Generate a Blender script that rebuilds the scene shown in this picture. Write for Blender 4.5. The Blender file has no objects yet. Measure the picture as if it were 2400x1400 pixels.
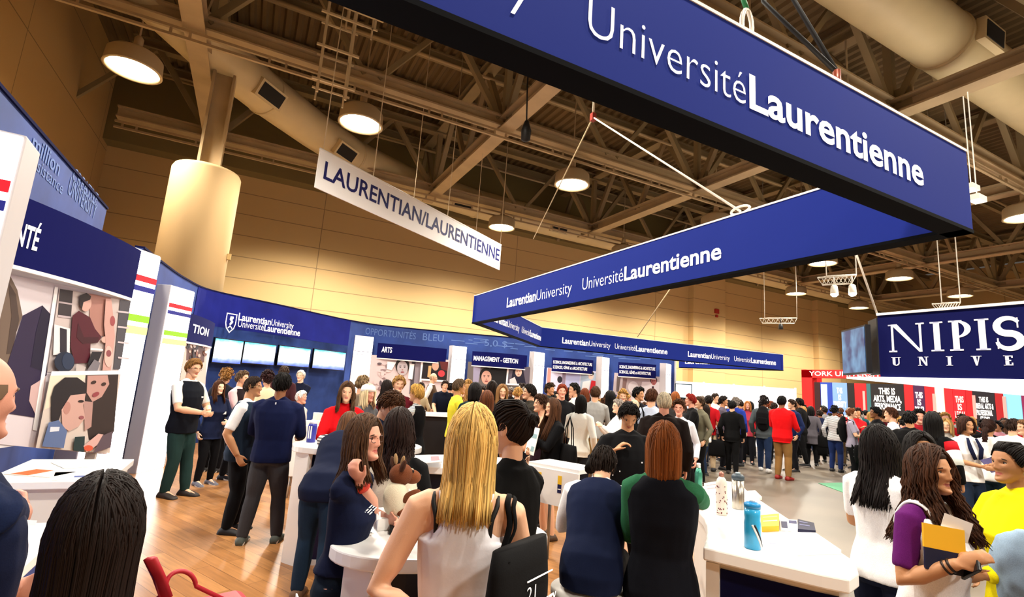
import bpy, bmesh, math, random
import numpy as np
from math import sin, cos, pi, radians, sqrt, atan2
from mathutils import Vector as V, Matrix, noise

SC = bpy.context.scene
COL = SC.collection
rnd = random.Random(7)

# ------------------------------------------------------------------ camera
F_PX = 1190.0
EYE = V((0, 0, 1.75))
def _cam_dir(x, y):
    v = np.array([x-1200.0, -(y-700.0), -F_PX]); return v/np.linalg.norm(v)
_z = _cam_dir(1690, -6217); _y = _cam_dir(577, 860)
_y = _y-_z*(_y@_z); _y /= np.linalg.norm(_y); _x = np.cross(_y, _z)
ROT = Matrix([list(_x), list(_y), list(_z)])
cam = bpy.data.cameras.new('camera'); cam_ob = bpy.data.objects.new('camera', cam); COL.objects.link(cam_ob)
cam.sensor_fit = 'HORIZONTAL'; cam.sensor_width = 36.0; cam.lens = 36.0*F_PX/2400.0
cam.clip_start = 0.05; cam.clip_end = 300
cam_ob.matrix_world = Matrix.Translation(EYE) @ ROT.to_4x4()
SC.camera = cam_ob

# ------------------------------------------------------------------ world, lamps of the hall, exposure
vs = SC.view_settings
vs.view_transform = 'Standard'; vs.look = 'None'; vs.gamma = 1.0; vs.use_curve_mapping = False
vs.exposure = 0.6
SC.cycles.use_denoising = True
SC.cycles.max_bounces = 5; SC.cycles.diffuse_bounces = 3; SC.cycles.glossy_bounces = 2
SC.cycles.sample_clamp_indirect = 4.0; SC.cycles.use_adaptive_sampling = True; SC.cycles.adaptive_threshold = 0.02
w = bpy.data.worlds.new('world'); SC.world = w; w.use_nodes = True
w.node_tree.nodes['Background'].inputs[0].default_value = (1.0, 0.86, 0.72, 1)
w.node_tree.nodes['Background'].inputs[1].default_value = 0.06
LAMP_Z = 8.0
LAMP_SPOTS = [(x, y) for y in (-6.2, 0.0, 6.2, 12.5) for x in (1.7, 8.1, 14.4, 20.7, 26.6, 32.4)] + [(-3.1, 13.0), (-3.3, 5.6)] + \
             [(x, 17.8) for x in (2.0, 8.3, 14.5, 20.8, 26.9, 33.0)]
LAMP_POWER = 230.0
for (x, y) in LAMP_SPOTS:
    l = bpy.data.lights.new('hall_lamp_light', 'SPOT'); l.energy = LAMP_POWER*(1.9 if y > 17 else 1.0)*4; l.color = (1.0, 0.93, 0.81)
    l.spot_size = radians(158); l.spot_blend = 0.55; l.shadow_soft_size = 0.3
    o = bpy.data.objects.new('hall_lamp_light', l); COL.objects.link(o); o.location = (x, y, LAMP_Z-0.42)

# ------------------------------------------------------------------ projection helpers: pixel -> place in the hall
def ray(x, y): return ROT @ V((x-1200.0, -(y-700.0), -F_PX))
def onz(x, y, z): r = ray(x, y); return EYE+r*((z-EYE.z)/r.z)
def onY(x, y, Y): r = ray(x, y); return EYE+r*(Y/r.y)
def onX(x, y, X): r = ray(x, y); return EYE+r*(X/r.x)
def at(x, y, d):
    r = ray(x, y); return EYE+r*(d/sqrt(r.x*r.x+r.y*r.y))
def onplane(x, y, p, n):
    r = ray(x, y); return EYE+r*((p-EYE).dot(n)/r.dot(n))

# ------------------------------------------------------------------ materials
def lin(c):
    if isinstance(c, str):
        c = c.lstrip('#'); c = [int(c[i:i+2], 16)/255 for i in (0, 2, 4)]
    return tuple((u/12.92 if u <= 0.04045 else ((u+0.055)/1.055)**2.4) for u in c[:3])+(1.0,)
_mats = {}
def mat(hexc, rough=0.7, metal=0.0, bump=0.0, bscale=60.0, emit=0.0, vary=0.0, spec=0.4, coat=0.0, name=None, alpha=1.0, trans=0.0):
    key = (hexc, rough, metal, bump, bscale, emit, vary, spec, coat, alpha, trans)
    if key in _mats: return _mats[key]
    m = bpy.data.materials.new(name or 'surface'); m.use_nodes = True
    nt = m.node_tree; b = nt.nodes['Principled BSDF']
    c = lin(hexc)
    b.inputs['Base Color'].default_value = c; b.inputs['Roughness'].default_value = rough; b.inputs['Metallic'].default_value = metal
    b.inputs['Specular IOR Level'].default_value = spec; b.inputs['Coat Weight'].default_value = coat
    if trans: b.inputs['Transmission Weight'].default_value = trans
    if alpha < 1: b.inputs['Alpha'].default_value = alpha
    if emit:
        b.inputs['Emission Color'].default_value = c; b.inputs['Emission Strength'].default_value = emit
    if bump or vary:
        tc = nt.nodes.new('ShaderNodeTexCoord'); nz = nt.nodes.new('ShaderNodeTexNoise')
        nz.inputs['Scale'].default_value = bscale; nz.inputs['Detail'].default_value = 4
        nt.links.new(tc.outputs['Object'], nz.inputs['Vector'])
        if bump:
            bp = nt.nodes.new('ShaderNodeBump'); bp.inputs['Strength'].default_value = bump; bp.inputs['Distance'].default_value = 0.01
            nt.links.new(nz.outputs['Fac'], bp.inputs['Height']); nt.links.new(bp.outputs['Normal'], b.inputs['Normal'])
        if vary:
            r = nt.nodes.new('ShaderNodeValToRGB'); r.color_ramp.elements[0].position = 0.3; r.color_ramp.elements[1].position = 0.7
            r.color_ramp.elements[0].color = tuple(u*(1-vary) for u in c[:3])+(1,); r.color_ramp.elements[1].color = tuple(min(1, u*(1+vary)) for u in c[:3])+(1,)
            nt.links.new(nz.outputs['Fac'], r.inputs['Fac']); nt.links.new(r.outputs['Color'], b.inputs['Base Color'])
    _mats[key] = m; return m
def cloth(h): return mat(h, rough=0.9, bump=0.08, bscale=240.0, vary=0.10, spec=0.15, name='cloth')
def hairmat(h):
    key = ('hair', h)
    if key in _mats: return _mats[key]
    m = bpy.data.materials.new('hair'); m.use_nodes = True; nt = m.node_tree; b = nt.nodes['Principled BSDF']
    c = lin(h); g = nt.nodes.new('ShaderNodeNewGeometry'); r = nt.nodes.new('ShaderNodeValToRGB')
    r.color_ramp.elements[0].color = tuple(u*0.5 for u in c[:3])+(1,); r.color_ramp.elements[1].color = tuple(min(1, u*1.5) for u in c[:3])+(1,)
    nt.links.new(g.outputs['Random Per Island'], r.inputs['Fac']); nt.links.new(r.outputs['Color'], b.inputs['Base Color'])
    b.inputs['Roughness'].default_value = 0.6; b.inputs['Specular IOR Level'].default_value = 0.15
    _mats[key] = m; return m

# ------------------------------------------------------------------ mesh builder
class MB:
    def __init__(s): s.v = []; s.f = []; s.m = []; s.sm = []
    def add(s, verts, faces, mi=0, smooth=False):
        o = len(s.v); s.v.extend([tuple(p) for p in verts])
        for f in faces: s.f.append([i+o for i in f]); s.m.append(mi); s.sm.append(smooth)
        return s
    def box(s, c, size, rz=0.0, mi=0, M=None):
        hx, hy, hz = size[0]/2, size[1]/2, size[2]/2
        p = [V((x*hx, y*hy, z*hz)) for z in (-1, 1) for y in (-1, 1) for x in (-1, 1)]
        R = M if M is not None else Matrix.Rotation(rz, 3, 'Z')
        p = [R @ q+V(c) for q in p]
        return s.add(p, [(0, 2, 3, 1), (4, 5, 7, 6), (0, 1, 5, 4), (2, 6, 7, 3), (0, 4, 6, 2), (1, 3, 7, 5)], mi)
    def bar(s, a, b, wd, ht, mi=0, up=(0, 0, 1)):
        a = V(a); b = V(b); d = (b-a); L = d.length; d.normalize(); u = V(up)
        if abs(d.dot(u)) > 0.98: u = V((1, 0, 0))
        x = d.cross(u).normalized(); z = x.cross(d)
        M = Matrix((x, d, z)).transposed()
        return s.box((a+b)/2, (wd, L, ht), mi=mi, M=M)
    def tube(s, pts, rad, n=8, mi=0, cap=True, flat=1.0, side=None, smooth=True):
        pts = [V(p) for p in pts]; k = len(pts)
        if not hasattr(rad, '__len__'): rad = [rad]*k
        rings = []; px = None
        for i in range(k):
            d = (pts[min(i+1, k-1)]-pts[max(i-1, 0)]);  d = d.normalized() if d.length > 1e-9 else V((0, 0, 1))
            ref = V(side) if side is not None else (px if px is not None else (V((1, 0, 0)) if abs(d.x) < 0.9 else V((0, 1, 0))))
            x = (ref-d*ref.dot(d)); x = x.normalized() if x.length > 1e-6 else d.orthogonal().normalized()
            px = x; y = d.cross(x)
            rings.append([pts[i]+(x*cos(2*pi*j/n)+y*(sin(2*pi*j/n)*flat))*rad[i] for j in range(n)])
        vs_ = [q for r in rings for q in r]
        fs = [(i*n+j, i*n+(j+1) % n, (i+1)*n+(j+1) % n, (i+1)*n+j) for i in range(k-1) for j in range(n)]
        if cap: fs += [tuple(range(n-1, -1, -1)), tuple((k-1)*n+j for j in range(n))]
        return s.add(vs_, fs, mi, smooth)
    def lathe(s, prof, c=(0, 0, 0), n=32, mi=0, smooth=True, sx=1.0, sy=1.0):
        c = V(c); vs_ = [c+V((r*cos(2*pi*j/n)*sx, r*sin(2*pi*j/n)*sy, z)) for r, z in prof for j in range(n)]
        k = len(prof); fs = [(i*n+j, i*n+(j+1) % n, (i+1)*n+(j+1) % n, (i+1)*n+j) for i in range(k-1) for j in range(n)]
        fs += [tuple(range(n-1, -1, -1)), tuple((k-1)*n+j for j in range(n))]
        return s.add(vs_, fs, mi, smooth)
    def prism(s, poly, fn, w0, w1, mi=0):
        """poly in (u, v), fn(u, v, w) -> point"""
        n = len(poly); a = [fn(u, v, w0) for u, v in poly]; b = [fn(u, v, w1) for u, v in poly]
        return s.add(a+b, [tuple(range(n-1, -1, -1)), tuple(range(n, 2*n))]+[(i, (i+1) % n, n+(i+1) % n, n+i) for i in range(n)], mi)
    def build(s, name, mats, parent=None, bevel=0.0, loc=None):
        me = bpy.data.meshes.new(name); me.from_pydata(s.v, [], s.f)
        mats = mats if isinstance(mats, (list, tuple)) else [mats]
        for m in mats: me.materials.append(m)
        if len(mats) > 1: me.polygons.foreach_set('material_index', s.m)
        me.polygons.foreach_set('use_smooth', s.sm); me.update()
        return put(name, me, parent, bevel, loc)
def put(name, me, parent=None, bevel=0.0, loc=None):
    o = bpy.data.objects.new(name, me); COL.objects.link(o)
    if parent is not None:
        o.parent = parent; o.matrix_parent_inverse = Matrix.Identity(4)
        if loc is None: o.location = -parent.location if parent.get('_abs') else (0, 0, 0)
    if loc is not None: o.location = loc
    if bevel:
        b = o.modifiers.new('bevel', 'BEVEL'); b.width = bevel; b.segments = 2; b.limit_method = 'ANGLE'
    return o
def tag(o, label, cat, group=None):
    o['label'] = label; o['category'] = cat
    if group: o['group'] = group
    return o
def thing(name, label, cat, loc=(0, 0, 0), group=None, absolute=True):
    """an Empty at the thing's base; with absolute=True its parts are given in hall coordinates"""
    o = bpy.data.objects.new(name, None); COL.objects.link(o); o.location = loc; o.empty_display_size = 0.1
    if absolute: o['_abs'] = 1
    return tag(o, label, cat, group)
def struct(o): o['kind'] = 'structure'; return o

# ------------------------------------------------------------------ lettering
_txt = {}
def text2d(body, off=0.0, space=1.0):
    key = (body, off, space)
    if key not in _txt:
        c = bpy.data.curves.new('letters', 'FONT'); c.body = body; c.offset = off; c.space_character = space; c.resolution_u = 3
        o = bpy.data.objects.new('letters', c); COL.objects.link(o)
        bpy.context.view_layer.update()
        me = bpy.data.meshes.new_from_object(o.evaluated_get(bpy.context.evaluated_depsgraph_get()))
        vv = [(p.co.x, p.co.y) for p in me.vertices]; ff = [tuple(p.vertices) for p in me.polygons]
        bpy.data.objects.remove(o); bpy.data.curves.remove(c); bpy.data.meshes.remove(me)
        x0 = min(p[0] for p in vv); x1 = max(p[0] for p in vv)
        _txt[key] = ([(p[0]-x0, p[1]) for p in vv], ff, x1-x0)
    return _txt[key]
def letters(mb, body, fn, u0, v0, width, cap, w=0.004, off=0.0, mi=0, slant=0.0):
    """writes body on the surface fn(u, v, w): left end u0, baseline v0, total width and capital height in metres"""
    vv, ff, W = text2d(body, off)
    sx = width/W; sy = cap/0.70
    mb.add([fn(u0+x*sx+slant*y, v0+y*sy, w) for x, y in vv], ff, mi)

# ------------------------------------------------------------------ paths in plan
class Path:
    def __init__(s, pts):
        s.p = [V((a[0], a[1])) for a in pts]; s.c = [0.0]
        for a, b in zip(s.p, s.p[1:]): s.c.append(s.c[-1]+(b-a).length)
        s.L = s.c[-1]
    def at(s, u):
        i = 0
        while i < len(s.c)-2 and u > s.c[i+1]: i += 1
        t = (u-s.c[i])/(s.c[i+1]-s.c[i]); q = s.p[i].lerp(s.p[i+1], t); d = (s.p[i+1]-s.p[i]).normalized()
        return q, V((d.y, -d.x))            # point, normal to the right hand of the direction of travel
    def fn(s, z0=0.0):
        def f(u, v, w):
            q, n = s.at(u); q = q+n*w; return V((q.x, q.y, z0+v))
        return f
    def dense(s, step=0.25):
        k = max(2, int(s.L/step)); return [s.L*i/k for i in range(k+1)]
def smooth_path(pts, k=8):
    P = [V((a[0], a[1])) for a in pts]; out = []
    for i in range(len(P)-1):
        p0 = P[max(i-1, 0)]; p1 = P[i]; p2 = P[i+1]; p3 = P[min(i+2, len(P)-1)]
        for j in range(k):
            t = j/k
            out.append(0.5*((2*p1)+(p2-p0)*t+(2*p0-5*p1+4*p2-p3)*t*t+(3*p1-p0-3*p2+p3)*t**3))
    out.append(P[-1]); return Path(out)
def ribbon(mb, path, u0, u1, z0, z1, w0, w1, mi=0, step=0.25):
    """upright slab that follows a path between u0 and u1"""
    us = [u for u in path.dense(step) if u0 < u < u1]; us = [u0]+us+[u1]; f = path.fn()
    vs_ = []
    for u in us: vs_ += [f(u, z0, w0), f(u, z1, w0), f(u, z1, w1), f(u, z0, w1)]
    fs = [(0, 1, 2, 3)]
    for i in range(len(us)-1):
        a = i*4; b = a+4
        for j in range(4): fs.append((a+j, b+j, b+(j+1) % 4, a+(j+1) % 4))
    e = (len(us)-1)*4; fs.append((e+3, e+2, e+1, e))
    mb.add(vs_, fs, mi)
# ================================================================== THE SETTING: hall shell
def wall_mat(name, base, joints):
    m = bpy.data.materials.new(name); m.use_nodes = True; nt = m.node_tree; b = nt.nodes['Principled BSDF']
    tc = nt.nodes.new('ShaderNodeTexCoord'); sp = nt.nodes.new('ShaderNodeSeparateXYZ'); nt.links.new(tc.outputs['Object'], sp.inputs[0])
    def math_(op, a, b_, c_=None):
        n = nt.nodes.new('ShaderNodeMath'); n.operation = op
        for i, q in enumerate((a, b_, c_)):
            if q is None: continue
            if isinstance(q, (int, float)): n.inputs[i].default_value = q
            else: nt.links.new(q, n.inputs[i])
        return n.outputs[0]
    masks = []
    for axis, spacing, off, wd in joints:
        t = math_('FLOORED_MODULO', math_('SUBTRACT', sp.outputs[axis], off-wd/2), spacing)
        masks.append(math_('LESS_THAN', t, wd))
    k = masks[0]
    for q in masks[1:]: k = math_('MAXIMUM', k, q)
    nz = nt.nodes.new('ShaderNodeTexNoise'); nz.inputs['Scale'].default_value = 0.35; nt.links.new(tc.outputs['Object'], nz.inputs['Vector'])
    mx0 = nt.nodes.new('ShaderNodeMix'); mx0.data_type = 'RGBA'; nt.links.new(nz.outputs['Fac'], mx0.inputs[0])
    c = lin(base); mx0.inputs[6].default_value = c; mx0.inputs[7].default_value = tuple(u*0.9 for u in c[:3])+(1,)
    mx = nt.nodes.new('ShaderNodeMix'); mx.data_type = 'RGBA'; nt.links.new(k, mx.inputs[0])
    nt.links.new(mx0.outputs[2], mx.inputs[6]); mx.inputs[7].default_value = tuple(u*0.45 for u in c[:3])+(1,)
    nt.links.new(mx.outputs[2], b.inputs['Base Color']); b.inputs['Roughness'].default_value = 0.75
    return m
YB, XL, XR, ZT = 22.0, -5.5, 44.0, 12.0
BEIGE = '#cdab74'
bw = wall_mat('painted_panel_wall', BEIGE, [(2, 0.85, 5.95, 0.03), (0, 9.2, 2.0, 0.03)])
lw = wall_mat('painted_panel_wall_side', '#b8935c', [(2, 2.05, 6.95, 0.03), (1, 6.4, 14.6, 0.03)])
m_ = MB(); m_.box(((XL+XR)/2, YB+0.15, ZT/2), (XR-XL+0.6, 0.3, ZT)); struct(m_.build('wall_back', bw))
m_ = MB(); m_.box((XL-0.15, 6, ZT/2), (0.3, 36, ZT)); struct(m_.build('wall_left', lw))
m_ = MB(); m_.box((XR+0.15, 6, ZT/2), (0.3, 36, ZT)); struct(m_.build('wall_right', lw))
m_ = MB(); m_.box(((XL+XR)/2, -12.15, ZT/2), (XR-XL+0.6, 0.3, ZT)); struct(m_.build('wall_front', lw))
# piers standing out of the back wall
for k, (xa, xb) in enumerate(((23.0, 25.7), (35.0, 37.4))):
    m_ = MB(); m_.box(((xa+xb)/2, YB-0.2, 4.6), (xb-xa, 0.4, 9.2)); o = m_.build('trim_%d' % (k+1), bw); struct(o)
# boxed-in soffit along the top of the back wall
m_ = MB(); m_.box(((XL+XR)/2, YB-0.35, 10.6), (XR-XL, 0.7, 2.8)); struct(m_.build('trim_3', mat('#7d6a3e', 0.8)))

# floor: hall concrete, with the stand's wooden floor laid on it
def concrete():
    m = bpy.data.materials.new('polished_concrete'); m.use_nodes = True; nt = m.node_tree; b = nt.nodes['Principled BSDF']
    tc = nt.nodes.new('ShaderNodeTexCoord'); nz = nt.nodes.new('ShaderNodeTexNoise'); nz.inputs['Scale'].default_value = 0.5; nz.inputs['Detail'].default_value = 6
    nt.links.new(tc.outputs['Object'], nz.inputs['Vector']); r = nt.nodes.new('ShaderNodeValToRGB')
    r.color_ramp.elements[0].position = 0.3; r.color_ramp.elements[1].position = 0.75
    r.color_ramp.elements[0].color = lin('#63594d'); r.color_ramp.elements[1].color = lin('#7f7364')
    nt.links.new(nz.outputs['Fac'], r.inputs['Fac']); nt.links.new(r.outputs['Color'], b.inputs['Base Color']); b.inputs['Roughness'].default_value = 0.38
    return m
def planks():
    m = bpy.data.materials.new('wood_planks'); m.use_nodes = True; nt = m.node_tree; b = nt.nodes['Principled BSDF']
    tc = nt.nodes.new('ShaderNodeTexCoord'); mp = nt.nodes.new('ShaderNodeMapping'); mp.inputs['Rotation'].default_value = (0, 0, radians(62))
    nt.links.new(tc.outputs['Object'], mp.inputs['Vector'])
    br = nt.nodes.new('ShaderNodeTexBrick'); br.inputs['Scale'].default_value = 1.0; br.inputs['Brick Width'].default_value = 1.2; br.inputs['Row Height'].default_value = 0.14
    br.inputs['Mortar Size'].default_value = 0.002; br.inputs['Color1'].default_value = lin('#be8854'); br.inputs['Color2'].default_value = lin('#9a683c'); br.inputs['Mortar'].default_value = lin('#5d3a1d')
    nt.links.new(mp.outputs['Vector'], br.inputs['Vector'])
    m2 = nt.nodes.new('ShaderNodeMapping'); m2.inputs['Scale'].default_value = (1.2, 14, 1); nt.links.new(mp.outputs['Vector'], m2.inputs['Vector'])
    nz = nt.nodes.new('ShaderNodeTexNoise'); nz.inputs['Scale'].default_value = 2.2; nz.inputs['Detail'].default_value = 6; nt.links.new(m2.outputs['Vector'], nz.inputs['Vector'])
    mx = nt.nodes.new('ShaderNodeMix'); mx.data_type = 'RGBA'; mx.blend_type = 'MULTIPLY'; mx.inputs[0].default_value = 0.55
    rr = nt.nodes.new('ShaderNodeValToRGB'); rr.color_ramp.elements[0].position = 0.3; rr.color_ramp.elements[1].position = 0.7
    rr.color_ramp.elements[0].color = (0.55, 0.5, 0.45, 1); rr.color_ramp.elements[1].color = (1.15, 1.1, 1.0, 1)
    nt.links.new(nz.outputs['Fac'], rr.inputs['Fac']); nt.links.new(br.outputs['Color'], mx.inputs[6]); nt.links.new(rr.outputs['Color'], mx.inputs[7])
    nt.links.new(mx.outputs[2], b.inputs['Base Color']); b.inputs['Roughness'].default_value = 0.33
    return m
m_ = MB(); m_.box(((XL+XR)/2, 5, -0.1), (XR-XL, 34, 0.2)); struct(m_.build('floor', concrete()))
WOOD = [(-1.9, -3.0), (1.6, -3.0), (2.15, 1.0), (3.3, 2.6), (13.2, 12.4), (13.4, 14.0), (8.8, 15.6), (3.0, 17.0), (0.4, 14.6), (-1.5, 13.9), (-1.7, 7.0)]
m_ = MB(); m_.prism(WOOD, lambda u, v, w_: V((u, v, w_)), 0.0, 0.012); struct(m_.build('floor_wood', planks()))

# ceiling: ribbed steel deck
m_ = MB(); nx = int((XR-XL)/0.32); prof = []
for i in range(nx):
    x = XL+i*0.32; prof += [(x, 12.0), (x+0.1, 12.0), (x+0.16, 12.09), (x+0.26, 12.09)]
vv = [(x, y, z) for (x, z) in prof for y in (-12, 22)]
m_.add(vv, [(2*i, 2*i+1, 2*i+3, 2*i+2) for i in range(len(prof)-1)])
struct(m_.build('ceiling', mat('#66502f', 0.8, vary=0.15, bscale=0.8)))
m_ = MB(); m_.box(((XL+XR)/2, 5, 12.2), (XR-XL, 34, 0.1)); struct(m_.build('ceiling_slab', mat('#5a4630', 0.9)))

STEEL = mat('#a8906c', 0.6, vary=0.12, bscale=1.5); STEEL_D = mat('#86724f', 0.65, vary=0.1, bscale=1.5)
DUCT = mat('#cdb88c', 0.5, vary=0.06, bscale=1.2); BLACK = mat('#070708', 0.6)
# roof trusses on a grid: deep ones along the hall, lighter ones across it
def ibeam(mb, a, b, wd, dp, mi=0):
    a = V(a); b = V(b); t = 0.045
    for dz in (-dp/2, dp/2): mb.bar(a+V((0, 0, dz)), b+V((0, 0, dz)), wd, t, mi)
    mb.bar(a, b, 0.04, dp, mi)
XT = [-2.0, 5.55, 13.1, 20.65, 28.2, 35.75]; YT = [0.0, 6.1, 12.2, 18.3]
where_x = ['the left wall', 'the white hanging banner', 'the white banner end', 'the far ribbon sign', 'the twin lamps', 'the far right hall']
for k, x in enumerate(XT):
    t = thing('roof_truss', 'long tan roof truss running away from the viewer above '+where_x[k], 'truss', (x, 5, 9), 'trusses running down the hall')
    mb = MB(); ibeam(mb, (x, -11.9, 9.0), (x, 19.2, 9.0), 0.42, 0.34); mb.build('bottom_chord', STEEL, t)
    mb = MB(); ibeam(mb, (x, -11.9, 11.6), (x, 21, 11.6), 0.36, 0.3); mb.build('top_chord', STEEL_D, t)
    for y in [18.3-6.1*j for j in range(5)]:
        mb = MB()
        mb.bar((x, y, 9.1), (x, y, 11.6), 0.18, 0.18)
        for s in (-1, 1):
            mb.bar((x, y+0.15*s, 9.15), (x, y+1.55*s, 11.5), 0.17, 0.17); mb.bar((x, y+1.6*s, 11.5), (x, y+3.0*s, 9.15), 0.15, 0.15)
        mb.box((x, y, 9.25), (0.06, 0.9, 0.5)); mb.build('web_member', STEEL_D, t)
for k, y in enumerate(YT):
    lab = ['tan steel truss crossing the hall above the viewer', 'tan steel truss crossing the hall over the nearer row of lamps', 'tan steel truss with cable rail crossing over the second lamp row', 'tan steel truss crossing the hall nearest the back wall'][k]
    t = thing('roof_truss', lab, 'truss', (10, y, 9), 'trusses crossing the hall')
    mb = MB(); ibeam(mb, (XL+1, y, 9.05), (43, y, 9.05), 0.34, 0.3); mb.build('bottom_chord', STEEL, t)
    mb = MB()
    for dz in (-0.32, -0.50): mb.bar((XL+1, y-0.12, 9.05+dz), (43, y-0.12, 9.05+dz), 0.07, 0.06)
    xx = XL+1.2
    while xx < 43: mb.box((xx, y-0.12, 8.64), (0.05, 0.05, 0.2)); mb.box((xx+0.35, y-0.12, 8.64), (0.05, 0.05, 0.2)); xx += 1.9
    mb.build('cable_rail', STEEL, t)
    mb = MB(); ibeam(mb, (XL+1, y, 11.5), (43, y, 11.5), 0.3, 0.26); mb.build('top_chord', STEEL_D, t)
    for xc in XT:
        mb = MB()
        for s in (-1, 1):
            mb.bar((xc+0.2*s, y, 9.15), (xc+1.8*s, y, 11.4), 0.16, 0.16, up=(0, 1, 0)); mb.bar((xc+1.9*s, y, 11.4), (xc+3.6*s, y, 9.15), 0.13, 0.13, up=(0, 1, 0))
        mb.build('web_member', STEEL_D, t)
# purlins under the deck, one beam each
for k, y in enumerate([20.2, 16.3, 14.2, 10.2, 8.2, 4.2, 2.1, -2.0]):
    mb = MB(); ibeam(mb, (XL+0.5, y, 11.75), (43, y, 11.75), 0.16, 0.28)
    tag(mb.build('roof_purlin', STEEL_D), 'slim tan purlin under the ribbed roof deck', 'beam', 'purlins under the roof deck')
# sprinkler pipes
for k, y in enumerate([19.4, 13.4, 9.2, 5.6]):
    mb = MB(); mb.tube([(XL+0.5, y, 11.1), (43, y, 11.1)], 0.05, 8)
    tag(mb.build('ceiling_pipe', mat('#a8906a', 0.5)), 'thin tan sprinkler pipe below the roof deck', 'pipe', 'sprinkler pipes under the roof')
# slanted post standing on the round column, and the round column itself
tco = thing('round_column', 'thick round beige column rising behind the stand wall at left', 'column', (-1.50, 14.05, 0))
mb = MB(); mb.lathe([(0.74, 0), (0.74, 6.32), (0.70, 6.4), (0.2, 6.4)], (-1.50, 14.05, 0), 48); mb.build('column_shaft', mat('#b89a6c', 0.8), tco)
mb = MB()
for s in (-1, 1): mb.bar((-1.5+0.22*s, 14.05, 6.48), (-1.5+0.22*s, 14.05, 9.0), 0.06, 0.34, up=(0, 1, 0))
mb.bar((-1.5, 14.05, 6.38), (-1.5, 14.05, 9.0), 0.4, 0.05, up=(0, 1, 0)); mb.build('steel_post', STEEL, tco)
mb = MB(); mb.box((-0.74, 13.9, 4.35), (0.08, 0.1, 0.14)); mb.build('junction_box', mat('#c9a86a'), tco)
# ducts
def duct(label, pts, r, vents, group=None):
    P = [V(p) for p in pts]
    t = thing('air_duct', label, 'duct', P[0], group)
    mb = MB(); mb.tube(P, r, 28); mb.build('duct_pipe', DUCT, t)
    for i in range(1, len(P)-1, 2):
        d = (P[i+1]-P[i-1]).normalized(); mb = MB(); mb.tube([P[i]-d*0.04, P[i]+d*0.04], r+0.025, 28); mb.build('duct_collar', DUCT, t)
    for (p, ang, dirn) in vents:
        d = V(dirn).normalized(); side = V((d.y, -d.x, 0)); n = (side*cos(ang)+V((0, 0, -1))*sin(ang)).normalized(); up = d.cross(n)
        M = Matrix((d, up, n)).transposed(); c = V(p)+n*(r+0.06)
        mb = MB(); mb.box(c, (0.95, 0.5, 0.16), M=M); g = mb.build('vent_frame', DUCT, t)
        mb = MB(); mb.box(c+n*0.085, (0.8, 0.38, 0.02), M=M); gg = put('vent_opening', mb.build('x', mat('#15110c', 0.8)).data, g, loc=(0, 0, 0))
        bpy.data.objects.remove(bpy.data.objects['x'])
    return t
D1 = [(-5.0, 9.6, 9.7), (-3.7, 11.4, 9.7), (-2.0, 13.9, 9.6), (-0.6, 15.6, 9.6), (0.8, 17.0, 9.6), (2.4, 18.4, 9.6), (4.6, 19.5, 9.6), (8, 20.1, 9.6), (14, 20.3, 9.6), (22, 20.3, 9.6), (34, 20.3, 9.6), (43, 20.3, 9.6)]
duct('cream round air duct curving along the ceiling from the left wall to the back wall', D1, 0.62,
     [((-0.9, 15.3, 9.6), 0.5, (1.5, 1.6, 0)), ((1.6, 17.7, 9.6), 0.6, (1.5, 1.4, 0)), ((7.2, 20.0, 9.6), 0.5, (1, 0, 0)), ((12.2, 20.3, 9.6), 0.5, (1, 0, 0)), ((18, 20.3, 9.6), 0.5, (1, 0, 0)), ((24, 20.3, 9.6), 0.5, (1, 0, 0))])
D2 = [(2, 5.0, 10.2), (7, 5.0, 10.2), (10, 5.0, 10.2), (13, 5.0, 10.2), (16, 5.0, 10.2), (20, 5.0, 10.2), (26, 5.0, 10.2), (34, 5.0, 10.2), (43, 5.0, 10.2)]
duct('big cream round air duct at top right, above the near blue sign', D2, 0.62, [((13.6, 5.0, 10.2), 0.1, (1, 0, 0)), ((17.0, 5.0, 10.2), 0.3, (1, 0, 0)), ((23.0, 5.0, 10.2), 0.3, (1, 0, 0))])
# hanging cable ladder
t = thing('cable_ladder', 'pale hanging cable ladder frame left of the second lamp', 'ladder', (0.9, 12.0, 8.2))
for k, (x0, za, zb) in enumerate(((0.55, 8.0, 10.6), (1.0, 10.0, 12.0))):
    mb = MB()
    for dx in (0, 0.62): mb.bar((x0+dx, 11.6, za), (x0+dx, 11.6, zb), 0.05, 0.05); mb.bar((x0+dx, 12.0, za), (x0+dx, 12.0, zb), 0.04, 0.04)
    for j in range(3): z = za+0.3+j*0.85; mb.bar((x0-0.15, 11.58, z), (x0+0.8, 11.58, z), 0.05, 0.05); mb.bar((x0-0.1, 12.0, z), (x0+0.75, 12.0, z), 0.04, 0.04)
    mb.build('ladder_frame', mat('#d6c29a', 0.5), t)

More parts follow.
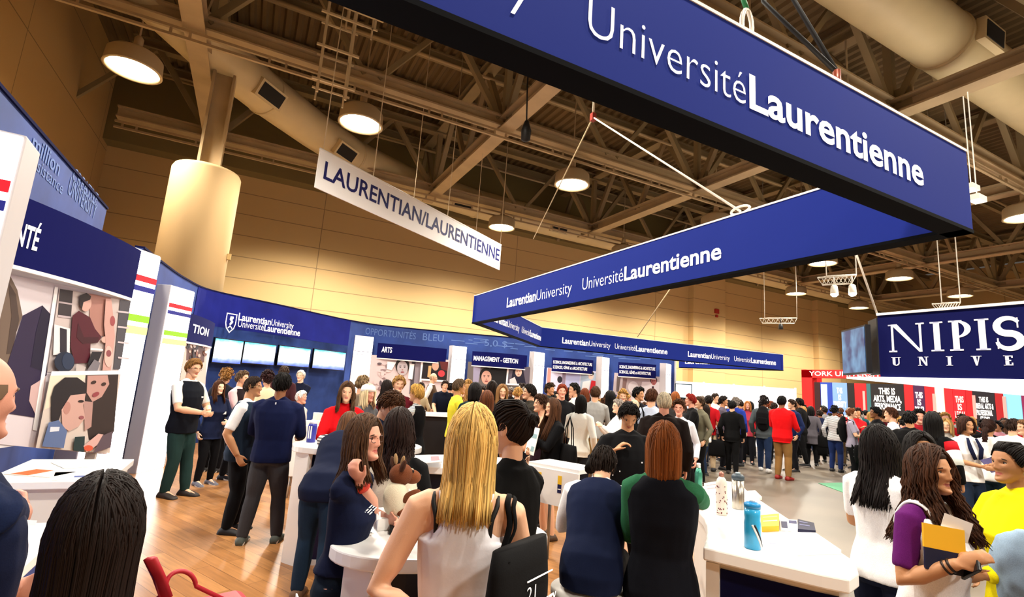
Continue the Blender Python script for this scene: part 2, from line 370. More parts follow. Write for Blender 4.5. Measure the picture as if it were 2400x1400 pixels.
# high-bay lamps
LAMPGLOW = mat('#fff0cf', emit=14.0); LAMPRIM = mat('#b9a582', 0.45)
lamp_labels = {(-3.1, 13.0): 'round ceiling lamp nearest the left wall', (1.7, 12.5): 'round ceiling lamp right of the hanging cable ladder', (8.1, 12.5): 'round ceiling lamp under the roof between white banner and blue sign',
  (8.3, 17.8): 'small round lamp near the back wall beyond the end of the white banner', (20.7, 12.5): 'round ceiling lamp of the bright pair under the blue sign', (26.6, 12.5): 'round ceiling lamp above the lit white truss bar',
  (32.4, 12.5): 'round ceiling lamp above the white lettered navy sign', (20.7, 6.2): 'round ceiling lamp cut by the right edge of the photo', (20.8, 17.8): 'round lamp peeping out under the long blue ribbon sign', (26.9, 17.8): 'round lamp by the back wall above the low light bar'}
def make_lamp(x, y):
    lab = lamp_labels.get((x, y), 'round high-bay lamp hanging from the hall roof')
    t = thing('ceiling_lamp', lab, 'lamp', (x, y, LAMP_Z), 'round high-bay lamps' if lab.startswith('round high-bay') else 'hall lamps', absolute=False)
    mb = MB(); mb.lathe([(0.10, 0.52), (0.2, 0.42), (0.44, 0.36), (0.52, 0.28), (0.54, -0.02), (0.55, -0.04), (0.50, -0.05), (0.49, 0.0), (0.46, 0.2), (0.1, 0.3)], (0, 0, 0), 32); mb.build('lamp_shade', LAMPRIM, t)
    mb = MB(); mb.lathe([(0.44, 0.03), (0.44, 0.06)], (0, 0, 0), 32); mb.build('lamp_lens', LAMPGLOW, t)
    mb = MB(); mb.tube([(0, 0, 0.5), (0, 0, 4.0)], 0.02, 6); mb.lathe([(0.09, 0.5), (0.09, 0.72), (0.05, 0.78)], (0, 0, 0), 12); mb.build('lamp_stem', STEEL, t)
    return t
proto_lamp = None
for (x, y) in LAMP_SPOTS:
    if y < 6 or (x, y) == (-3.3, 5.6):
        pass
    if proto_lamp is None: proto_lamp = make_lamp(x, y); continue
    lab = lamp_labels.get((x, y), 'round high-bay lamp hanging from the hall roof')
    r = proto_lamp.copy(); COL.objects.link(r); r.location = (x, y, LAMP_Z-(0.3 if (x, y) == (20.7, 12.5) else 0)); tag(r, lab, 'lamp', 'hall lamps' if (x, y) in lamp_labels else 'round high-bay lamps')
    for ch in proto_lamp.children:
        c = ch.copy(); COL.objects.link(c); c.parent = r
# the extra lamp that makes the bright pair
x, y = 19.4, 12.5
r = proto_lamp.copy(); COL.objects.link(r); r.location = (x, y, LAMP_Z-0.3); tag(r, 'left lamp of the bright pair hanging under the blue sign', 'lamp', 'hall lamps')
for ch in proto_lamp.children: c = ch.copy(); COL.objects.link(c); c.parent = r
# fire alarm
t = thing('fire_alarm', 'small red fire alarm on the beige pier of the back wall', 'alarm', onY(1680, 731, 21.58))
p = onY(1680, 730, 21.56); mb = MB(); mb.box(p, (0.34, 0.08, 0.26)); mb.build('alarm_horn', mat('#a01f14', 0.5), t); mb = MB(); mb.box(p+V((0, 0, -0.3)), (0.16, 0.08, 0.14)); mb.build('pull_box', mat('#a01f14', 0.5), t)
# ================================================================== THE EXHIBITION STAND
NAVY = mat('#090d50', 0.85, spec=0.12); NAVY_D = mat('#0a0d3a', 0.8, spec=0.12); SIGN = mat('#192b84', 0.85, spec=0.15); SIGN_E = mat('#020308', 0.9, spec=0.1)
WHITE = mat('#f4f2ee', 0.45); WHITE_LIT = mat('#ffffff', 0.4, emit=4.0); GREY = mat('#c9c4bf', 0.5); LETTER = mat('#ffffff', 0.6, emit=0.25)
WORDBLUE = mat('#2a458c', 0.6, vary=0.25, bscale=2.0); WORDS = mat('#5f7cba', 0.6)
HW = 3.4
WALL = smooth_path([(-1.62, 9.2), (-1.5, 10.6), (-1.32, 12.0), (-0.92, 13.35), (0.42, 14.45), (2.75, 16.45), (4.6, 16.75), (8.95, 15.45), (13.3, 13.3)], 8)
t = thing('stand_wall', 'long curved blue exhibition stand wall printed with pale words', 'stand wall', (0, 12, 0))
mb = MB(); ribbon(mb, WALL, 0, WALL.L, 0, HW, -0.10, 0.0, step=0.2); mb.build('wall_panel', WORDBLUE, t)
LEFTW = Path([(-2.10, 1.2), (-2.10, 9.0)]); mb = MB(); ribbon(mb, LEFTW, 0, LEFTW.L, 0, 3.85, -0.10, 0.0); mb.build('tall_wall_panel', WORDBLUE, t); mb = MB(); ribbon(mb, LEFTW, 0, LEFTW.L, 3.85, 3.88, -0.11, 0.02); mb.build('top_rail', NAVY_D, t)
mb = MB(); ribbon(mb, WALL, 0, WALL.L, HW, HW+0.03, -0.11, 0.02, step=0.2); mb.build('top_rail', NAVY_D, t)
mb = MB(); ribbon(mb, WALL, WALL.L-0.03, WALL.L+0.0, 0, HW, -0.15, 0.12); mb.build('end_post', GREY, t)
wf = WALL.fn()
def u_of(x, y):
    best = min((((WALL.at(WALL.L*i/800)[0]-V((x, y))).length, WALL.L*i/800) for i in range(801))); return best[1]
mb = MB()
random.seed(3)
def word(body, x, y, z, width, cap, off=0.0): letters(mb, body, wf, u_of(x, y), z, width, cap, 0.006, off)
XW = -2.10
fW = lambda u, v, w: V((XW+w, u, v))
def wpx(body, x0, y0, x1, y1, cap, off=0.0):
    a, b = onX(x0, y0, XW), onX(x1, y1, XW); letters(mb, body, fW, a.y, (a.z+b.z)/2, b.y-a.y, cap, 0.006, off)
wpx('million', 68, 360, 138, 402, 0.17, 0.01); wpx('assistance', 62, 394, 146, 446, 0.13); wpx('CREATIVE', 166, 428, 226, 476, 0.16); wpx('UNIVERSITY', 155, 460, 222, 508, 0.2, 0.01)
word('OPPORTUNITÉS', 3.3, 16.55, 3.06, 1.7, 0.22); word('BLEU', 5.1, 16.4, 3.06, 0.7, 0.24); word('5,0 $', 7.1, 15.8, 3.05, 0.8, 0.22)
for k in range(46):
    u0 = u_of(5.6+7.0*random.random(), 16.3-2.6*random.random()); z0 = 2.95+0.06*random.randrange(6); ln = random.uniform(0.12, 0.5)
    mb.prism([(u0, z0), (min(WALL.L-.05, u0+ln), z0), (min(WALL.L-.05, u0+ln), z0+.025), (u0, z0+.025)], wf, 0.003, 0.006)

mb.build('printed_word', WORDS, t)
# darker blue mural over the screen wall
ua, ub = u_of(-0.92, 13.35), u_of(2.7, 16.4)
mural = mat('#1b227a', 0.85, vary=0.18, bscale=1.5, spec=0.12)
mb = MB(); ribbon(mb, WALL, ua-0.6, ub, 2.62, HW, 0.004, 0.012); mb.build('upper_mural', mural, t)
mb = MB(); ribbon(mb, WALL, ua-0.6, ub, 0.0, 2.62, 0.004, 0.010); mb.build('lower_mural', mat('#24376c', 0.85, vary=0.5, bscale=1.3, spec=0.12), t)
# crest and two-line name over the screens
pC = V((-0.55, 13.66, 0)); pD = V((2.4, 16.15, 0)); dd = (pD-pC).normalized(); nn = V((dd.y, -dd.x, 0))
def on_screenwall(x, y, w=0.0):
    p = onplane(x, y, pC+nn*0.10, nn); return p+nn*w
def swf(px0, py0, px1, py1):
    a = on_screenwall(px0, py0); b = on_screenwall(px1, py1); L = (V((b.x, b.y))-V((a.x, a.y))).length
    return (lambda u, v, w: V((a.x, a.y, a.z))+dd*u+V((0, 0, v))+nn*w), L
t2 = thing('name_sign', 'white crest and two-line lettering over the four screens', 'sign', on_screenwall(600, 760))
mb = MB()
f_, L = swf(558, 750, 687, 772); letters(mb, 'Laurentian', f_, 0.0, 0.0, L*0.56, 0.17, 0.0, 0.02); letters(mb, 'University', f_, L*0.57, 0.0, L*0.43, 0.17, 0.0, -0.005)
f_, L2 = swf(557, 766, 702, 791); letters(mb, 'Université', f_, 0.0, 0.0, L2*0.38, 0.17, 0.0, -0.005); letters(mb, 'Laurentienne', f_, L2*0.39, 0.0, L2*0.61, 0.17, 0.0, 0.02)
mb.build('lettering', LETTER, t2)
f_, L3 = swf(526, 768, 551, 771)
mb = MB(); k = L3/0.5
out = [(0, .62), (.5, .62), (.5, .2), (.44, .0), (.25, -.2), (.06, .0), (0, .2)]; ins = [(.04, .58), (.46, .58), (.46, .21), (.41, .03), (.25, -.14), (.09, .03), (.04, .21)]
ov = [f_(u*k, v*k, 0.002) for u, v in out]; iv = [f_(u*k, v*k, 0.002) for u, v in ins]; n7 = len(out)
mb.add(ov+iv, [(i, (i+1) % n7, n7+(i+1) % n7, n7+i) for i in range(n7)])
for poly in ([(.2, .5), (.33, .5), (.36, .44), (.3, .36), (.36, .28), (.3, .18), (.22, .12), (.2, .2), (.26, .28), (.18, .36)], [(.14, .02), (.25, .12), (.36, .02), (.33, -.01), (.25, .07), (.17, -.01)]):
    mb.prism([(u*k, v*k) for u, v in poly], f_, 0.0, 0.003)
mb.build('crest', LETTER, t2)

# ---- wall screens
def screen_mat():
    m = bpy.data.materials.new('screen_picture'); m.use_nodes = True; nt = m.node_tree; b = nt.nodes['Principled BSDF']
    tc = nt.nodes.new('ShaderNodeTexCoord'); nz = nt.nodes.new('ShaderNodeTexNoise'); nz.inputs['Scale'].default_value = 2.6; nz.inputs['Detail'].default_value = 5
    nt.links.new(tc.outputs['Generated'], nz.inputs['Vector']); sp = nt.nodes.new('ShaderNodeSeparateXYZ'); nt.links.new(tc.outputs['Generated'], sp.inputs[0])
    r = nt.nodes.new('ShaderNodeValToRGB'); e = r.color_ramp.elements
    e[0].position = 0.0; e[0].color = lin('#4a62b8'); e[1].position = 1.0; e[1].color = lin('#39c8ee')
    for p, c in ((0.14, '#8ea0c8'), (0.22, '#c9d2c8'), (0.32, '#eef6f6'), (0.62, '#ffffff'), (0.85, '#c4eefa')):
        q = e.new(p); q.color = lin(c)
    ad = nt.nodes.new('ShaderNodeMath'); ad.operation = 'MULTIPLY_ADD'; ad.inputs[1].default_value = 0.35; nt.links.new(nz.outputs['Fac'], ad.inputs[0])
    sb = nt.nodes.new('ShaderNodeMath'); sb.operation = 'SUBTRACT'; nt.links.new(sp.outputs['Z'], sb.inputs[0]); sb.inputs[1].default_value = 0.17
    nt.links.new(sb.outputs[0], ad.inputs[2]); nt.links.new(ad.outputs[0], r.inputs['Fac'])
    nt.links.new(r.outputs['Color'], b.inputs['Emission Color']); b.inputs['Emission Strength'].default_value = 1.35; b.inputs['Base Color'].default_value = (0.02, 0.02, 0.02, 1); b.inputs['Roughness'].default_value = 0.2
    return m
SCREEN = screen_mat()
tvs = [((497.5, 792), (566.5, 797), (489, 851.5), (560, 855)), ((567.5, 800), (643, 807.5), (559, 853), (638, 857)), ((648, 809), (725, 816.5), (643, 858), (719, 862)), ((730.5, 818), (808, 825), (725, 865), (801, 869))]
ordi = ['leftmost', 'second from the left', 'third from the left', 'rightmost']
for k, (tl, tr, bl, br) in enumerate(tvs):
    a = on_screenwall((tl[0]+bl[0])/2+0.5, (tl[1]+bl[1])/2, 0.05); b = on_screenwall((tr[0]+br[0])/2-0.5, (tr[1]+br[1])/2, 0.05)
    zt = on_screenwall((tl[0]+tr[0])/2, (tl[1]+tr[1])/2, 0.05).z; zb = on_screenwall((bl[0]+br[0])/2, (bl[1]+br[1])/2, 0.05).z
    t = thing('wall_screen', 'flat wall screen with a bright sky picture, %s of the four' % ordi[k], 'screen', (a+b)/2, 'screens on the stand wall')
    c = (a+b)/2; c.z = (zt+zb)/2; Wd = (V((b.x, b.y))-V((a.x, a.y))).length; Ht = zt-zb; rz = atan2(dd.y, dd.x)
    mb = MB(); mb.box(c, (Wd, 0.06, Ht), rz); mb.build('bezel', mat('#05060c', 0.35), t, bevel=0.006)
    mb = MB(); mb.box(c+nn*0.032, (Wd-0.035, 0.004, Ht-0.045), rz); mb.build('display', SCREEN, t)
    if k < 3:
        mb = MB(); mb.box(c-nn*0.05, (0.3, 0.08, 0.3), rz); mb.build('wall_bracket', mat('#101010'), t)

# ---- light columns with coloured bands
BANDS = [('#d8202c', 2.70, 2.63), ('#23267a', 2.58, 2.52), ('#86b92c', 2.25, 2.17), ('#e8dc8c', 2.12, 2.03)]
def light_column(c, wd, dp, ang, label, H=2.99, lines=False):
    """c: middle of the lit face at the floor; ang: direction the lit face looks, degrees from +X"""
    n = V((cos(radians(ang)), sin(radians(ang)), 0)); s = V((-n.y, n.x, 0)); c = V((c[0], c[1], 0))
    t = thing('light_column', label, 'light column', c, 'glowing columns of the stand')
    rz = atan2(s.y, s.x)
    mb = MB(); mb.box(c-n*dp/2+V((0, 0, H/2)), (wd, dp, H), rz); mb.build('column_box', mat('#bdb8ba', 0.5), t, bevel=0.01)
    mb = MB(); mb.box(c+n*0.006+V((0, 0, H/2)), (wd-0.03, 0.012, H-0.04), rz); mb.build('lit_face', WHITE_LIT, t)
    bl = BANDS if not lines else [('#8f8b98', 2.50, 2.475), ('#8f8b98', 2.40, 2.38)]
    for hx, z1, z0 in bl:
        mb = MB(); mb.box(c+n*0.014+V((0, 0, (z0+z1)/2)), (wd-0.03, 0.008, z1-z0), rz); mb.build('color_band', mat(hx, 0.5, emit=0.35), t)
    return t
light_column((-1.63, 3.78), 0.62, 0.30, -86, 'glowing white column with red and blue bands at the left edge of the photo')
light_column((-1.24, 7.0), 0.62, 0.24, -28, 'glowing white column with coloured bands between the first photo panel and dark recess')
light_column((-1.13, 10.15), 0.62, 0.24, -28, 'glowing white column beside the fair-haired person in black vest')
cols = [((855, 788), 0.6, -85, 'glowing white column right of the four screens'), ((1078, 812), 0.56, -80, 'glowing white column between the first two department panels of the far wall'), ((1265, 826), 0.54, -72, 'glowing white column third along the far wall, below a corner of the ribbon sign'),
        ((1420, 838), 0.52, -65, 'glowing white column fourth along the far wall'), ((1567, 853), 0.52, -62, 'glowing white column at the far right end of the stand wall')]
colpos = []
for (p, wd, ang, lab) in cols:
    q = at(p[0], p[1], 1.0); dirv = V((q.x, q.y)); el = q.z-1.75
    u = min((WALL.L*i/1600 for i in range(800, 1601)), key=lambda u_: abs(atan2(WALL.at(u_)[0].y, WALL.at(u_)[0].x)-atan2(dirv.y, dirv.x)))
    d = WALL.at(u)[0].length-0.42
    c = dirv*d; colpos.append(c); light_column((c.x, c.y), wd, 0.22, ang, lab, H=1.75+el*d, lines=True)

# ---- department panels: navy header, photo prints
class Poster:
    def __init__(s, p, n): s.p = V(p); s.n = V(n).normalized(); s.mb = MB(); s.mats = []; s.k = 0
    def mi(s, hx):
        m = mat(hx, 0.55)
        if m not in s.mats: s.mats.append(m)
        return s.mats.index(m)
    def pt(s, x, y): return onplane(x, y, s.p, s.n)
    def poly(s, hx, pts):
        s.k += 1; w = 0.0012*s.k; o = [s.pt(x, y)+s.n*w for x, y in pts]; s.mb.add(o, [tuple(range(len(o)))], s.mi(hx)); return s
    def ell(s, hx, cx, cy, rx, ry, a=0.0, n=20):
        a = radians(a); return s.poly(hx, [(cx+rx*cos(2*pi*i/n)*cos(a)-ry*sin(2*pi*i/n)*sin(a), cy+rx*cos(2*pi*i/n)*sin(a)+ry*sin(2*pi*i/n)*cos(a)) for i in range(n)])
    def face(s, cx, cy, r, skin, hair, turn=0.0, tilt=0.0, features=True):
        s.ell(hair, cx-turn*r*0.2, cy-r*0.25, r*0.92, r*1.05, tilt); s.ell(skin, cx+turn*r*0.15, cy+r*0.08, r*0.7, r*0.95, tilt)
        if features:
            dk = '#2a1a16'
            for sx in (-1, 1):
                ex = cx+turn*r*0.3+sx*r*0.28; s.ell(dk, ex, cy-r*0.02, r*0.12, r*0.05, tilt); s.ell(dk, ex, cy-r*0.2, r*0.17, r*0.035, tilt+sx*6)
            s.ell('#a3685a', cx+turn*r*0.45, cy+r*0.3, r*0.1, r*0.06); s.ell('#8e3b40', cx+turn*r*0.32, cy+r*0.58, r*0.24, r*0.075, tilt)
        return s
    def build(s, name, parent): return s.mb.build(name, s.mats, parent)
def header_fn(a, b, bulge, n):
    """gently bowed header strip between plan points a and b"""
    L = (b-a).length; d = (b-a)/L
    def f(u, v, w):
        q = a+d*u+n*(bulge*(1-((u-L/2)/(L/2))**2)+w); return V((q.x, q.y, v))
    return f, L
def panel(label, a, b, zt, zh, zb, title, title_px=None, lines=None, bulge=0.12, tscale=1.0):
    a = V((a[0], a[1])); b = V((b[0], b[1])); d = (b-a).normalized(); n = V((d.y, -d.x))
    t = thing('department_panel', label, 'display panel', ((a.x+b.x)/2, (a.y+b.y)/2, 0), 'department panels of the stand')
    f, L = header_fn(a, b, bulge, n); mb = MB(); k = 14
    for (z0, z1, w0, w1, mi) in ((zh, zt, 0.0, 0.03, 0), (zh-0.03, zh, 0.0, 0.036, 1)):
        vs_ = []
        for i in range(k+1): u = L*i/k; vs_ += [f(u, z0, w0), f(u, z1, w0), f(u, z1, w1), f(u, z0, w1)]
        fs = [(0, 1, 2, 3)]+[(i*4+j, i*4+4+j, i*4+4+(j+1) % 4, i*4+(j+1) % 4) for i in range(k) for j in range(4)]+[(k*4+3, k*4+2, k*4+1, k*4)]
        mb.add(vs_, fs, mi)
    mb.build('header', [NAVY, WHITE], t)
    mb = MB()
    for (body, u0, z, wd, cap, off) in title: letters(mb, body, f, u0, z, wd, cap, 0.036, off)
    mb.build('title', LETTER, t)
    mb = MB(); mb.bar((a.x, a.y, (zb+zh)/2), (b.x, b.y, (zb+zh)/2), 0.05, zh-zb); mb.build('backboard', mat('#e9e4e6', 0.5), t)
    if zb > 0.3:
        for q in (a+d*0.1, b-d*0.1): mb = MB(); mb.box((q.x, q.y, zb/2), (0.08, 0.08, zb)); mb.build('support', GREY, t)
    return t, a, b, d, n
def P3(v, z=0.0): return V((v.x, v.y, z))
# first panel, close at left
def pl(x, y, z):
    q = onz(x, y, z); return (q.x, q.y)
A = (-2.0, 4.36); B = (-1.20, 6.60)
t, a, b, d, n = panel('big near photo panel with navy header at far left', A, B, 2.90, 2.38, 1.0, [], bulge=0.10)
fH, LH = header_fn(a, b, 0.10, n)
mb = MB()
q0, q1 = onplane(36, 571, P3(a)+P3(n)*0.13, P3(n)), onplane(86, 588, P3(a)+P3(n)*0.13, P3(n)); v0, v1 = (V((q0.x, q0.y))-a).dot(d), (V((q1.x, q1.y))-a).dot(d); ww = (v1-v0)/0.62
letters(mb, 'SANTÉ', fH, max(0.0, v1-ww), (q0.z+q1.z)/2, v1-max(0.0, v1-ww), 0.17, 0.036, 0.022); mb.build('title', LETTER, t)
P = Poster(P3(a)+P3(n)*0.03, P3(n))
P.poly('#d9cfd6', [(6, 640), (300, 700), (250, 1066), (-20, 1040)])
P.poly('#6e5c50', [(2, 640), (20, 640), (40, 680), (52, 740), (30, 800), (20, 870), (-10, 860), (-10, 640)]); P.poly('#4a3b35', [(18, 660), (36, 690), (44, 750), (26, 830), (14, 830), (26, 740)])
P.poly('#2b2140', [(52, 740), (98, 716), (122, 742), (110, 830), (108, 880), (80, 900), (66, 940), (85, 980), (20, 970), (14, 860), (36, 790)]); P.poly('#1b1530', [(98, 718), (122, 742), (112, 820), (96, 870), (70, 860), (82, 780)])
P.poly('#c9a9a8', [(70, 905), (105, 884), (98, 960), (85, 980), (66, 940)]); P.poly('#f7f4f6', [(126, 672), (134, 674), (84, 1010), (74, 1008)])
P.poly('#c5b7b5', [(136, 676), (303, 703), (276, 872), (108, 872)]); P.poly('#3a3438', [(137, 677), (168, 682), (163, 748), (132, 742)]); P.poly('#b9aab0', [(134, 706), (166, 711), (166, 715), (134, 710)]); P.poly('#b9aab0', [(132, 738), (162, 742), (162, 747), (132, 743)])
P.poly('#a8796f', [(206, 688), (256, 698), (250, 790), (206, 782)]); P.poly('#4c4a52', [(278, 702), (303, 706), (278, 866), (262, 866)])
for yy in (728, 764, 800, 836): P.poly('#c8bcc2', [(272, yy), (298, yy+3), (297, yy+7), (271, yy+4)])
P.poly('#e7e2e4', [(121, 760), (158, 770), (157, 830), (118, 832)]); P.poly('#2a2530', [(134, 768), (150, 772), (150, 826), (134, 826)])
P.poly('#4f1524', [(163, 740), (178, 728), (205, 744), (216, 770), (232, 790), (222, 804), (206, 800), (204, 850), (168, 852), (158, 810)]); P.poly('#3c0f1b', [(176, 756), (190, 790), (226, 790), (222, 803), (186, 806), (172, 790)])
P.ell('#caa095', 195, 712, 12, 18, 10); P.poly('#221a1c', [(178, 712), (180, 692), (195, 686), (206, 694), (204, 702), (188, 708), (184, 726)]); P.ell('#d0a79c', 240, 796, 10, 8)
P.poly('#c79a92', [(240, 700), (253, 700), (258, 740), (262, 790), (252, 868), (232, 868), (240, 800), (236, 760)]); P.ell('#9c4c50', 256, 752, 6, 12); P.ell('#7c3f44', 247, 822, 7, 9); P.ell('#d8b3ab', 246, 835, 10, 25); P.ell('#8a4a50', 246, 828, 6, 8)
P.poly('#ece6e8', [(203, 815), (232, 818), (232, 822), (203, 820)]); P.poly('#1d1b22', [(206, 824), (230, 824), (216, 860), (200, 868), (196, 850)])
P.ell('#182338', 140, 848, 24, 24); P.ell('#26344e', 148, 846, 14, 20); P.poly('#bdb3b2', [(168, 852), (190, 860), (186, 872), (166, 872)]); P.poly('#77727a', [(196, 862), (210, 842), (224, 850), (216, 872), (190, 872)])
P.poly('#f7f4f6', [(108, 870), (274, 868), (272, 877), (106, 880)])
P.poly('#cfc2bb', [(104, 880), (272, 877), (246, 1062), (70, 1050)]); P.poly('#e6d6c2', [(104, 880), (190, 879), (160, 930), (90, 960)])
P.poly('#2c201f', [(188, 879), (266, 877), (262, 930), (256, 1010), (240, 1040), (196, 1030), (186, 960)]); P.poly('#b98e86', [(192, 880), (240, 879), (244, 900), (226, 930), (204, 942), (190, 920)])
P.ell('#3a2622', 206, 896, 7, 4, -20); P.ell('#3a2622', 230, 900, 6, 4, -20); P.ell('#8e3e46', 211, 924, 9, 5, -25); P.poly('#b08a84', [(182, 940), (204, 942), (200, 1000), (184, 1010)])
P.poly('#1f1a1f', [(104, 930), (112, 904), (136, 884), (166, 884), (186, 898), (188, 922), (170, 930), (150, 925), (130, 960), (120, 990), (104, 985)]); P.poly('#c79f96', [(150, 926), (186, 922), (180, 950), (184, 980), (168, 1000), (146, 1010), (130, 1000), (128, 960)])
P.ell('#b4837a', 141, 956, 8, 15, 10); P.ell('#2a1c1c', 174, 940, 7, 3); P.ell('#94545a', 175, 978, 6, 4); P.poly('#5b6f9c', [(96, 990), (120, 984), (140, 1010), (132, 1050), (80, 1046)]); P.poly('#d5dcea', [(100, 1000), (122, 1000), (120, 1010), (98, 1012)])
P.poly('#163034', [(158, 1024), (182, 1022), (180, 1060), (154, 1056)]); P.poly('#d2a9a4', [(178, 1045), (214, 1016), (226, 1018), (224, 1034), (186, 1060)]); P.ell('#d0563a', 190, 1050, 11, 7); P.poly('#584a56', [(224, 1020), (248, 1010), (243, 1048), (200, 1062)])
P.build('photo_print', t)
# second side panel (header TION)
A = at(432, 780, 10.6); B = at(497, 780, 12.6)
t, a, b, d, n = panel('small photo panel with navy header, beside the screens, behind the fair-haired person', (A.x, A.y), (B.x, B.y), 2.62, 2.12, 0.5, [], bulge=0.05)
fT, LT = header_fn(a, b, 0.05, n); mb = MB(); letters(mb, 'TION', fT, 0.12*LT, 2.30, 0.55*LT, 0.15, 0.036, 0.02); mb.build('title', LETTER, t)
P = Poster(P3(a)+P3(n)*0.03, P3(n)); P.poly('#cdb7ad', [(436, 786), (487, 786), (481, 905), (420, 905)]); P.poly('#5b3a30', [(438, 792), (482, 792), (478, 850), (436, 845)])
rr = random.Random(5)
for i in range(26): P.ell(rr.choice(['#d9ab98', '#8a5a48', '#2c1a18', '#c9b9b4', '#e6d9d4', '#6e4034']), rr.uniform(438, 482), rr.uniform(790, 846), rr.uniform(2, 5), rr.uniform(3, 7), n=8)
P.build('photo_print', t)
# the far wall
def bay(i, label, title, zt=2.80, zh=2.33, zb=0.9):
    a = colpos[i]; b = colpos[i+1]; d = (b-a).normalized(); a = a+d*0.43; b = b-d*0.43
    L = (b-a).length
    return panel(label, (a.x, a.y), (b.x, b.y), zt, zh, zb, [(s, u*L, z, wd*L, cap, off2) for (s, u, z, wd, cap, off2) in title])
t, a, b, d, n = bay(0, 'photo panel headed ARTS on the far wall', [('ARTS', 0.06, 2.52, 0.145, 0.17, 0.02)])
P = Poster(P3(a)+P3(n)*0.03, P3(n)); P.poly('#d8c6c8', [(870, 832), (1052, 844), (1046, 940), (860, 930)]); P.poly('#8f8590', [(965, 846), (988, 848), (980, 925), (958, 924)]); P.poly('#45404a', [(966, 848), (974, 848), (968, 924), (960, 924)])
for i in range(14): P.ell(rr.choice(['#8c7478', '#b89aa0', '#5c5058']), rr.uniform(874, 915), rr.uniform(850, 925), rr.uniform(2, 8), rr.uniform(2, 9), n=10); P.ell('#d8c6c8', rr.uniform(874, 915), rr.uniform(850, 925), rr.uniform(2, 6), rr.uniform(2, 7), n=10)
P.poly('#f6f3f4', [(908, 848), (928, 850), (918, 868), (906, 866)]); P.poly('#f6f3f4', [(960, 853), (971, 854), (966, 890), (956, 888)])
P.face(943, 862, 18, '#b7aeb4', '#15120f'); P.poly('#f7f4f6', [(987, 842), (992, 842), (988, 895), (983, 895)])
P.poly('#171015', [(992, 845), (1050, 849), (1046, 892), (987, 888)]); P.poly('#5c1d1c', [(1030, 848), (1050, 849), (1048, 870), (1034, 866)]); P.ell('#d3a08c', 1020, 858, 8, 11); P.poly('#caa36e', [(1004, 858), (1011, 858), (1008, 886), (1001, 884)]); P.ell('#c23a44', 1034, 876, 8, 8); P.poly('#f7f4f6', [(986, 888), (1046, 892), (1046, 896), (986, 892)])
P.build('photo_print', t)
t, a, b, d, n = bay(1, 'photo panel headed MANAGEMENT - GESTION on the far wall', [('MANAGEMENT - GESTION', 0.03, 2.50, 0.80, 0.15, 0.02)])
P = Poster(P3(a)+P3(n)*0.03, P3(n)); P.poly('#67605f', [(1097, 848), (1246, 861), (1240, 925), (1092, 918)]); P.poly('#9b97b4', [(1110, 850), (1128, 852), (1120, 905), (1108, 905)]); P.poly('#0d0b10', [(1150, 855), (1190, 858), (1186, 915), (1148, 912)])
P.face(1140, 884, 17, '#d1a190', '#120d0d'); P.poly('#141018', [(1122, 905), (1160, 905), (1164, 925), (1118, 925)]); P.poly('#f7f4f6', [(1189, 858), (1193, 858), (1189, 902), (1185, 902)])
P.poly('#5d5563', [(1194, 858), (1245, 863), (1242, 900), (1190, 900)]); P.poly('#15122a', [(1202, 868), (1226, 866), (1232, 900), (1196, 900)]); P.face(1215, 872, 11, '#e2b9a6', '#20151a'); P.poly('#d9cfd3', [(1194, 890), (1206, 884), (1212, 900), (1194, 900)]); P.poly('#f7f4f6', [(1189, 899), (1242, 901), (1242, 905), (1189, 903)])
P.build('photo_print', t)
T2 = [('SCIENCE, ENGINEERING & ARCHITECTURE', 0.03, 2.60, 0.94, 0.10, 0.012), ('SCIENCES, GÉNIE et ARCHITECTURE', 0.03, 2.43, 0.82, 0.10, 0.012)]
t, a, b, d, n = bay(2, 'photo panel with two-line header below the ribbon sign, salmon stripe in its photo', T2)
P = Poster(P3(a)+P3(n)*0.03, P3(n)); P.poly('#d6d2ea', [(1282, 862), (1408, 872), (1402, 930), (1278, 922)]); P.poly('#d98f86', [(1284, 863), (1292, 864), (1288, 922), (1280, 921)]); P.poly('#8d8096', [(1319, 866), (1327, 867), (1323, 922), (1315, 922)]); P.ell('#1d1a28', 1312, 890, 6, 8); P.poly('#b7bee6', [(1328, 868), (1360, 870), (1356, 924), (1324, 922)])
P.poly('#a9bdd2', [(1362, 871), (1408, 875), (1402, 928), (1358, 925)]); P.poly('#c8202a', [(1386, 892), (1398, 894), (1406, 915), (1400, 926), (1380, 922)]); P.ell('#e0c3b6', 1385, 882, 6, 8); P.ell('#20181c', 1386, 876, 6, 5); P.poly('#f2f0f4', [(1366, 895), (1384, 892), (1378, 924), (1362, 920)])
P.build('photo_print', t)
t, a, b, d, n = bay(3, 'photo panel with two-line header at the far right end of the stand wall', T2)
P = Poster(P3(a)+P3(n)*0.03, P3(n)); P.poly('#c4b8ba', [(1440, 874), (1550, 884), (1546, 930), (1436, 925)]); P.poly('#6a5c58', [(1446, 882), (1455, 884), (1450, 920), (1444, 918)]); P.poly('#8a706c', [(1460, 886), (1470, 888), (1466, 915), (1458, 912)]); P.ell('#ece7ea', 1484, 908, 12, 14); P.poly('#f4f0f4', [(1505, 895), (1548, 896), (1546, 930), (1498, 928)])
P.face(1532, 894, 9, '#b96f6c', '#3a2224'); P.poly('#3c1420', [(1528, 906), (1532, 906), (1532, 928), (1526, 924)]); P.build('photo_print', t)

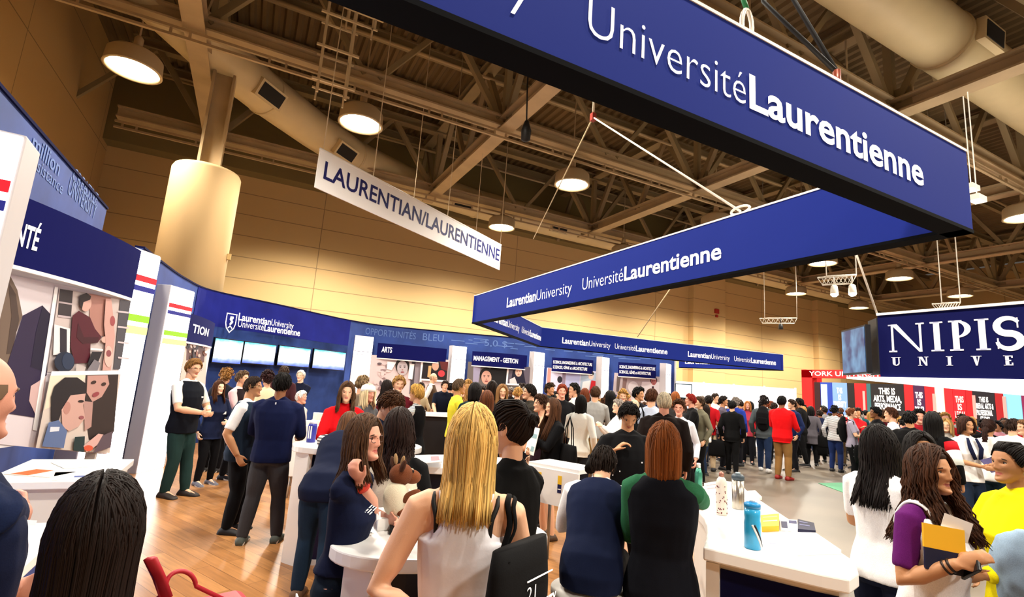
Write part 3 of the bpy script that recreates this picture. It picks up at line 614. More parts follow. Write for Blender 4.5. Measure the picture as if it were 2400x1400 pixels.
# ---- hanging signs
def wire(label, pts, r, hexc, group=None, cat='wire', name='hanging_wire'):
    mb = MB(); mb.tube(pts, r, 6); return tag(mb.build(name, mat(hexc, 0.6)), label, cat, group)
ZB, ZS = 2.90, 3.43
S = [V(p) for p in ((-4.2, 1.47), (3.83, 1.47), (3.83, 9.05), (7.22, 12.38), (11.9, 11.9), (16.0, 11.2), (14.9, 14.6))]
t = thing('ribbon_sign', 'huge folded blue ribbon sign hanging overhead with white lettering', 'sign', (3.8, 1.5, 2.9))
for i in range(len(S)-1):
    a, b = S[i], S[i+1]; d = (b-a).normalized(); n = V((d.y, -d.x))
    mb = MB(); L = (b-a).length; th = 0.06
    c = (a+b)/2; rz = atan2(d.y, d.x)
    mb.box((c.x, c.y, (ZB+ZS)/2), (L+th*2-0.002*i, th*2, ZS-ZB-0.001*i), rz)
    mb.build('fabric_face', SIGN, t)
    mb = MB(); mb.box((c.x, c.y, ZB-0.006), (L+th*2, th*2+0.01, 0.022), rz); mb.build('bottom_edge', SIGN_E, t)
    mb = MB(); mb.box((c.x, c.y, ZS+0.004), (L+th*2, th*2+0.01, 0.016), rz); mb.build('top_edge', WHITE, t)
def sign_text(a, b, side, items, zc=3.05, cap=0.165):
    a = V(a); b = V(b); d = (b-a).normalized(); n = V((d.y, -d.x))*side
    f = lambda u, v, w: V((a.x+d.x*u+n.x*w, a.y+d.y*u+n.y*w, v))
    mb = MB()
    for body, u0, wd, off in items: letters(mb, body, f, u0, zc, wd, cap, 0.064, off)
    mb.build('lettering', LETTER, t)
sign_text((0, 1.47), (3.83, 1.47), 1, [('University', -0.16, 0.87, -0.012), ('Laurentian', -1.10, 0.92, 0.02), ('Université', 0.945, 0.86, -0.012), ('Laurentienne', 1.83, 1.49, 0.022)])
sign_text((3.83, 9.05), (3.83, 1.47), 1, [('Laurentian', 1.42, 0.98, 0.022), ('University', 2.42, 0.95, -0.01), ('Université', 3.62, 0.82, -0.01), ('Laurentienne', 4.46, 1.38, 0.022)])
d_ = (S[3]-S[2]).length
sign_text(S[2], S[3], 1, [('Laurentian', 0.7, 0.98, 0.022), ('University', 1.7, 0.9, -0.01), ('Université', 2.8, 0.75, -0.01), ('Laurentienne', 3.56, 1.1, 0.022)])
L4 = (S[4]-S[3]).length
sign_text(S[3], S[4], 1, [('Laurentian', 0.68, 0.86, 0.022), ('University', 1.56, 0.72, -0.01), ('Université', 2.44, 0.72, -0.01), ('Laurentienne', 3.18, 1.17, 0.022)])
sign_text(S[4], S[5], 1, [('Laurentian', 0.42, 0.86, 0.022), ('University', 1.30, 0.72, -0.01), ('Université', 2.2, 0.66, -0.01), ('Laurentienne', 2.88, 1.02, 0.022)])
sign_text(S[6], S[5], 1, [('Laurentian', 0.2, 0.95, 0.022), ('University', 1.2, 0.8, -0.01)], cap=0.15)
# rigging of the ribbon sign
q = V((1.9, 1.47, 3.43)); tt = thing('sign_rigging', 'white steel link with green sleeve holding up the near blue sign', 'hook', q)
mb = MB(); ring = [q+V((0.035*cos(i*2*pi/16), 0, 0.10+0.085*sin(i*2*pi/16))) for i in range(17)]; mb.tube(ring, 0.011, 8, cap=False); mb.build('steel_link', mat('#e8e2d6', 0.3, 0.4), tt)
mb = MB(); mb.tube([q+V((0, 0, 0.19)), q+V((-0.02, 0.02, 0.30))], 0.012, 6); mb.build('green_sleeve', mat('#1f7a48', 0.5), tt); mb = MB(); mb.tube([q+V((-0.02, 0.02, 0.3)), q+V((-0.9, 0.9, 8.4))], 0.007, 6); mb.build('wire_rope', mat('#9c8f78'), tt)
q = V((2.62, 1.47, 3.43)); tt = thing('sign_sling', 'black V-shaped strap sling holding the near blue sign at top right', 'strap', q)
for e in ((-0.25, 0.25, 0.62), (0.55, 1.1, 2.6)):
    mb = MB(); mb.tube([q+V((0, 0, 0.12)), q+V(e), q+V((e[0]*1.2, e[1]*1.2, 5.5))], 0.014, 6); mb.build('strap', BLACK, tt)
mb = MB(); mb.tube([q, q+V((0, 0, 0.13))], 0.02, 8); mb.build('shackle', mat('#7a2f16', 0.4, 0.3), tt)
rig = at(1390, 275, 7.2); end = onX(1735, 494, 3.83); end.z = ZS
tt = thing('sign_rope', 'white rope slanting down to the right arm of the blue ribbon sign', 'rope', end)
mb = MB(); mb.tube([rig, end+V((0, 0, 0.05))], 0.012, 6); mb.build('rope', mat('#f2e9d8', 0.7), tt); mb = MB(); ring = [end+V((0, 0.10*cos(i*pi/8), 0.06+0.035*sin(i*pi/8))) for i in range(17)]; mb.tube(ring, 0.012, 6, cap=False); mb.build('steel_link', mat('#e8e2d6', 0.3, 0.4), tt)
mb = MB(); mb.tube([rig+V((0, 0, 0.04)), rig+V((0, 0, 2.6))], 0.02, 6); mb.build('upper_rope', mat('#d8cbb2', 0.7), tt); mb = MB(); mb.box(rig, (0.07, 0.07, 0.12)); mb.build('red_hook', mat('#8c2a1c', 0.5), tt)
for k, (p0, p1) in enumerate((((1385, 290), (1250, 560)), ((1570, 678), (1494, 790)))):
    a = rig if k == 0 else at(1570, 678, 12.2); b = at(p1[0], p1[1], 14.0 if k == 0 else 13.2)
    wire(['thin wire running down from the white rope towards the back of the hall', 'pale wire sloping down to the far blue ribbon sign'][k], [a, b], 0.012, '#cbb890')
tt = thing('power_cable', 'black cable with a plug hanging below the roof beam', 'cable', at(1232, 330, 9.0))
p = at(1236, 200, 9.3); p2 = at(1234, 295, 9.3); mb = MB(); mb.tube([p+V((0, 0, 2.5)), p, p2], 0.018, 6); mb.build('cable', BLACK, tt); mb = MB(); mb.lathe([(0.04, 0.1), (0.1, -0.1), (0.09, -0.3), (0.02, -0.34)], p2, 12); mb.build('plug', BLACK, tt)

# white lettered banner
zB, zT = 5.45, 6.29
La = V((0.73, 10.67)); Lb = V((6.86, 14.62)); d = (Lb-La).normalized(); n = V((d.y, -d.x)); L = (Lb-La).length
t = thing('hanging_banner', 'long white banner with navy capital letters hanging before the back wall', 'banner', (La.x, La.y, zB))
f = lambda u, v, w: V((La.x+d.x*u+n.x*w, La.y+d.y*u+n.y*w, v))
mb = MB(); mb.prism([(0, zB), (L, zB-0.02), (L, zT-0.02), (0, zT)], f, -0.03, 0.0); mb.build('fabric', mat('#fbfafa', 0.7), t)
mb = MB(); letters(mb, 'LAURENTIAN/LAURENTIENNE', f, 0.16, 5.71, L-0.24, 0.38, 0.006, 0.016); mb.build('lettering', mat('#13175e', 0.6), t)
mb = MB(); mb.tube([f(0, zT, -0.015), f(L, zT-0.02, -0.015)], 0.03, 8); mb.build('top_pole', WHITE, t)
for i in range(6):
    u = L*(0.01+0.196*i); b_ = f(u, zT, 0); wire('thin suspension wire of the white lettered banner', [b_, b_+V((0, 0, 5.6))], 0.010, '#c9b898', 'wires of the white banner')

# ================================================================== NEIGHBOURING STANDS
# navy sign with white serif capitals
t = thing('overhead_sign', 'navy overhead sign with large white serif letters at right', 'sign', (11.5, 5, 2.45))
NZ0, NZ1 = 2.45, 3.72; XN = 11.5
mb = MB(); mb.box((XN+0.15, 1.85, (NZ0+NZ1)/2), (0.3, 8.0, NZ1-NZ0)); mb.build('sign_face', mat('#080c46', 0.85, spec=0.12), t)
mb = MB(); mb.bar((XN-0.01, 5.85, NZ1+0.02), (XN-0.01, -2.1, NZ1+0.02), 0.06, 0.05); mb.build('top_trim', WHITE, t)
mb = MB(); mb.bar((XN, 5.85, (NZ0+NZ1)/2), (XN+0.35, 6.2, (NZ0+NZ1)/2), 0.04, NZ1-NZ0-0.1); mb.build('end_face', mat('#07080f', 0.5), t)
fN = lambda u, v, w: V((XN-w, 5.85-u, NZ0+v))
def serif(mb, ch, u0, v0, h, wd, sw):
    """roman capital made of stems, hairlines and bracketed serifs"""
    th = sw*0.38; sf = sw*0.55; st = h*0.05
    R = lambda x0, y0, x1, y1: mb.prism([(u0+x0, v0+y0), (u0+x1, v0+y0), (u0+x1, v0+y1), (u0+x0, v0+y1)], fN, 0.0, 0.012)
    Q = lambda pts: mb.prism([(u0+x, v0+y) for x, y in pts], fN, 0.0, 0.0125)
    def stem(x, s=sw): R(x, 0, x+s, h); R(x-sf, 0, x+s+sf, st); R(x-sf, h-st, x+s+sf, h)
    if ch == 'N':
        stem(sf, th); R(wd-th-sf, 0, wd-sf, h); R(wd-th-2*sf, h-st, wd, h); R(0, h-st, sf+sw, h)
        Q([(sf, h), (sf+sw*1.1, h), (wd-sf, 0), (wd-sf-sw*0.5, 0)])
    elif ch == 'I': stem((wd-sw)/2)
    elif ch in 'PS':
        body = []
        if ch == 'P':
            stem(sf); x0 = sf+sw*0.5; r = h*0.29; cy = h-r; N = 14
            o = [(x0+(wd-x0)*sin(a)*1.0, cy+r*cos(a)) for a in [pi*i/N for i in range(N+1)]]; i_ = [(x0+(wd-x0-sw*0.95)*sin(a), cy+(r-th*0.8)*cos(a)) for a in [pi*i/N for i in range(N+1)]]
        else:
            N = 36; cl = []
            for i in range(N+1):
                s_ = i/N
                if s_ < 0.5: a = radians(25+(270-25)*(s_/0.5)); cl.append((wd/2+wd*0.40*cos(a), h*0.735+h*0.235*sin(a)))
                else: a = radians(90-(290-25)*((s_-0.5)/0.5)); cl.append((wd/2+wd*0.42*cos(a), h*0.265+h*0.235*sin(a)))
            cl[N//2] = (wd*0.5, h*0.5); o = []; i_ = []
            for i in range(N+1):
                a = V(cl[max(i-1, 0)]); b = V(cl[min(i+1, N)]); dv = (b-a).normalized(); nv = V((-dv.y, dv.x)); ww = sw*(0.25+0.40*abs(dv.x*0.6-dv.y*0.8)**1.2 if False else 0.26+0.34*sin(pi*i/N))
                o.append(tuple(V(cl[i])+nv*ww)); i_.append(tuple(V(cl[i])-nv*ww))
            R(wd*0.82, h*0.66, wd*0.87, h*0.97); R(wd*0.08, h*0.03, wd*0.13, h*0.36)
        for k in range(len(o)-1): Q([o[k], o[k+1], i_[k+1], i_[k]])
    elif ch == 'U':
        R(sf, h*0.3, sf+sw, h); R(0, h-st, sw+2*sf, h); R(wd-sf-th, h*0.3, wd-sf, h); R(wd-th-2*sf, h-st, wd, h); N = 12; cx = wd/2; ro = wd/2-sf
        for k in range(N):
            a0, a1 = pi+pi*k/N, pi+pi*(k+1)/N; w0 = sw+(th-sw)*k/N; w1 = sw+(th-sw)*(k+1)/N
            Q([(cx+ro*cos(a0), h*0.31+h*0.31*sin(a0)), (cx+ro*cos(a1), h*0.31+h*0.31*sin(a1)), (cx+(ro-w1)*cos(a1), h*0.31+(h*0.31-th)*sin(a1)), (cx+(ro-w0)*cos(a0), h*0.31+(h*0.31-th)*sin(a0))])
    elif ch == 'V':
        Q([(sf, h), (sf+sw, h), (wd/2+sw*0.3, 0), (wd/2-sw*0.2, 0)]); Q([(wd-sf-th, h), (wd-sf, h), (wd/2+sw*0.25, 0), (wd/2, 0)]); R(0, h-st, sw+2*sf, h); R(wd-th-2*sf, h-st, wd, h)
    elif ch == 'E':
        stem(sf); R(sf, 0, wd, th); R(sf, h-th, wd, h); R(sf, h/2-th/2, wd*0.8, h/2+th/2); R(wd-th, 0, wd, h*0.28); R(wd-th, h*0.75, wd, h)
    elif ch == 'G' or ch == 'R': stem(sf)
big = [('N', 2085, 2170), ('I', 2180, 2218), ('P', 2228, 2280), ('I', 2288, 2325), ('S', 2335, 2402)]
mb = MB()
for ch, x0, x1 in big:
    a = onX(x0, 825, XN).y; b = onX(x1, 825, XN).y; u0 = 5.85-a; wd = a-b
    serif(mb, ch, u0, 0.50, 0.56, wd, 0.095)
small = [('U', 2090, 2112), ('N', 2152, 2177), ('I', 2220, 2232), ('V', 2277, 2302), ('E', 2353, 2375)]
for ch, x0, x1 in small:
    a = onX(x0, 850, XN).y; b = onX(x1, 850, XN).y; serif(mb, ch, 5.85-a, 0.23, 0.17, a-b, 0.045)
mb.build('lettering', mat('#eceaf0', 0.6, emit=0.15), t)
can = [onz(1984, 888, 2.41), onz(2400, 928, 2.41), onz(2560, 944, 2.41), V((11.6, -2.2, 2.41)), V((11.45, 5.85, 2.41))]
mb = MB(); mb.prism([(p.x, p.y) for p in can], lambda u, v, w_: V((u, v, w_)), 2.41, 2.45); mb.build('white_canopy', mat('#f7f7f8', 0.5, emit=0.8), t)  # emission added so the canopy's underside reads bright white; not a lamp
for p in ((11.8, 5.7), (11.8, -1.9)):
    mb = MB(); mb.tube([(p[0], p[1], 0), (p[0], p[1], 2.42)], 0.06, 10); mb.build('support_pole', GREY, t) if p[1] < 0 else None
a = V((12.1, 6.88)); b = V((11.38, 5.98)); d = (b-a).normalized(); n = V((d.y, -d.x))
if n.dot(-a) < 0: n = -n
t = thing('hanging_screen', 'tall screen with a blue picture at the left end of the navy sign', 'screen', (a.x, a.y, 2.45))
mb = MB(); mb.bar((a.x, a.y, 3.02), (b.x, b.y, 3.02), 0.1, 1.02); mb.build('bezel', mat('#0a0c16', 0.4), t)
q = P3((a+b)/2, 3.02)+P3(n)*0.055
mb = MB(); mb.bar(P3(a, 3.02)+P3(n)*0.055+P3(d)*0.04, P3(b, 3.02)+P3(n)*0.055-P3(d)*0.04, 0.012, 0.94)
bl = bpy.data.materials.new('blue_picture'); bl.use_nodes = True; nt = bl.node_tree; nz = nt.nodes.new('ShaderNodeTexNoise'); nz.inputs['Scale'].default_value = 2.2; r = nt.nodes.new('ShaderNodeValToRGB')
r.color_ramp.elements[0].position = 0.35; r.color_ramp.elements[0].color = lin('#0d2b66'); r.color_ramp.elements[1].position = 0.65; r.color_ramp.elements[1].color = lin('#6aa0c8')
nt.links.new(nz.outputs['Fac'], r.inputs['Fac']); nt.links.new(r.outputs['Color'], nt.nodes['Principled BSDF'].inputs['Emission Color']); nt.nodes['Principled BSDF'].inputs['Emission Strength'].default_value = 0.7; nt.nodes['Principled BSDF'].inputs['Base Color'].default_value = (0.02, 0.02, 0.03, 1)
mb.build('display', bl, t)
wire('pale rope holding the left end of the navy sign', [V((11.5, 5.85, 3.75)), at(2005, 590, 12.6), at(2005, 590, 12.6)+V((0, 0, 5))], 0.02, '#d8cdbd')
# red stand in the distance
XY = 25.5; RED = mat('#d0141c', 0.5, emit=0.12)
def yk(x, y, w=0.0): p = onX(x, y, XY); return V((p.x-w, p.y, p.z))
t = thing('red_stand', 'red exhibition stand frame with white lettering in the distance', 'stand', (XY, 16, 0))
mb = MB(); y0 = yk(1879, 900).y; mb.box((XY+0.4, y0-0.28, 1.8), (0.8, 0.56, 3.6)); mb.box((XY+0.2, 10.8, 3.42), (0.4, y0*2-21.6, 0.40)); mb.build('red_frame', RED, t)
mb = MB(); fY = lambda u, v, w: V((XY-w-0.01, y0-u, v)); letters(mb, 'YORK UNIVERSITY', fY, 0.42, 3.32, 3.6, 0.22, 0.004, 0.01); mb.build('lettering', LETTER, t)
bands = [(1908, 1922, '#2a0a14'), (1922, 1950, '#1d3a9c'), (1950, 1985, '#6f93d8'), (1985, 2002, '#0d0a10'), (2002, 2030, '#c4101a'), (2030, 2040, '#2b5d63'), (2040, 2118, '#0c0a12'), (2118, 2140, '#c8121c'), (2140, 2166, '#3a1440'), (2166, 2190, '#b41420'), (2190, 2212, '#f3e4c8'), (2212, 2232, '#d01822'), (2232, 2262, '#c81020'), (2262, 2278, '#b00d18'), (2278, 2330, '#15101a'), (2330, 2350, '#9c1018'), (2350, 2392, '#7fc0dc'), (2392, 2440, '#7a1848')]
look = {0: 'dark maroon', 1: 'royal blue', 2: 'pale blue', 3: 'black', 4: 'bright red', 5: 'thin teal', 6: 'wide black', 7: 'narrow red', 8: 'purple', 9: 'striped red', 10: 'cream', 11: 'plain red', 12: 'lettered red', 13: 'deep red', 14: 'black lettered', 15: 'dark red', 16: 'sky-blue', 17: 'plum'}
yl = {0: 'beside the red post', 3: 'between pale blue and red panels', 7: 'right of the wide black one', 9: 'left of the cream one', 11: 'right of the cream one', 13: 'left of the black lettered one', 15: 'beside the sky-blue picture', 17: 'at the edge of the photo'}
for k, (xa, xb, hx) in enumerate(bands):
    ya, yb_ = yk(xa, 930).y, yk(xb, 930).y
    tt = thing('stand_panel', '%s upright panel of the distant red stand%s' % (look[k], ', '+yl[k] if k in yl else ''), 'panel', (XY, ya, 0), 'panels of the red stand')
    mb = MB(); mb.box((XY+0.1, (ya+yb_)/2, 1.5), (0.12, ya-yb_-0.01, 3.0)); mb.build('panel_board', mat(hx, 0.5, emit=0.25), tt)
    def txt(lines, z, cap, hx2='#ffffff'):
        mb = MB(); fP = lambda u, v, w: V((XY+0.04-w-0.005, ya-u, v)); wd = ya-yb_
        for i, s_ in enumerate(lines):
            k_ = len(s_)/max(len(x) for x in lines); letters(mb, s_, fP, wd*(0.5-0.42*k_), z-i*cap*1.25, wd*0.84*k_, cap, 0.004, 0.03)
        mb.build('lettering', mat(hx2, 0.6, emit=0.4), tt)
    if k == 6: txt(['THIS IS', 'ARTS, MEDIA,', 'PERFORMANCE', '& DESIGN'], 2.55, 0.27)
    elif k == 2: txt(['THIS', 'IS', 'DIVERSITY'], 2.5, 0.26)
    elif k == 8: txt(['THIS', 'IS', 'POWER'], 2.45, 0.24)
    elif k == 12: txt(['THIS', 'IS', 'LEGAL'], 2.35, 0.24, '#f6d9d4')
    elif k == 14: txt(['THIS IS', 'LIBERAL ARTS &', 'PROFESSIONAL', 'STUDIES'], 2.4, 0.2)
    elif k == 1:
        mb = MB(); mb.box((XY+0.03, (ya+yb_)/2+0.1, 2.3), (0.02, (ya-yb_)*0.5, 1.2)); mb.build('light_box', mat('#bfe3e6', 0.4, emit=0.8), tt)
    elif k in (4, 9, 13, 15):
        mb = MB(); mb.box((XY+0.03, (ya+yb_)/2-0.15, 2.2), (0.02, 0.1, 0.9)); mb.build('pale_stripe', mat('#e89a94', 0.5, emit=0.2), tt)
# white partition wall and little screen before it
pa = at(1580, 893, 23.0); pb = at(1864, 912, 24.3); zt = 2.44
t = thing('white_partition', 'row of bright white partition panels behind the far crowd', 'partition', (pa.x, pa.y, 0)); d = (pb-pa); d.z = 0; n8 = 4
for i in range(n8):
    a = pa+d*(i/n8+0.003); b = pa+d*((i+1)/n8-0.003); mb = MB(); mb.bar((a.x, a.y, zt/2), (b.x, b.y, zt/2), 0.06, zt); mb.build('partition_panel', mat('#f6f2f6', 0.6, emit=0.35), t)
for i in range(n8+1):
    a = pa+d*(i/n8); mb = MB(); mb.tube([(a.x, a.y, 0), (a.x, a.y, zt+0.04)], 0.04, 8); mb.build('partition_post', mat('#cfc4b8', 0.5), t)
a = at(1582, 916, 17.2); b = at(1622, 918, 17.2); t = thing('monitor', 'thin-framed monitor with a pale blue picture at the stand wall end', 'screen', (a.x, a.y, 1.2))
za, zb_ = at(1600, 900, 17.2).z, at(1600, 934, 17.2).z
mb = MB(); mb.bar((a.x, a.y, (za+zb_)/2), (b.x, b.y, (za+zb_)/2), 0.06, za-zb_); mb.build('bezel', mat('#101820', 0.4), t); n_ = V((-a.x, -a.y, 0)).normalized()
mb = MB(); mb.bar(V((a.x, a.y, (za+zb_)/2))+n_*0.035+(b-a)*0.05, V((b.x, b.y, (za+zb_)/2))+n_*0.035-(b-a)*0.05, 0.01, (za-zb_)*0.88); mb.build('display', mat('#cdeaf4', 0.4, emit=0.8), t)
mb = MB(); mb.tube([((a.x+b.x)/2, (a.y+b.y)/2, 0), ((a.x+b.x)/2, (a.y+b.y)/2, zb_)], 0.04, 8); mb.build('stand', BLACK, t)
# lit truss bars hung from the roof
def light_bar(label, x0, y0, x1, y1, d, heads):
    a = at(x0, y0, d); b = at(x1, y1, d); b.z = a.z
    t = thing('truss_bar', label, 'light bar', a, 'light bars hanging from the roof'); m = mat('#e9e2d2', 0.4, 0.2)
    mb = MB()
    for dz, dy in ((0, 0), (0, 0.25), (-0.22, 0.12)): mb.tube([a+V((0, dy, dz)), b+V((0, dy, dz))], 0.025, 6)
    for i in range(8): q = a.lerp(b, i/7); mb.tube([q, q+V((0, 0.12, -0.22)), q+V((0, 0.25, 0)), q], 0.014, 5)
    mb.build('truss_frame', m, t)
    for q in (a, b): mb = MB(); mb.tube([q, q+V((0, 0, 12.05-q.z))], 0.016, 5); mb.build('hanging_rod', m, t)
    for (k, lit) in heads:
        q = a.lerp(b, k)+V((0, 0, -0.40)); mb = MB(); mb.lathe([(0.04, 0.15), (0.08, 0.11), (0.10, -0.09), (0.09, -0.10)], q, 14); mb.tube([q+V((0, 0, 0.18)), q+V((0, 0, 0.4))], 0.02, 6); s = mb.build('spotlight', mat('#141312', 0.5) if not lit else mat('#ded6c6', 0.4), t)
        if lit: mb = MB(); mb.lathe([(0.085, -0.09), (0.095, -0.12), (0.05, -0.17), (0.01, -0.18)], q, 14); mb.build('lens', mat('#fff3d8', emit=25.0), s)
light_bar('lit white truss bar with two glowing spotlights below the blue sign', 1937, 648, 2008, 668, 16.0, [(0.25, True), (0.85, True)])
light_bar('low white truss bar with a dark spotlight before the back wall', 1792, 746, 1868, 744, 25.0, [(0.5, False)])
light_bar('short white truss bar just above the white lettered navy sign', 2207, 711, 2252, 724, 20.0, [])
for nm, (x, y) in (('small white lamp plate left of the right-edge ceiling lamp', (2290, 466)), ('tiny pale box lamp above the small white lamp plate', (2276, 440))):
    q = at(x, y, 14.0 if y > 450 else 15.2); mb = MB(); mb.box(q, (0.36, 0.2, 0.12)); mb.tube([q, q+V((0, 0, 3.0))], 0.012, 5); tag(mb.build('box_lamp', mat('#efe6d2', 0.5, emit=0.6)), nm, 'lamp', 'small box lamps')
# green carpets on the aisle floor
for nm, poly in (('flat green carpet strip on the aisle floor behind the white-shirted back', [(1918, 1134), (2100, 1130), (2120, 1175), (2010, 1168)]), ('green carpet under the far right visitors', [(2150, 1130), (2290, 1100), (2330, 1230), (2240, 1218)])):
    q = [onz(x, y, 0) for x, y in poly]; mb = MB(); mb.prism([(p.x, p.y) for p in q], lambda u, v, w_: V((u, v, w_)), 0.001, 0.012); tag(mb.build('carpet', mat('#5f9a78', 0.95, bump=0.3)), nm, 'carpet')
# ================================================================== FURNITURE OF THE STAND
TOPW = mat('#fbfaf8', 0.3, coat=0.2)
def superell(cx, cy, a, b, rz=0.0, n=48, e=2.3):
    out = []
    for i in range(n):
        t = 2*pi*i/n; c, s = cos(t), sin(t); x = a*math.copysign(abs(c)**(2/e), c); y = b*math.copysign(abs(s)**(2/e), s)
        out.append((cx+x*cos(rz)-y*sin(rz), cy+x*sin(rz)+y*cos(rz)))
    return out
W3 = lambda u, v, w: V((u, v, w))
def oval_counter(label, cx, cy, a, b, z=1.0, body='#0a0c3c', rz=0.0, post=None):
    t = thing('counter', label, 'counter', (cx, cy, 0), 'white-topped counters of the stand')
    mb = MB(); mb.prism(superell(cx, cy, a, b, rz), W3, z-0.06, z); mb.build('counter_top', TOPW, t, bevel=0.008)
    mb = MB(); mb.prism(superell(cx, cy, a*0.84, b*0.8, rz), W3, 0.06, z-0.06); mb.build('counter_body', mat(body, 0.45), t)
    mb = MB(); mb.prism(superell(cx, cy, a*0.86, b*0.83, rz), W3, 0.0, 0.06); mb.build('plinth', WHITE, t)
    if post:
        mb = MB(); mb.box((post[0], post[1], (z-0.06)/2), (0.05, post[2], z-0.06), post[3]); mb.build('edge_panel', WHITE, t, bevel=0.004)
    return t
oval_counter('white round-ended counter in front, plush moose and papers on it', 0.99, 2.52, 0.55, 0.34, post=(0.56, 2.36, 0.16, 0.6), body='#05061a')
oval_counter('white oval counter with navy body, blue bottle on it', 1.14, 5.46, 0.64, 0.38, z=1.05, post=(0.60, 5.30, 0.18, 0.6))
oval_counter('white counter half hidden behind the dark wavy-haired visitor', 1.95, 4.75, 0.62, 0.4, body='#06071c')
t = thing('counter', 'far counter with white top and black body under the person in dark polo', 'counter', (3.95, 11.6, 0), 'white-topped counters of the stand')
mb = MB(); mb.box((4.0, 11.6, 0.97), (1.0, 0.62, 0.06)); mb.build('counter_top', TOPW, t); mb = MB(); mb.box((4.0, 11.62, 0.47), (0.9, 0.5, 0.94)); mb.build('counter_body', mat('#07070c', 0.5), t)
# table with hanging white front and printed bars
pa, pb, pc, pd = V((2.70, 4.70, 1)), V((2.95, 4.16, 1)), V((3.30, 4.32, 1)), V((3.05, 4.86, 1))
t = thing('counter', 'white table with two yellow and navy printed bars on its front', 'counter', (3.0, 4.5, 0), 'white-topped counters of the stand')
mb = MB(); mb.prism([(p.x, p.y) for p in (pa, pb, pc, pd)], W3, 0.96, 1.0); mb.build('table_top', TOPW, t)
mb = MB(); mb.bar(pa+V((0, 0, -0.2)), pb+V((0, 0, -0.2)), 0.03, 0.33); mb.build('front_panel', WHITE, t)
for p in (pa.lerp(pc, .1), pb.lerp(pd, .1), pc.lerp(pa, .1), pd.lerp(pb, .1)): mb = MB(); mb.tube([(p.x, p.y, 0), (p.x, p.y, 0.97)], 0.018, 8); mb.build('leg', mat('#8c8c8c', 0.3, 0.8), t)
dn = (pb-pa).normalized(); nv = V((dn.y, -dn.x, 0)); 
if nv.dot(-pa) < 0: nv = -nv
for k in (0.26, 0.66):
    q = pa.lerp(pb, k); fb = lambda u, v, w: q+dn*u+nv*(0.016+w)+V((0, 0, v-1.0))
    mb = MB(); mb.prism([(-.022, .84), (.022, .84), (.022, .92), (-.022, .92)], fb, 0, 0.002, 0); mb.prism([(-.022, .76), (.022, .76), (.022, .84), (-.022, .84)], fb, 0, 0.002, 1); mb.prism([(-.018, .79), (.018, .79), (.018, .80), (-.018, .80)], fb, 0, 0.003, 2)
    mb.build('printed_bar', [mat('#f0c02c', 0.5), mat('#1b1f52', 0.5), WHITE], t)
# curved counter at right
C3 = [(2.07, 1.87), (2.20, 1.97), (2.32, 2.07), (2.45, 2.19), (2.57, 2.32), (2.69, 2.48), (2.95, 2.78), (3.2, 2.97), (3.44, 3.12), (3.7, 3.24), (3.92, 3.30), (3.98, 3.18), (3.75, 2.95), (3.49, 2.63), (3.15, 2.17), (2.75, 1.62), (2.66, 1.50), (2.50, 1.40), (2.36, 1.36), (2.30, 1.44)]
CZ = 1.05
t = thing('counter', 'long curved white counter at right with bottles and leaflets on it', 'counter', (2.6, 2.0, 0), 'white-topped counters of the stand')
mb = MB(); mb.prism(C3[::-1], W3, CZ-0.06, CZ); mb.build('counter_top', TOPW, t, bevel=0.008)
cx = sum(p[0] for p in C3)/len(C3); cy = sum(p[1] for p in C3)/len(C3)
inn = [(cx+(x-cx)*0.93, cy+(y-cy)*0.93) for x, y in C3]
mb = MB(); mb.prism(inn[::-1], W3, 0, CZ-0.06); mb.build('counter_body', mat('#e3ddd6', 0.5), t)
a, b = V((*inn[0], 0)), V((*inn[-2], 0)); mb = MB(); mb.bar(a.lerp(b, 0.12)+V((0, 0, 0.49)), b+V((0, 0, 0.49)), 0.03, 0.93); mb.build('front_panel', NAVY_D, t)
a2, b2 = V((*inn[15], 0)), V((*inn[18], 0)); mb = MB(); mb.bar(a+V((-0.012, -0.012, 0.49)), a.lerp(b, 0.11)+V((-0.012, -0.012, 0.49)), 0.04, 0.98); mb.build('edge_panel', WHITE, t)
# side tables by the left wall
for (lab, x0, x1, y0, y1, z, hx) in (('narrow side counter with blue front beside the bald person', -1.5, -0.64, 2.45, 3.30, 0.95, '#1e4fa0'), ('white side counter under the first photo panel with papers on it', -1.34, -0.70, 4.32, 5.2, 0.95, '#e8e2d8')):
    t = thing('counter', lab, 'counter', ((x0+x1)/2, (y0+y1)/2, 0), 'white-topped counters of the stand')
    mb = MB(); mb.box(((x0+x1)/2, (y0+y1)/2, z-0.025), (x1-x0, y1-y0, 0.05)); mb.build('counter_top', TOPW, t, bevel=0.006)
    mb = MB(); mb.box(((x0+x1)/2, (y0+y1)/2+0.02, (z-0.05)/2), (x1-x0-0.06, y1-y0-0.06, z-0.05)); mb.build('counter_body', mat(hx, 0.45), t)
# papers
def sheet(name, label, cat, x, y, z, wd, ln, rz, hx, th=0.003, group=None, marks=()):
    t = thing(name, label, cat, (x, y, z), group, absolute=False); t.rotation_euler = (0, 0, rz)
    mb = MB(); mb.box((0, 0, th/2), (wd, ln, th)); mb.build('paper', mat(hx, 0.6), t)
    if marks:
        mb = MB(); ms = []
        for i, (hx2, cx_, cy_, w_, l_) in enumerate(marks): mb.box((cx_*wd, cy_*ln, th+0.0006), (w_*wd, l_*ln, 0.001), mi=i); ms.append(mat(hx2, 0.6))
        mb.build('print', ms, t)
    return t
sheet('leaflet', 'white leaflet lying on the side counter under the photo panel', 'leaflet', -1.02, 4.95, 0.951, 0.21, 0.30, 0.5, '#fbfbf8')
sheet('leaflet', 'orange printed leaflet lying on the side counter under the photo panel', 'leaflet', -1.12, 4.6, 0.951, 0.21, 0.30, 1.1, '#f3e6dc', marks=[('#e0622a', 0, 0.2, 0.9, 0.4)])
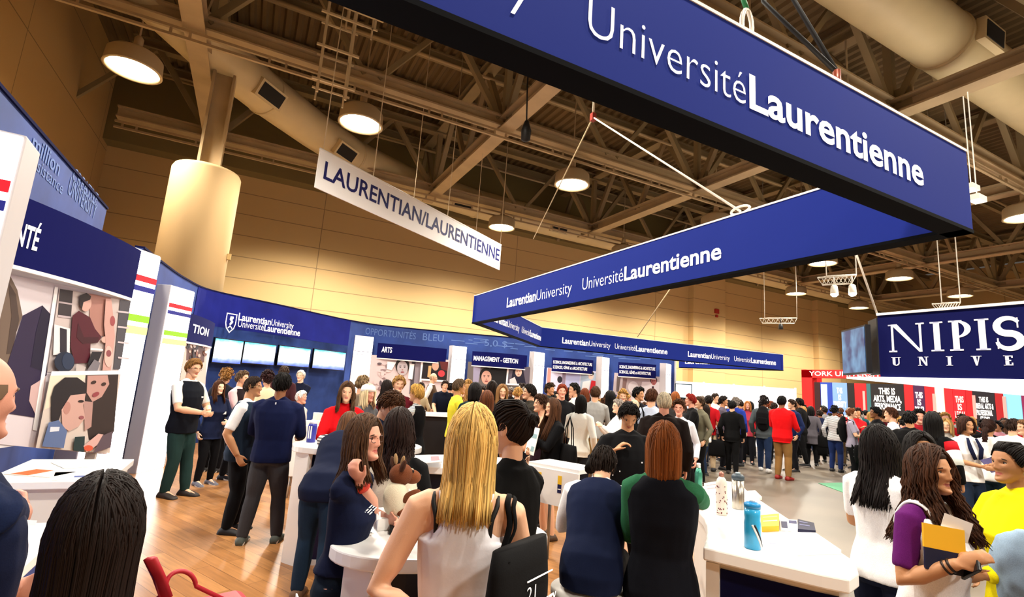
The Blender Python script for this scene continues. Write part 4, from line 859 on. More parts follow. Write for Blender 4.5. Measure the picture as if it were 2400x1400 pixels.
sheet('leaflet', 'pale leaflet nearest the edge of the side counter', 'leaflet', -0.92, 4.5, 0.951, 0.21, 0.28, 0.2, '#f4f1e8', marks=[('#3a4a86', 0.2, -0.2, 0.4, 0.2)])
t = thing('pouch', 'dark pouch on the side counter below the bald person', 'pouch', (-0.86, 2.62, 0.951), absolute=False); mb = MB(); mb.box((0, 0, 0.03), (0.26, 0.14, 0.06), 0.6); mb.build('pouch_body', mat('#11131c', 0.8), t, bevel=0.02); mb = MB(); mb.box((0, 0, 0.062), (0.2, 0.012, 0.006), 0.6); mb.build('zip', mat('#6d6d72', 0.4, 0.6), t)
for k, (x, y) in enumerate(((-0.74, 2.50), (-0.72, 2.57))):
    mb = MB(); mb.lathe([(0.017, 0), (0.03, 0), (0.03, 0.02), (0.017, 0.02), (0.017, 0)], (x, y, 0.951), 20); tag(mb.build('tape_roll', mat('#d8b85a', 0.35, 0.3)), ['left gold tape roll by the dark pouch', 'right gold tape roll by the dark pouch'][k], 'tape roll', 'gold tape rolls')
# bottles
def ztop(px, py, base): r = ray(px, py); k = sqrt((base.x**2+base.y**2)/(r.x**2+r.y**2)); return EYE.z+r.z*k
def bottle(label, px, pyb, pyt, surface, wpx, parts, bands=()):
    b = onz(px, pyb, surface); H = ztop(px, pyt, b)-surface; dist = sqrt(b.x**2+b.y**2); r = wpx/2/F_PX*(b-EYE).length*0.9
    r = wpx*0.5*(b-EYE).length/sqrt(F_PX**2+(px-1200)**2+(pyb-700)**2)
    t = thing('water_bottle', label, 'bottle', (b.x, b.y, surface+0.0005), 'water bottles', absolute=False)
    for nm, prof, m in parts: mb = MB(); mb.lathe([(q*r, z*H) for q, z in prof], (0, 0, 0), 28); mb.build(nm, m, t)
    return t, r, H
t, r, H = bottle('bright blue squeeze bottle with white stripes', 1764, 1286, 1170, CZ, 37, [('bottle_body', [(0.9, 0), (1, 0.02), (1, 0.5), (0.92, 0.58), (0.96, 0.66), (0.96, 0.82)], mat('#2aa5dc', 0.3, coat=0.4)), ('screw_cap', [(0.99, 0.82), (0.99, 0.90), (0.7, 0.93)], mat('#1b86c4', 0.35)), ('spout', [(0.35, 0.93), (0.35, 0.99), (0.2, 1.0)], mat('#e4f3fa', 0.4))])
mb = MB()
for k in range(2):
    pts = []
    for i in range(9): a = -2.5+0.16*i+k*0.25; pts.append((r*1.01*cos(a), r*1.01*sin(a), H*(0.50-0.055*i)))
    mb.tube(pts, 0.005, 6, mi=k)
mb.build('stripe', [WHITE, mat('#0c1420', 0.5)], t)
bottle('steel bottle with dark flip lid', 1730, 1193, 1108, CZ, 27, [('bottle_body', [(0.95, 0), (1, 0.02), (1, 0.80)], mat('#b3aca2', 0.28, 0.9)), ('lid', [(1.05, 0.80), (1.05, 0.90), (0.8, 0.95)], mat('#3b4a55', 0.4)), ('spout', [(0.4, 0.95), (0.4, 1.0), (0.2, 1.0)], mat('#9fb0b8', 0.4))])
t, r, H = bottle('white bottle printed with small red flowers', 1691, 1207, 1106, CZ, 26, [('bottle_body', [(0.95, 0), (1, 0.02), (1, 0.72), (0.75, 0.82), (0.4, 0.88)], mat('#e9e3da', 0.4)), ('cap', [(0.42, 0.88), (0.45, 0.96), (0.2, 1.0)], mat('#b07a6c', 0.35, 0.4))])
mb = MB(); rr = random.Random(9)
for i in range(60):
    a = rr.uniform(0, 2*pi); z = rr.uniform(0.04, 0.7)*H; mb.box((r*1.0*cos(a), r*1.0*sin(a), z), (0.003, 0.006, rr.uniform(0.004, 0.010)), a)
mb.build('flower_print', mat('#7c3a40', 0.5), t)
bottle('slim green steel bottle behind the green sleeve', 1637, 1146, 1086, CZ, 17, [('bottle_body', [(0.9, 0), (1, 0.02), (1, 0.6), (0.55, 0.82)], mat('#3f8a72', 0.3, 0.5)), ('cap', [(0.55, 0.82), (0.55, 0.98), (0.4, 1.0)], mat('#dfe6e0', 0.35, 0.5))])
t, r, H = bottle('navy and white bottle on the oval counter', 728, 1037, 984, 1.05, 20, [('bottle_body', [(0.95, 0), (1, 0.02), (1, 0.74), (0.85, 0.82)], mat('#2a2f92', 0.35)), ('cap', [(0.8, 0.82), (0.75, 0.92), (0.4, 1.0)], mat('#dfe0ee', 0.4))])
mb = MB()
for a in (-2.4, -1.9): mb.box((r*cos(a), r*sin(a), H*0.45), (0.006, 0.012, H*0.55), a)
mb.build('white_stripe', WHITE, t)
# leaflets on the curved counter
def on_c3(x, y): return onz(x, y, CZ)
def quad_sheet(name, label, cat, px, th, hx, group, marks=None, z=CZ):
    P = [onz(x, y, z) for x, y in px]; c = sum(P, V((0, 0, 0)))/4
    t = thing(name, label, cat, (c.x, c.y, z), group)
    mb = MB(); mb.prism([(p.x, p.y) for p in P][::-1], W3, z+0.0008, z+th); mb.build('paper', mat(hx, 0.6), t)
    if marks:
        mb = MB(); ms = []
        for i, (hx2, u0, v0, u1, v1) in enumerate(marks):
            f = lambda u, v: (P[0].lerp(P[1], u)).lerp(P[3].lerp(P[2], u), v)
            mb.prism([(f(u, v).x, f(u, v).y) for u, v in ((u0, v0), (u0, v1), (u1, v1), (u1, v0))], W3, z+th, z+th+0.0012, i); ms.append(mat(hx2, 0.6))
        mb.build('print', ms, t)
g = 'leaflets on the curved counter'
quad_sheet('leaflet', 'yellow leaflet stack on the curved counter', 'leaflet', [(1783, 1220), (1826, 1216), (1826, 1246), (1786, 1248)], 0.03, '#e9b92e', g, [('#f6dc7a', 0.1, 0.2, 0.9, 0.3), ('#fff2c4', 0.1, 0.55, 0.9, 0.62)])
quad_sheet('leaflet', 'white leaflet row with navy ends on the curved counter', 'leaflet', [(1828, 1222), (1868, 1224), (1872, 1249), (1830, 1245)], 0.012, '#f3f3f6', g, [('#23244e', 0.05, 0.25, 0.4, 0.9), ('#3a3a6a', 0.5, 0.1, 0.95, 0.4)])
quad_sheet('leaflet', 'dark navy leaflet stack at the far edge of the curved counter', 'leaflet', [(1870, 1225), (1908, 1234), (1912, 1253), (1870, 1249)], 0.02, '#191a3c', g, [('#6c6e9a', 0.1, 0.2, 0.6, 0.3), ('#6c6e9a', 0.1, 0.5, 0.7, 0.6)])
quad_sheet('leaflet', 'wide white printed brochures at the near end of the curved counter', 'leaflet', [(1838, 1256), (1912, 1258), (1972, 1300), (1868, 1304)], 0.02, '#fdfcf8', g, [('#e5b9a4', 0.1, 0.12, 0.32, 0.45), ('#9aa2d0', 0.4, 0.1, 0.6, 0.6), ('#c8d0dc', 0.68, 0.1, 0.92, 0.5)])
quad_sheet('leaflet', 'small white card left of the wide brochures', 'leaflet', [(1790, 1252), (1824, 1252), (1822, 1281), (1804, 1280)], 0.004, '#ffffff', g, [('#8e93a8', 0.1, 0.8, 0.9, 0.86)])
quad_sheet('leaflet', 'pale leaflets behind the white floral bottle', 'leaflet', [(1650, 1136), (1690, 1130), (1712, 1160), (1655, 1164)], 0.01, '#f7f1ee', g, [('#a87878', 0.1, 0.2, 0.9, 0.28), ('#a87878', 0.1, 0.5, 0.8, 0.56)])
quad_sheet('leaflet', 'pale leaflets behind the steel bottle', 'leaflet', [(1742, 1158), (1770, 1156), (1786, 1172), (1750, 1178)], 0.02, '#f4efe8', g, [('#8a8a92', 0.1, 0.3, 0.9, 0.36)])
# papers on the front counter and the plush moose
z1 = 1.001
quad_sheet('paper_stack', 'white box of papers under the plush moose', 'papers', [(880, 1216), (990, 1206), (992, 1236), (884, 1246)], 0.055, '#f3f0ec', None, None, z1)
quad_sheet('book_stack', 'stack of black booklets in front of the plush moose', 'booklets', [(912, 1240), (972, 1236), (968, 1252), (912, 1254)], 0.03, '#0c0c10', None, None, z1)
quad_sheet('leaflet', 'flat white sheet beside the elbow on the front counter', 'leaflet', [(828, 1222), (880, 1222), (872, 1250), (822, 1246)], 0.003, '#faf9fb', None, None, z1)
quad_sheet('leaflet', 'white open leaflet on the oval counter right of the blue bottle', 'leaflet', [(745, 1022), (792, 1018), (800, 1040), (745, 1044)], 0.004, '#f6f2ea', None, [('#b8ae9c', 0.2, 0.3, 0.8, 0.36)], 1.051)
quad_sheet('leaflet', 'coloured leaflets on the half hidden counter behind the blonde hair', 'leaflet', [(985, 1070), (1032, 1068), (1036, 1084), (984, 1088)], 0.006, '#f1ede6', None, [('#b9848c', 0.5, 0.2, 0.9, 0.8)])
mz = 1.058; mp = onz(926, 1212, mz)
def plush(loc, rz):
    t = thing('plush_moose', 'brown plush moose in a cream shirt sitting on the front counter', 'plush toy', loc, absolute=False); t.rotation_euler = (0, 0, rz)
    fur = mat('#7a3f1c', 0.95, bump=0.9, bscale=400.0, vary=0.25); dark = mat('#4d2812', 0.95, bump=0.8, bscale=400.0); cream = mat('#ddd2b8', 0.95, bump=0.4, bscale=300.0)
    def ell(name, c, r, m, rx=0.0, ry=0.0, rz2=0.0):
        mb = MB(); n = 18; R = (Matrix.Rotation(rz2, 3, 'Z') @ Matrix.Rotation(ry, 3, 'Y') @ Matrix.Rotation(rx, 3, 'X')); vs_ = []
        for i in range(n+1):
            for j in range(n): th = pi*i/n; ph = 2*pi*j/n; vs_.append(V(c)+R @ V((r[0]*sin(th)*cos(ph), r[1]*sin(th)*sin(ph), r[2]*cos(th))))
        mb.add(vs_, [(i*n+j, i*n+(j+1) % n, (i+1)*n+(j+1) % n, (i+1)*n+j) for i in range(n) for j in range(n)], 0, True); return mb.build(name, m, t)
    ell('torso', (0, -0.01, 0.09), (0.068, 0.06, 0.09), cream)
    ell('head', (0, 0.01, 0.205), (0.055, 0.062, 0.055), fur); ell('muzzle', (0, 0.075, 0.19), (0.042, 0.05, 0.036), mat('#8a4a24', 0.95, bump=0.9, bscale=400.0), rx=-0.2)
    for s in (-1, 1):
        ell('ear', (s*0.052, -0.015, 0.255), (0.016, 0.012, 0.036), dark, ry=s*0.5); ell('antler', (s*0.035, -0.01, 0.275), (0.012, 0.01, 0.03), mat('#9c7a52', 0.9), ry=s*0.25)
        ell('foot', (s*0.055, 0.085, 0.032), (0.034, 0.05, 0.032), fur); ell('leg', (s*0.05, 0.04, 0.03), (0.03, 0.06, 0.028), fur)
        ell('arm', (s*0.07, 0.035, 0.11), (0.022, 0.055, 0.024), fur, rx=0.5, rz2=-s*0.4); ell('eye', (s*0.03, 0.06, 0.222), (0.007, 0.006, 0.008), BLACK); ell('nostril', (s*0.014, 0.122, 0.195), (0.004, 0.004, 0.005), BLACK)
    ell('badge', (0.03, 0.045, 0.12), (0.018, 0.008, 0.018), WHITE)
plush((mp.x, mp.y, mz), radians(-150+75))
# stool
sp = V((2.20, 2.78, 0)); SEAT = 0.76
STOOL = t = thing('bar_stool', 'white-seated bar stool with chrome post under the seated person in navy vest', 'stool', sp, absolute=False)
mb = MB(); mb.lathe([(0.0, 0.70), (0.17, 0.70), (0.2, 0.73), (0.2, SEAT), (0.0, SEAT+0.004)], (0, 0, 0), 32); mb.build('seat', mat('#e9e6e0', 0.4), t)
mb = MB(); mb.tube([(0, 0, 0.02), (0, 0, 0.71)], 0.026, 14); mb.build('post', mat('#cfcac2', 0.15, 1.0), t); mb = MB(); mb.lathe([(0.0, 0), (0.22, 0.0), (0.22, 0.015), (0.05, 0.035), (0.03, 0.06)], (0, 0, 0), 32); mb.build('base', mat('#cfcac2', 0.15, 1.0), t)
mb = MB(); mb.tube([V((0.14*cos(i*pi/10), 0.14*sin(i*pi/10), 0.30)) for i in range(21)], 0.010, 8); mb.bar((0, 0, 0.3), (0.14, 0, 0.3), 0.015, 0.015); mb.build('footrest', mat('#cfcac2', 0.15, 1.0), t)
# white tub chairs by the seated older person
for k, (px, py, dd_, rz, lab) in enumerate(((723, 975, 9.0, 0.2, 'white tub chair in front of the seated white-haired person'), (722, 1000, 8.2, 0.1, 'nearer white tub chair, behind the navy sweater person'), (760, 965, 10.7, 0.5, 'white tub chair left of the red jacket'))):
    q = at(px, py, dd_); t = thing('tub_chair', lab, 'chair', (q.x, q.y, 0), 'white tub chairs', absolute=False); t.rotation_euler = (0, 0, rz)
    zt_ = max(0.78, min(1.0, at(px, py-12, dd_).z)); mb = MB()
    arc = [(0.34*cos(a), 0.32*sin(a)) for a in [radians(200+14*i) for i in range(11)]]
    vs_ = []
    for (x, y) in arc: vs_ += [(x, y, 0.3), (x, y, zt_), (x*0.86, y*0.86, zt_), (x*0.86, y*0.86, 0.3)]
    fs = [(0, 1, 2, 3)]+[(i*4+j, i*4+4+j, i*4+4+(j+1) % 4, i*4+(j+1) % 4) for i in range(10) for j in range(4)]+[(43, 42, 41, 40)]
    mb.add(vs_, fs); mb.build('backrest', mat('#ece8e2', 0.5), t, bevel=0.01)
    mb = MB(); mb.lathe([(0, 0.36), (0.3, 0.36), (0.32, 0.4), (0.3, 0.45), (0, 0.46)], (0, 0, 0), 24); mb.build('seat', mat('#ece8e2', 0.5), t)
    for s in ((-.2, -.2), (.2, -.2), (-.2, .2), (.2, .2)): mb = MB(); mb.tube([(s[0], s[1], 0), (s[0]*0.9, s[1]*0.9, 0.37)], 0.014, 8); mb.build('leg', mat('#b8b4ae', 0.3, 0.7), t)
# orange kiosk among the far visitors
q = onz(2238, 1138, 0); t = thing('kiosk', 'slim orange kiosk board standing behind the dark-jacketed person at right', 'kiosk', q)
mb = MB(); mb.box((q.x, q.y, 0.62), (0.35, 0.5, 1.2), 0.4); mb.build('board', mat('#e08a14', 0.5, vary=0.1), t); mb = MB(); mb.box((q.x, q.y, 0.02), (0.5, 0.6, 0.04), 0.4); mb.build('foot', mat('#b56c10', 0.5), t)
# coil of cable at the foot of the wall
mb = MB(); q = V((-1.42, 8.2, 0.03)); mb.tube([q+V((0.12*cos(i*0.5)*(1-0.004*i), 0.10*sin(i*0.5), 0.001*i)) for i in range(50)], 0.008, 6); tag(mb.build('cable_coil', mat('#c9c4ba', 0.6)), 'pale coil of cable on the floor by the dark recess', 'cable')
# ================================================================== PEOPLE: builders
def sm(a, b, x): t = max(0.0, min(1.0, (x-a)/(b-a))); return t*t*(3-2*t)
def limb(mb, pts, rad, n=12, flat=1.0, side=None):
    pts = [V(p) for p in pts]; d0 = (pts[0]-pts[1]).normalized(); d1 = (pts[-1]-pts[-2]).normalized()
    P = [pts[0]+d0*rad[0]*0.9, pts[0]+d0*rad[0]*0.6]+pts+[pts[-1]+d1*rad[-1]*0.6, pts[-1]+d1*rad[-1]*0.9]
    R = [rad[0]*0.35, rad[0]*0.8]+list(rad)+[rad[-1]*0.8, rad[-1]*0.35]
    mb.tube(P, R, n, flat=flat, side=side)
def remesh(mb, voxel, smooth=3, fold=0.0, seed=0, ff=9.0):
    me = bpy.data.meshes.new('r'); me.from_pydata(mb.v, [], mb.f); me.update()
    o = bpy.data.objects.new('r', me); COL.objects.link(o)
    m = o.modifiers.new('v', 'REMESH'); m.mode = 'VOXEL'; m.voxel_size = voxel; m.use_smooth_shade = True
    if smooth: s = o.modifiers.new('s', 'SMOOTH'); s.iterations = smooth; s.factor = 0.5
    dg = bpy.context.evaluated_depsgraph_get(); out = bpy.data.meshes.new_from_object(o.evaluated_get(dg))
    bpy.data.objects.remove(o); bpy.data.meshes.remove(me)
    vs_ = [v.co.copy() for v in out.vertices]
    if fold:
        no = [v.normal.copy() for v in out.vertices]; off = V((seed*3.1, seed*1.7, 0))
        vs_ = [p+q*(noise.noise(V((p.x*ff, p.y*ff, p.z*ff*0.55))+off)*fold+noise.noise(V((p.x*ff*2.3, p.y*ff*2.3, p.z*ff*1.2))+off)*fold*0.5) for p, q in zip(vs_, no)]
    fs = [tuple(p.vertices) for p in out.polygons]; bpy.data.meshes.remove(out)
    return vs_, fs
# ---- head
SK = (0.074, 0.090, 0.098, 0.115)      # half width, front, back, top
def head_point(x, y, z):
    X = SK[0]*x; Y = (SK[1] if y > 0 else SK[2])*y; Z = (SK[3] if z > 0 else 0.118)*z
    t = max(0.0, -Z/0.118)
    X *= 1-0.30*t**1.4
    if y < 0: Y *= 1-0.55*sm(0.02, 0.10, -Z)
    fr = sm(0.0, 0.6, y/max(1e-6, sqrt(x*x+y*y))) if (x or y) else 0
    Y += 0.052*sm(0.42, 0.98, t)*fr
    X *= 1+0.10*sm(0.5, 0.95, t)*fr
    if fr > 0:
        g = lambda x0, z0, sx, sz: math.exp(-((X-x0)/sx)**2-((Z-z0)/sz)**2)
        d = 0.009*g(0, -0.006, 0.009, 0.022)+0.0155*g(0, -0.029, 0.011, 0.012)-0.003*g(0, -0.047, 0.012, 0.006)
        d += 0.008*g(0, -0.0555, 0.019, 0.0065)+0.007*g(0, -0.068, 0.016, 0.006)-0.004*g(0, -0.0615, 0.02, 0.003)+0.006*g(0, -0.096, 0.018, 0.012)-0.004*g(0, -0.081, 0.016, 0.006)
        for s in (-1, 1):
            d += 0.007*g(s*0.012, -0.035, 0.008, 0.007)-0.012*g(s*0.031, 0.004, 0.014, 0.010)+0.005*g(s*0.028, 0.022, 0.018, 0.008)+0.005*g(s*0.040, -0.022, 0.017, 0.015)
        Y += d*fr
    return V((X, Y, Z))
_heads = {}
def head_mesh(lod):
    """grid head with nose, lips, sockets, ears and eyes: (verts, faces, material index) 0 skin 1 lips 2 eye white 3 iris 4 brow"""
    if lod in _heads: return _heads[lod]
    nu, nv_ = {0: (76, 60), 1: (44, 36), 2: (22, 18)}[lod]; mb = MB(); vs_ = []
    for i in range(nv_+1):
        th = pi*i/nv_; th = th-0.16*sin(2*th)*0.0
        for j in range(nu):
            u = 2*pi*j/nu; ph = u-0.45*sin(u); vs_.append(head_point(sin(th)*sin(ph), sin(th)*cos(ph), cos(th)))
    for i in range(nv_):
        for j in range(nu):
            f = (i*nu+j, (i+1)*nu+j, (i+1)*nu+(j+1) % nu, i*nu+(j+1) % nu); c = (vs_[f[0]]+vs_[f[1]]+vs_[f[2]]+vs_[f[3]])/4
            lip = c.y > 0.04 and (c.x/0.0225)**2+((c.z+0.0612)/0.0088)**2 < 1
            mb.f.append(list(f)); mb.m.append(1 if lip else 0); mb.sm.append(True)
    mb.v = [tuple(p) for p in vs_]
    def ball(c, r, mi, n=10):
        q = []; c = V(c); r = r if hasattr(r, '__len__') else (r, r, r)
        for i in range(n+1):
            for j in range(n): th = pi*i/n; ph = 2*pi*j/n; q.append(c+V((r[0]*sin(th)*cos(ph), r[1]*sin(th)*sin(ph), r[2]*cos(th))))
        mb.add(q, [(i*n+j, (i+1)*n+j, (i+1)*n+(j+1) % n, i*n+(j+1) % n) for i in range(n) for j in range(n)], mi, True)
    for s in (-1, 1):
        ball((s*0.075, -0.008, -0.006), (0.009, 0.018, 0.031), 0, 8 if lod else 12)
        if lod < 2:
            mb.tube([V((s*(0.080+0.004*sin(k)), -0.010-0.017*cos(k*1.0), -0.004+0.028*sin(k))) for k in [radians(a) for a in range(-60, 215, 25)]], 0.0035, 5)
            ball((s*0.031, 0.0625, 0.002), (0.0125, 0.0118, 0.0075), 2, 12); ball((s*0.031, 0.0698, 0.002), (0.0056, 0.0056, 0.0058), 3, 8)
            mb.tube([V((s*0.031+0.0145*k, 0.0745-0.007*k*k-0.003*(k*s > 0.6), 0.002+0.0075*(1-k*k))) for k in (-1, -.6, -.2, .2, .6, 1)], 0.0016, 5, mi=4)
            mb.tube([V((s*(0.031+0.019*k), 0.0815-0.010*k*k*(1 if k > 0 else .3), 0.0205+0.0045*(1-k*k))) for k in (-1, -.5, 0, .5, 1)], [0.0022, .0032, .0034, .0028, .0014], 6, mi=4)
        else:
            ball((s*0.030, 0.068, 0.004), (0.013, 0.008, 0.006), 4, 6); ball((s*0.030, 0.078, 0.022), (0.016, 0.004, 0.003), 4, 5)
    _heads[lod] = mb; return mb
def hair_edge(ph):
    """lowest height of the hair at angle ph from the front"""
    a = abs((ph+pi) % (2*pi)-pi); A = degrees_(a)
    K = ((0, .070), (35, .066), (58, .045), (72, .0), (82, -.014), (96, -.012), (110, -.05), (180, -.075))
    for (a0, z0), (a1, z1) in zip(K, K[1:]):
        if A <= a1: return z0+(z1-z0)*(A-a0)/(a1-a0)
    return -.075
def degrees_(r): return r*180/pi
def skull(ph, z, off):
    zz = max(-1, min(1, z/(SK[3] if z > 0 else 0.118))); r = sqrt(max(0, 1-zz*zz)); y = cos(ph)
    p = V(((SK[0]+off)*r*sin(ph), ((SK[1] if y > 0 else SK[2])+off)*r*y, z+off*zz))
    if y < 0 and z < -0.02: p.y *= 1-0.35*sm(0.02, 0.10, -z)
    return p
def hair_build(style, lod, L=0.0, seed=1, wave=0.0, part=0.015, vol=1.0, fine=1.0):
    """style: short, crop, long, bun, curly, ring (balding), cap_long; returns MB in head space"""
    r = random.Random(seed); mb = MB()
    dens = {0: 1.0, 1: 0.5, 2: 0.2}[lod]; wd = {0: 0.0038, 1: 0.008, 2: 0.015}[lod]*(1.15 if style == 'curly' else 1)*fine
    nph = {0: 48, 1: 28, 2: 16}[lod]
    ztop = 0.10 if style == 'ring' else SK[3]
    # scalp cap
    rows = 9; vs_ = []; off = 0.007*vol
    for i in range(rows+1):
        for j in range(nph):
            ph = 2*pi*j/nph; e = hair_edge(ph)
            if style == 'ring': z0 = 0.035 if abs((ph+pi) % (2*pi)-pi) > 1.0 else 0.0; z = z0+(e-z0)*i/rows
            else: z = SK[3]*cos((i/rows)*math.acos(max(-1, min(1, e/SK[3] if e > 0 else e/0.118)))) if e > 0 else SK[3]-(SK[3]-e)*(i/rows)**1.6
            vs_.append(skull(ph, z, off if i < rows else 0.0))
    if style == 'ring':
        keep = [j for j in range(nph) if abs((2*pi*j/nph+pi) % (2*pi)-pi) > 1.15]
        fs = [(i*nph+j, (i+1)*nph+j, (i+1)*nph+(j+1) % nph, i*nph+(j+1) % nph) for i in range(rows) for j in keep if (j+1) % nph in keep]
    else: fs = [(i*nph+j, (i+1)*nph+j, (i+1)*nph+(j+1) % nph, i*nph+(j+1) % nph) for i in range(rows) for j in range(nph)]
    mb.add(vs_, fs, 0, True)
    if style == 'ring': return mb
    if style in ('short', 'crop'):
        for k in range(int((900 if lod == 0 else 420)*dens)):
            ph = r.uniform(-pi, pi); e = hair_edge(ph); t0 = r.uniform(0.0, 0.75); t1 = min(1.02, t0+r.uniform(0.25, 0.5)); tw = r.gauss(0, 0.25); o = r.uniform(0.004, 0.012 if style == 'crop' else 0.022)*vol
            P = []
            for q in range(6):
                t = t0+(t1-t0)*q/5; z = SK[3]-(SK[3]-e)*t**1.6; P.append(skull(ph+tw*(q/5), z, o*(0.5+sin(pi*min(1, q/4.5))*0.7)+0.004))
            mb.tube(P, [wd*(.72 if lod == 0 else 1)*x for x in (.7, 1, 1.1, 1, .8, .35)], 5)
    elif style == 'curly':
        for k in range(int(330*dens)):
            ph = r.uniform(-pi, pi); e = hair_edge(ph); z = e+(SK[3]-e)*r.random()**0.8; c = skull(ph, min(z, SK[3]*0.98), 0.008+r.uniform(0, 0.03)*vol); a0 = r.uniform(0, 6.28); rr_ = r.uniform(0.007, 0.014)
            ax = V((r.gauss(0, 1), r.gauss(0, 1), r.gauss(0, 1))).normalized(); u = ax.orthogonal().normalized(); w_ = ax.cross(u)
            mb.tube([c+(u*cos(a0+q*0.9)+w_*sin(a0+q*0.9))*rr_+ax*0.003*q for q in range(7)], wd*0.9, 5)
    if style in ('long', 'curly_long', 'bun', 'pony'):
        n = int((700 if style != 'bun' else 300)*dens/fine)
        for k in range(n):
            sgn = r.choice((-1, 1)); back = style in ('bun', 'pony')
            ph = sgn*radians(r.uniform(48, 180)) if not back else sgn*radians(r.uniform(0, 180))
            o = 0.006+r.random()*0.016*vol; e = hair_edge(ph)
            s0 = V((part+sgn*0.004, r.uniform(-0.075, 0.062), 0)); s0 = V((s0.x, s0.y, (SK[3]+o)*sqrt(max(0.05, 1-(s0.x/(SK[0]+o))**2-(s0.y/((SK[1] if s0.y > 0 else SK[2])+o))**2))))
            if back:
                f0 = skull(ph, hair_edge(ph)+0.004, 0.006); tgt = V((0, -0.105, 0.03)) if style == 'bun' else V((0, -0.11, 0.02)); P = []
                for q in range(7):
                    t = q/6; m_ = f0.lerp(tgt, t); zz = m_.normalized(); a_ = atan2(m_.x, m_.y); P.append(skull(a_, min(m_.z+0.05*sin(pi*t), 0.108), o*(0.4+sin(pi*t)*0.8)))
                if style == 'pony':
                    for q in range(1, 6): P.append(tgt+V((r.gauss(0, .012), -0.03-0.01*q+r.gauss(0, .006), -L*q/5)))
                mb.tube(P, [wd*1.1]*(len(P)-1)+[wd*0.5], 5); continue
            zE = min(0.02, max(e, -0.03)); eP = skull(ph, zE, o+0.004); P = []
            for q in range(6):
                t = q/6; m_ = s0.lerp(eP, t); rad_ = V((m_.x/(SK[0]+o), m_.y/((SK[1] if m_.y > 0 else SK[2])+o), m_.z/(SK[3]+o))); k_ = 1/max(0.3, rad_.length); P.append(m_*k_)
            P.append(eP); l_ = L*r.uniform(0.86, 1.05); ns = max(4, int(l_/0.045)) if wave else max(4, int(l_/0.07)); A = abs(degrees_(ph)); ex = V((sin(ph), cos(ph), 0)); fz = r.uniform(0, 6.28); sp = r.uniform(0.6, 1.3)
            for q in range(1, ns+1):
                s_ = l_*q/ns; sh = max(0, s_-0.12); y_ = 0.42*sh if A < 88 else -0.40*sh*(1 if A < 150 else 0.4); w_ = wave*sin(s_*sp*46+fz); w2 = wave*cos(s_*sp*46+fz)
                tuck = -0.25*min(s_, 0.12)*(0.5 if A > 140 else 0.3)
                P.append(eP+ex*(tuck+0.05*s_*vol+w_)+V((w2*0.8, y_, -s_)))
            mb.tube(P, [wd*0.7]+[wd*1.15]*(len(P)-2)+[wd*0.35], 5)
        if style == 'bun':
            for k in range(int(90*dens)+10):
                a = r.uniform(0, 6.28); c = V((0, -0.118, 0.035)); ax = V((r.gauss(0, .4), -1, r.gauss(0, .4))).normalized(); u = ax.orthogonal().normalized(); w_ = ax.cross(u); R_ = r.uniform(0.012, 0.032)
                mb.tube([c+(u*cos(a+q*0.6)+w_*sin(a+q*0.6))*R_-ax*r.uniform(-.012, .0)*(1) for q in range(7)], wd*1.1, 5)
    return mb
# ---- body
MALE = [(.455, .082, .062, 0), (.50, .096, .070, -.004), (.55, .093, .064, 0), (.60, .088, .061, .004), (.66, .094, .066, .004), (.72, .106, .069, .002), (.765, .110, .062, -.002), (.797, .102, .050, -.005), (.822, .070, .042, -.006), (.850, .036, .037, -.004)]
FEMALE = [(.455, .086, .066, 0), (.50, .100, .073, -.006), (.55, .090, .064, -.002), (.605, .076, .055, .002), (.66, .083, .062, .008), (.70, .090, .071, .013), (.75, .094, .058, .002), (.79, .090, .046, -.005), (.818, .060, .038, -.006), (.850, .029, .031, -.004)]
def ik(a, c, l1, l2, pole):
    d = c-a; L = min(d.length, (l1+l2)*0.999); L = max(L, abs(l1-l2)+1e-3); u = d.normalized(); x = (l1*l1-l2*l2+L*L)/(2*L); h = sqrt(max(0, l1*l1-x*x))
    p = pole-u*pole.dot(u); p = p.normalized() if p.length > 1e-6 else u.orthogonal().normalized()
    return a+u*x+p*h, a+u*L
ARMS = {  # wrist target and elbow pole for the right arm, parts of the stature
    'down': ((.145, .025, .505), (.4, -1, 0)), 'bent': ((.11, .20, .60), (.5, -.6, -1)), 'hold': ((.035, .17, .615), (.8, -.3, -.6)), 'fold': ((-.045, .125, .690), (1, -.1, -.5)),
    'hip': ((.115, -.035, .585), (1, -.35, 0.05)), 'phone': ((.05, .185, .735), (.7, -.1, -1)), 'back': ((.12, -.08, .52), (.6, -1, 0)), 'pocket': ((.125, .05, .52), (.9, -1, 0)), 'table': ((.12, .24, .58), (.7, -.7, -.3)), 'point': ((.14, .27, .70), (.6, -.3, -1)), 'face': ((.04, .14, .80), (.8, .1, -1)), 'strap': ((.085, .085, .76), (.9, -.2, -.8))}
class Fig: pass
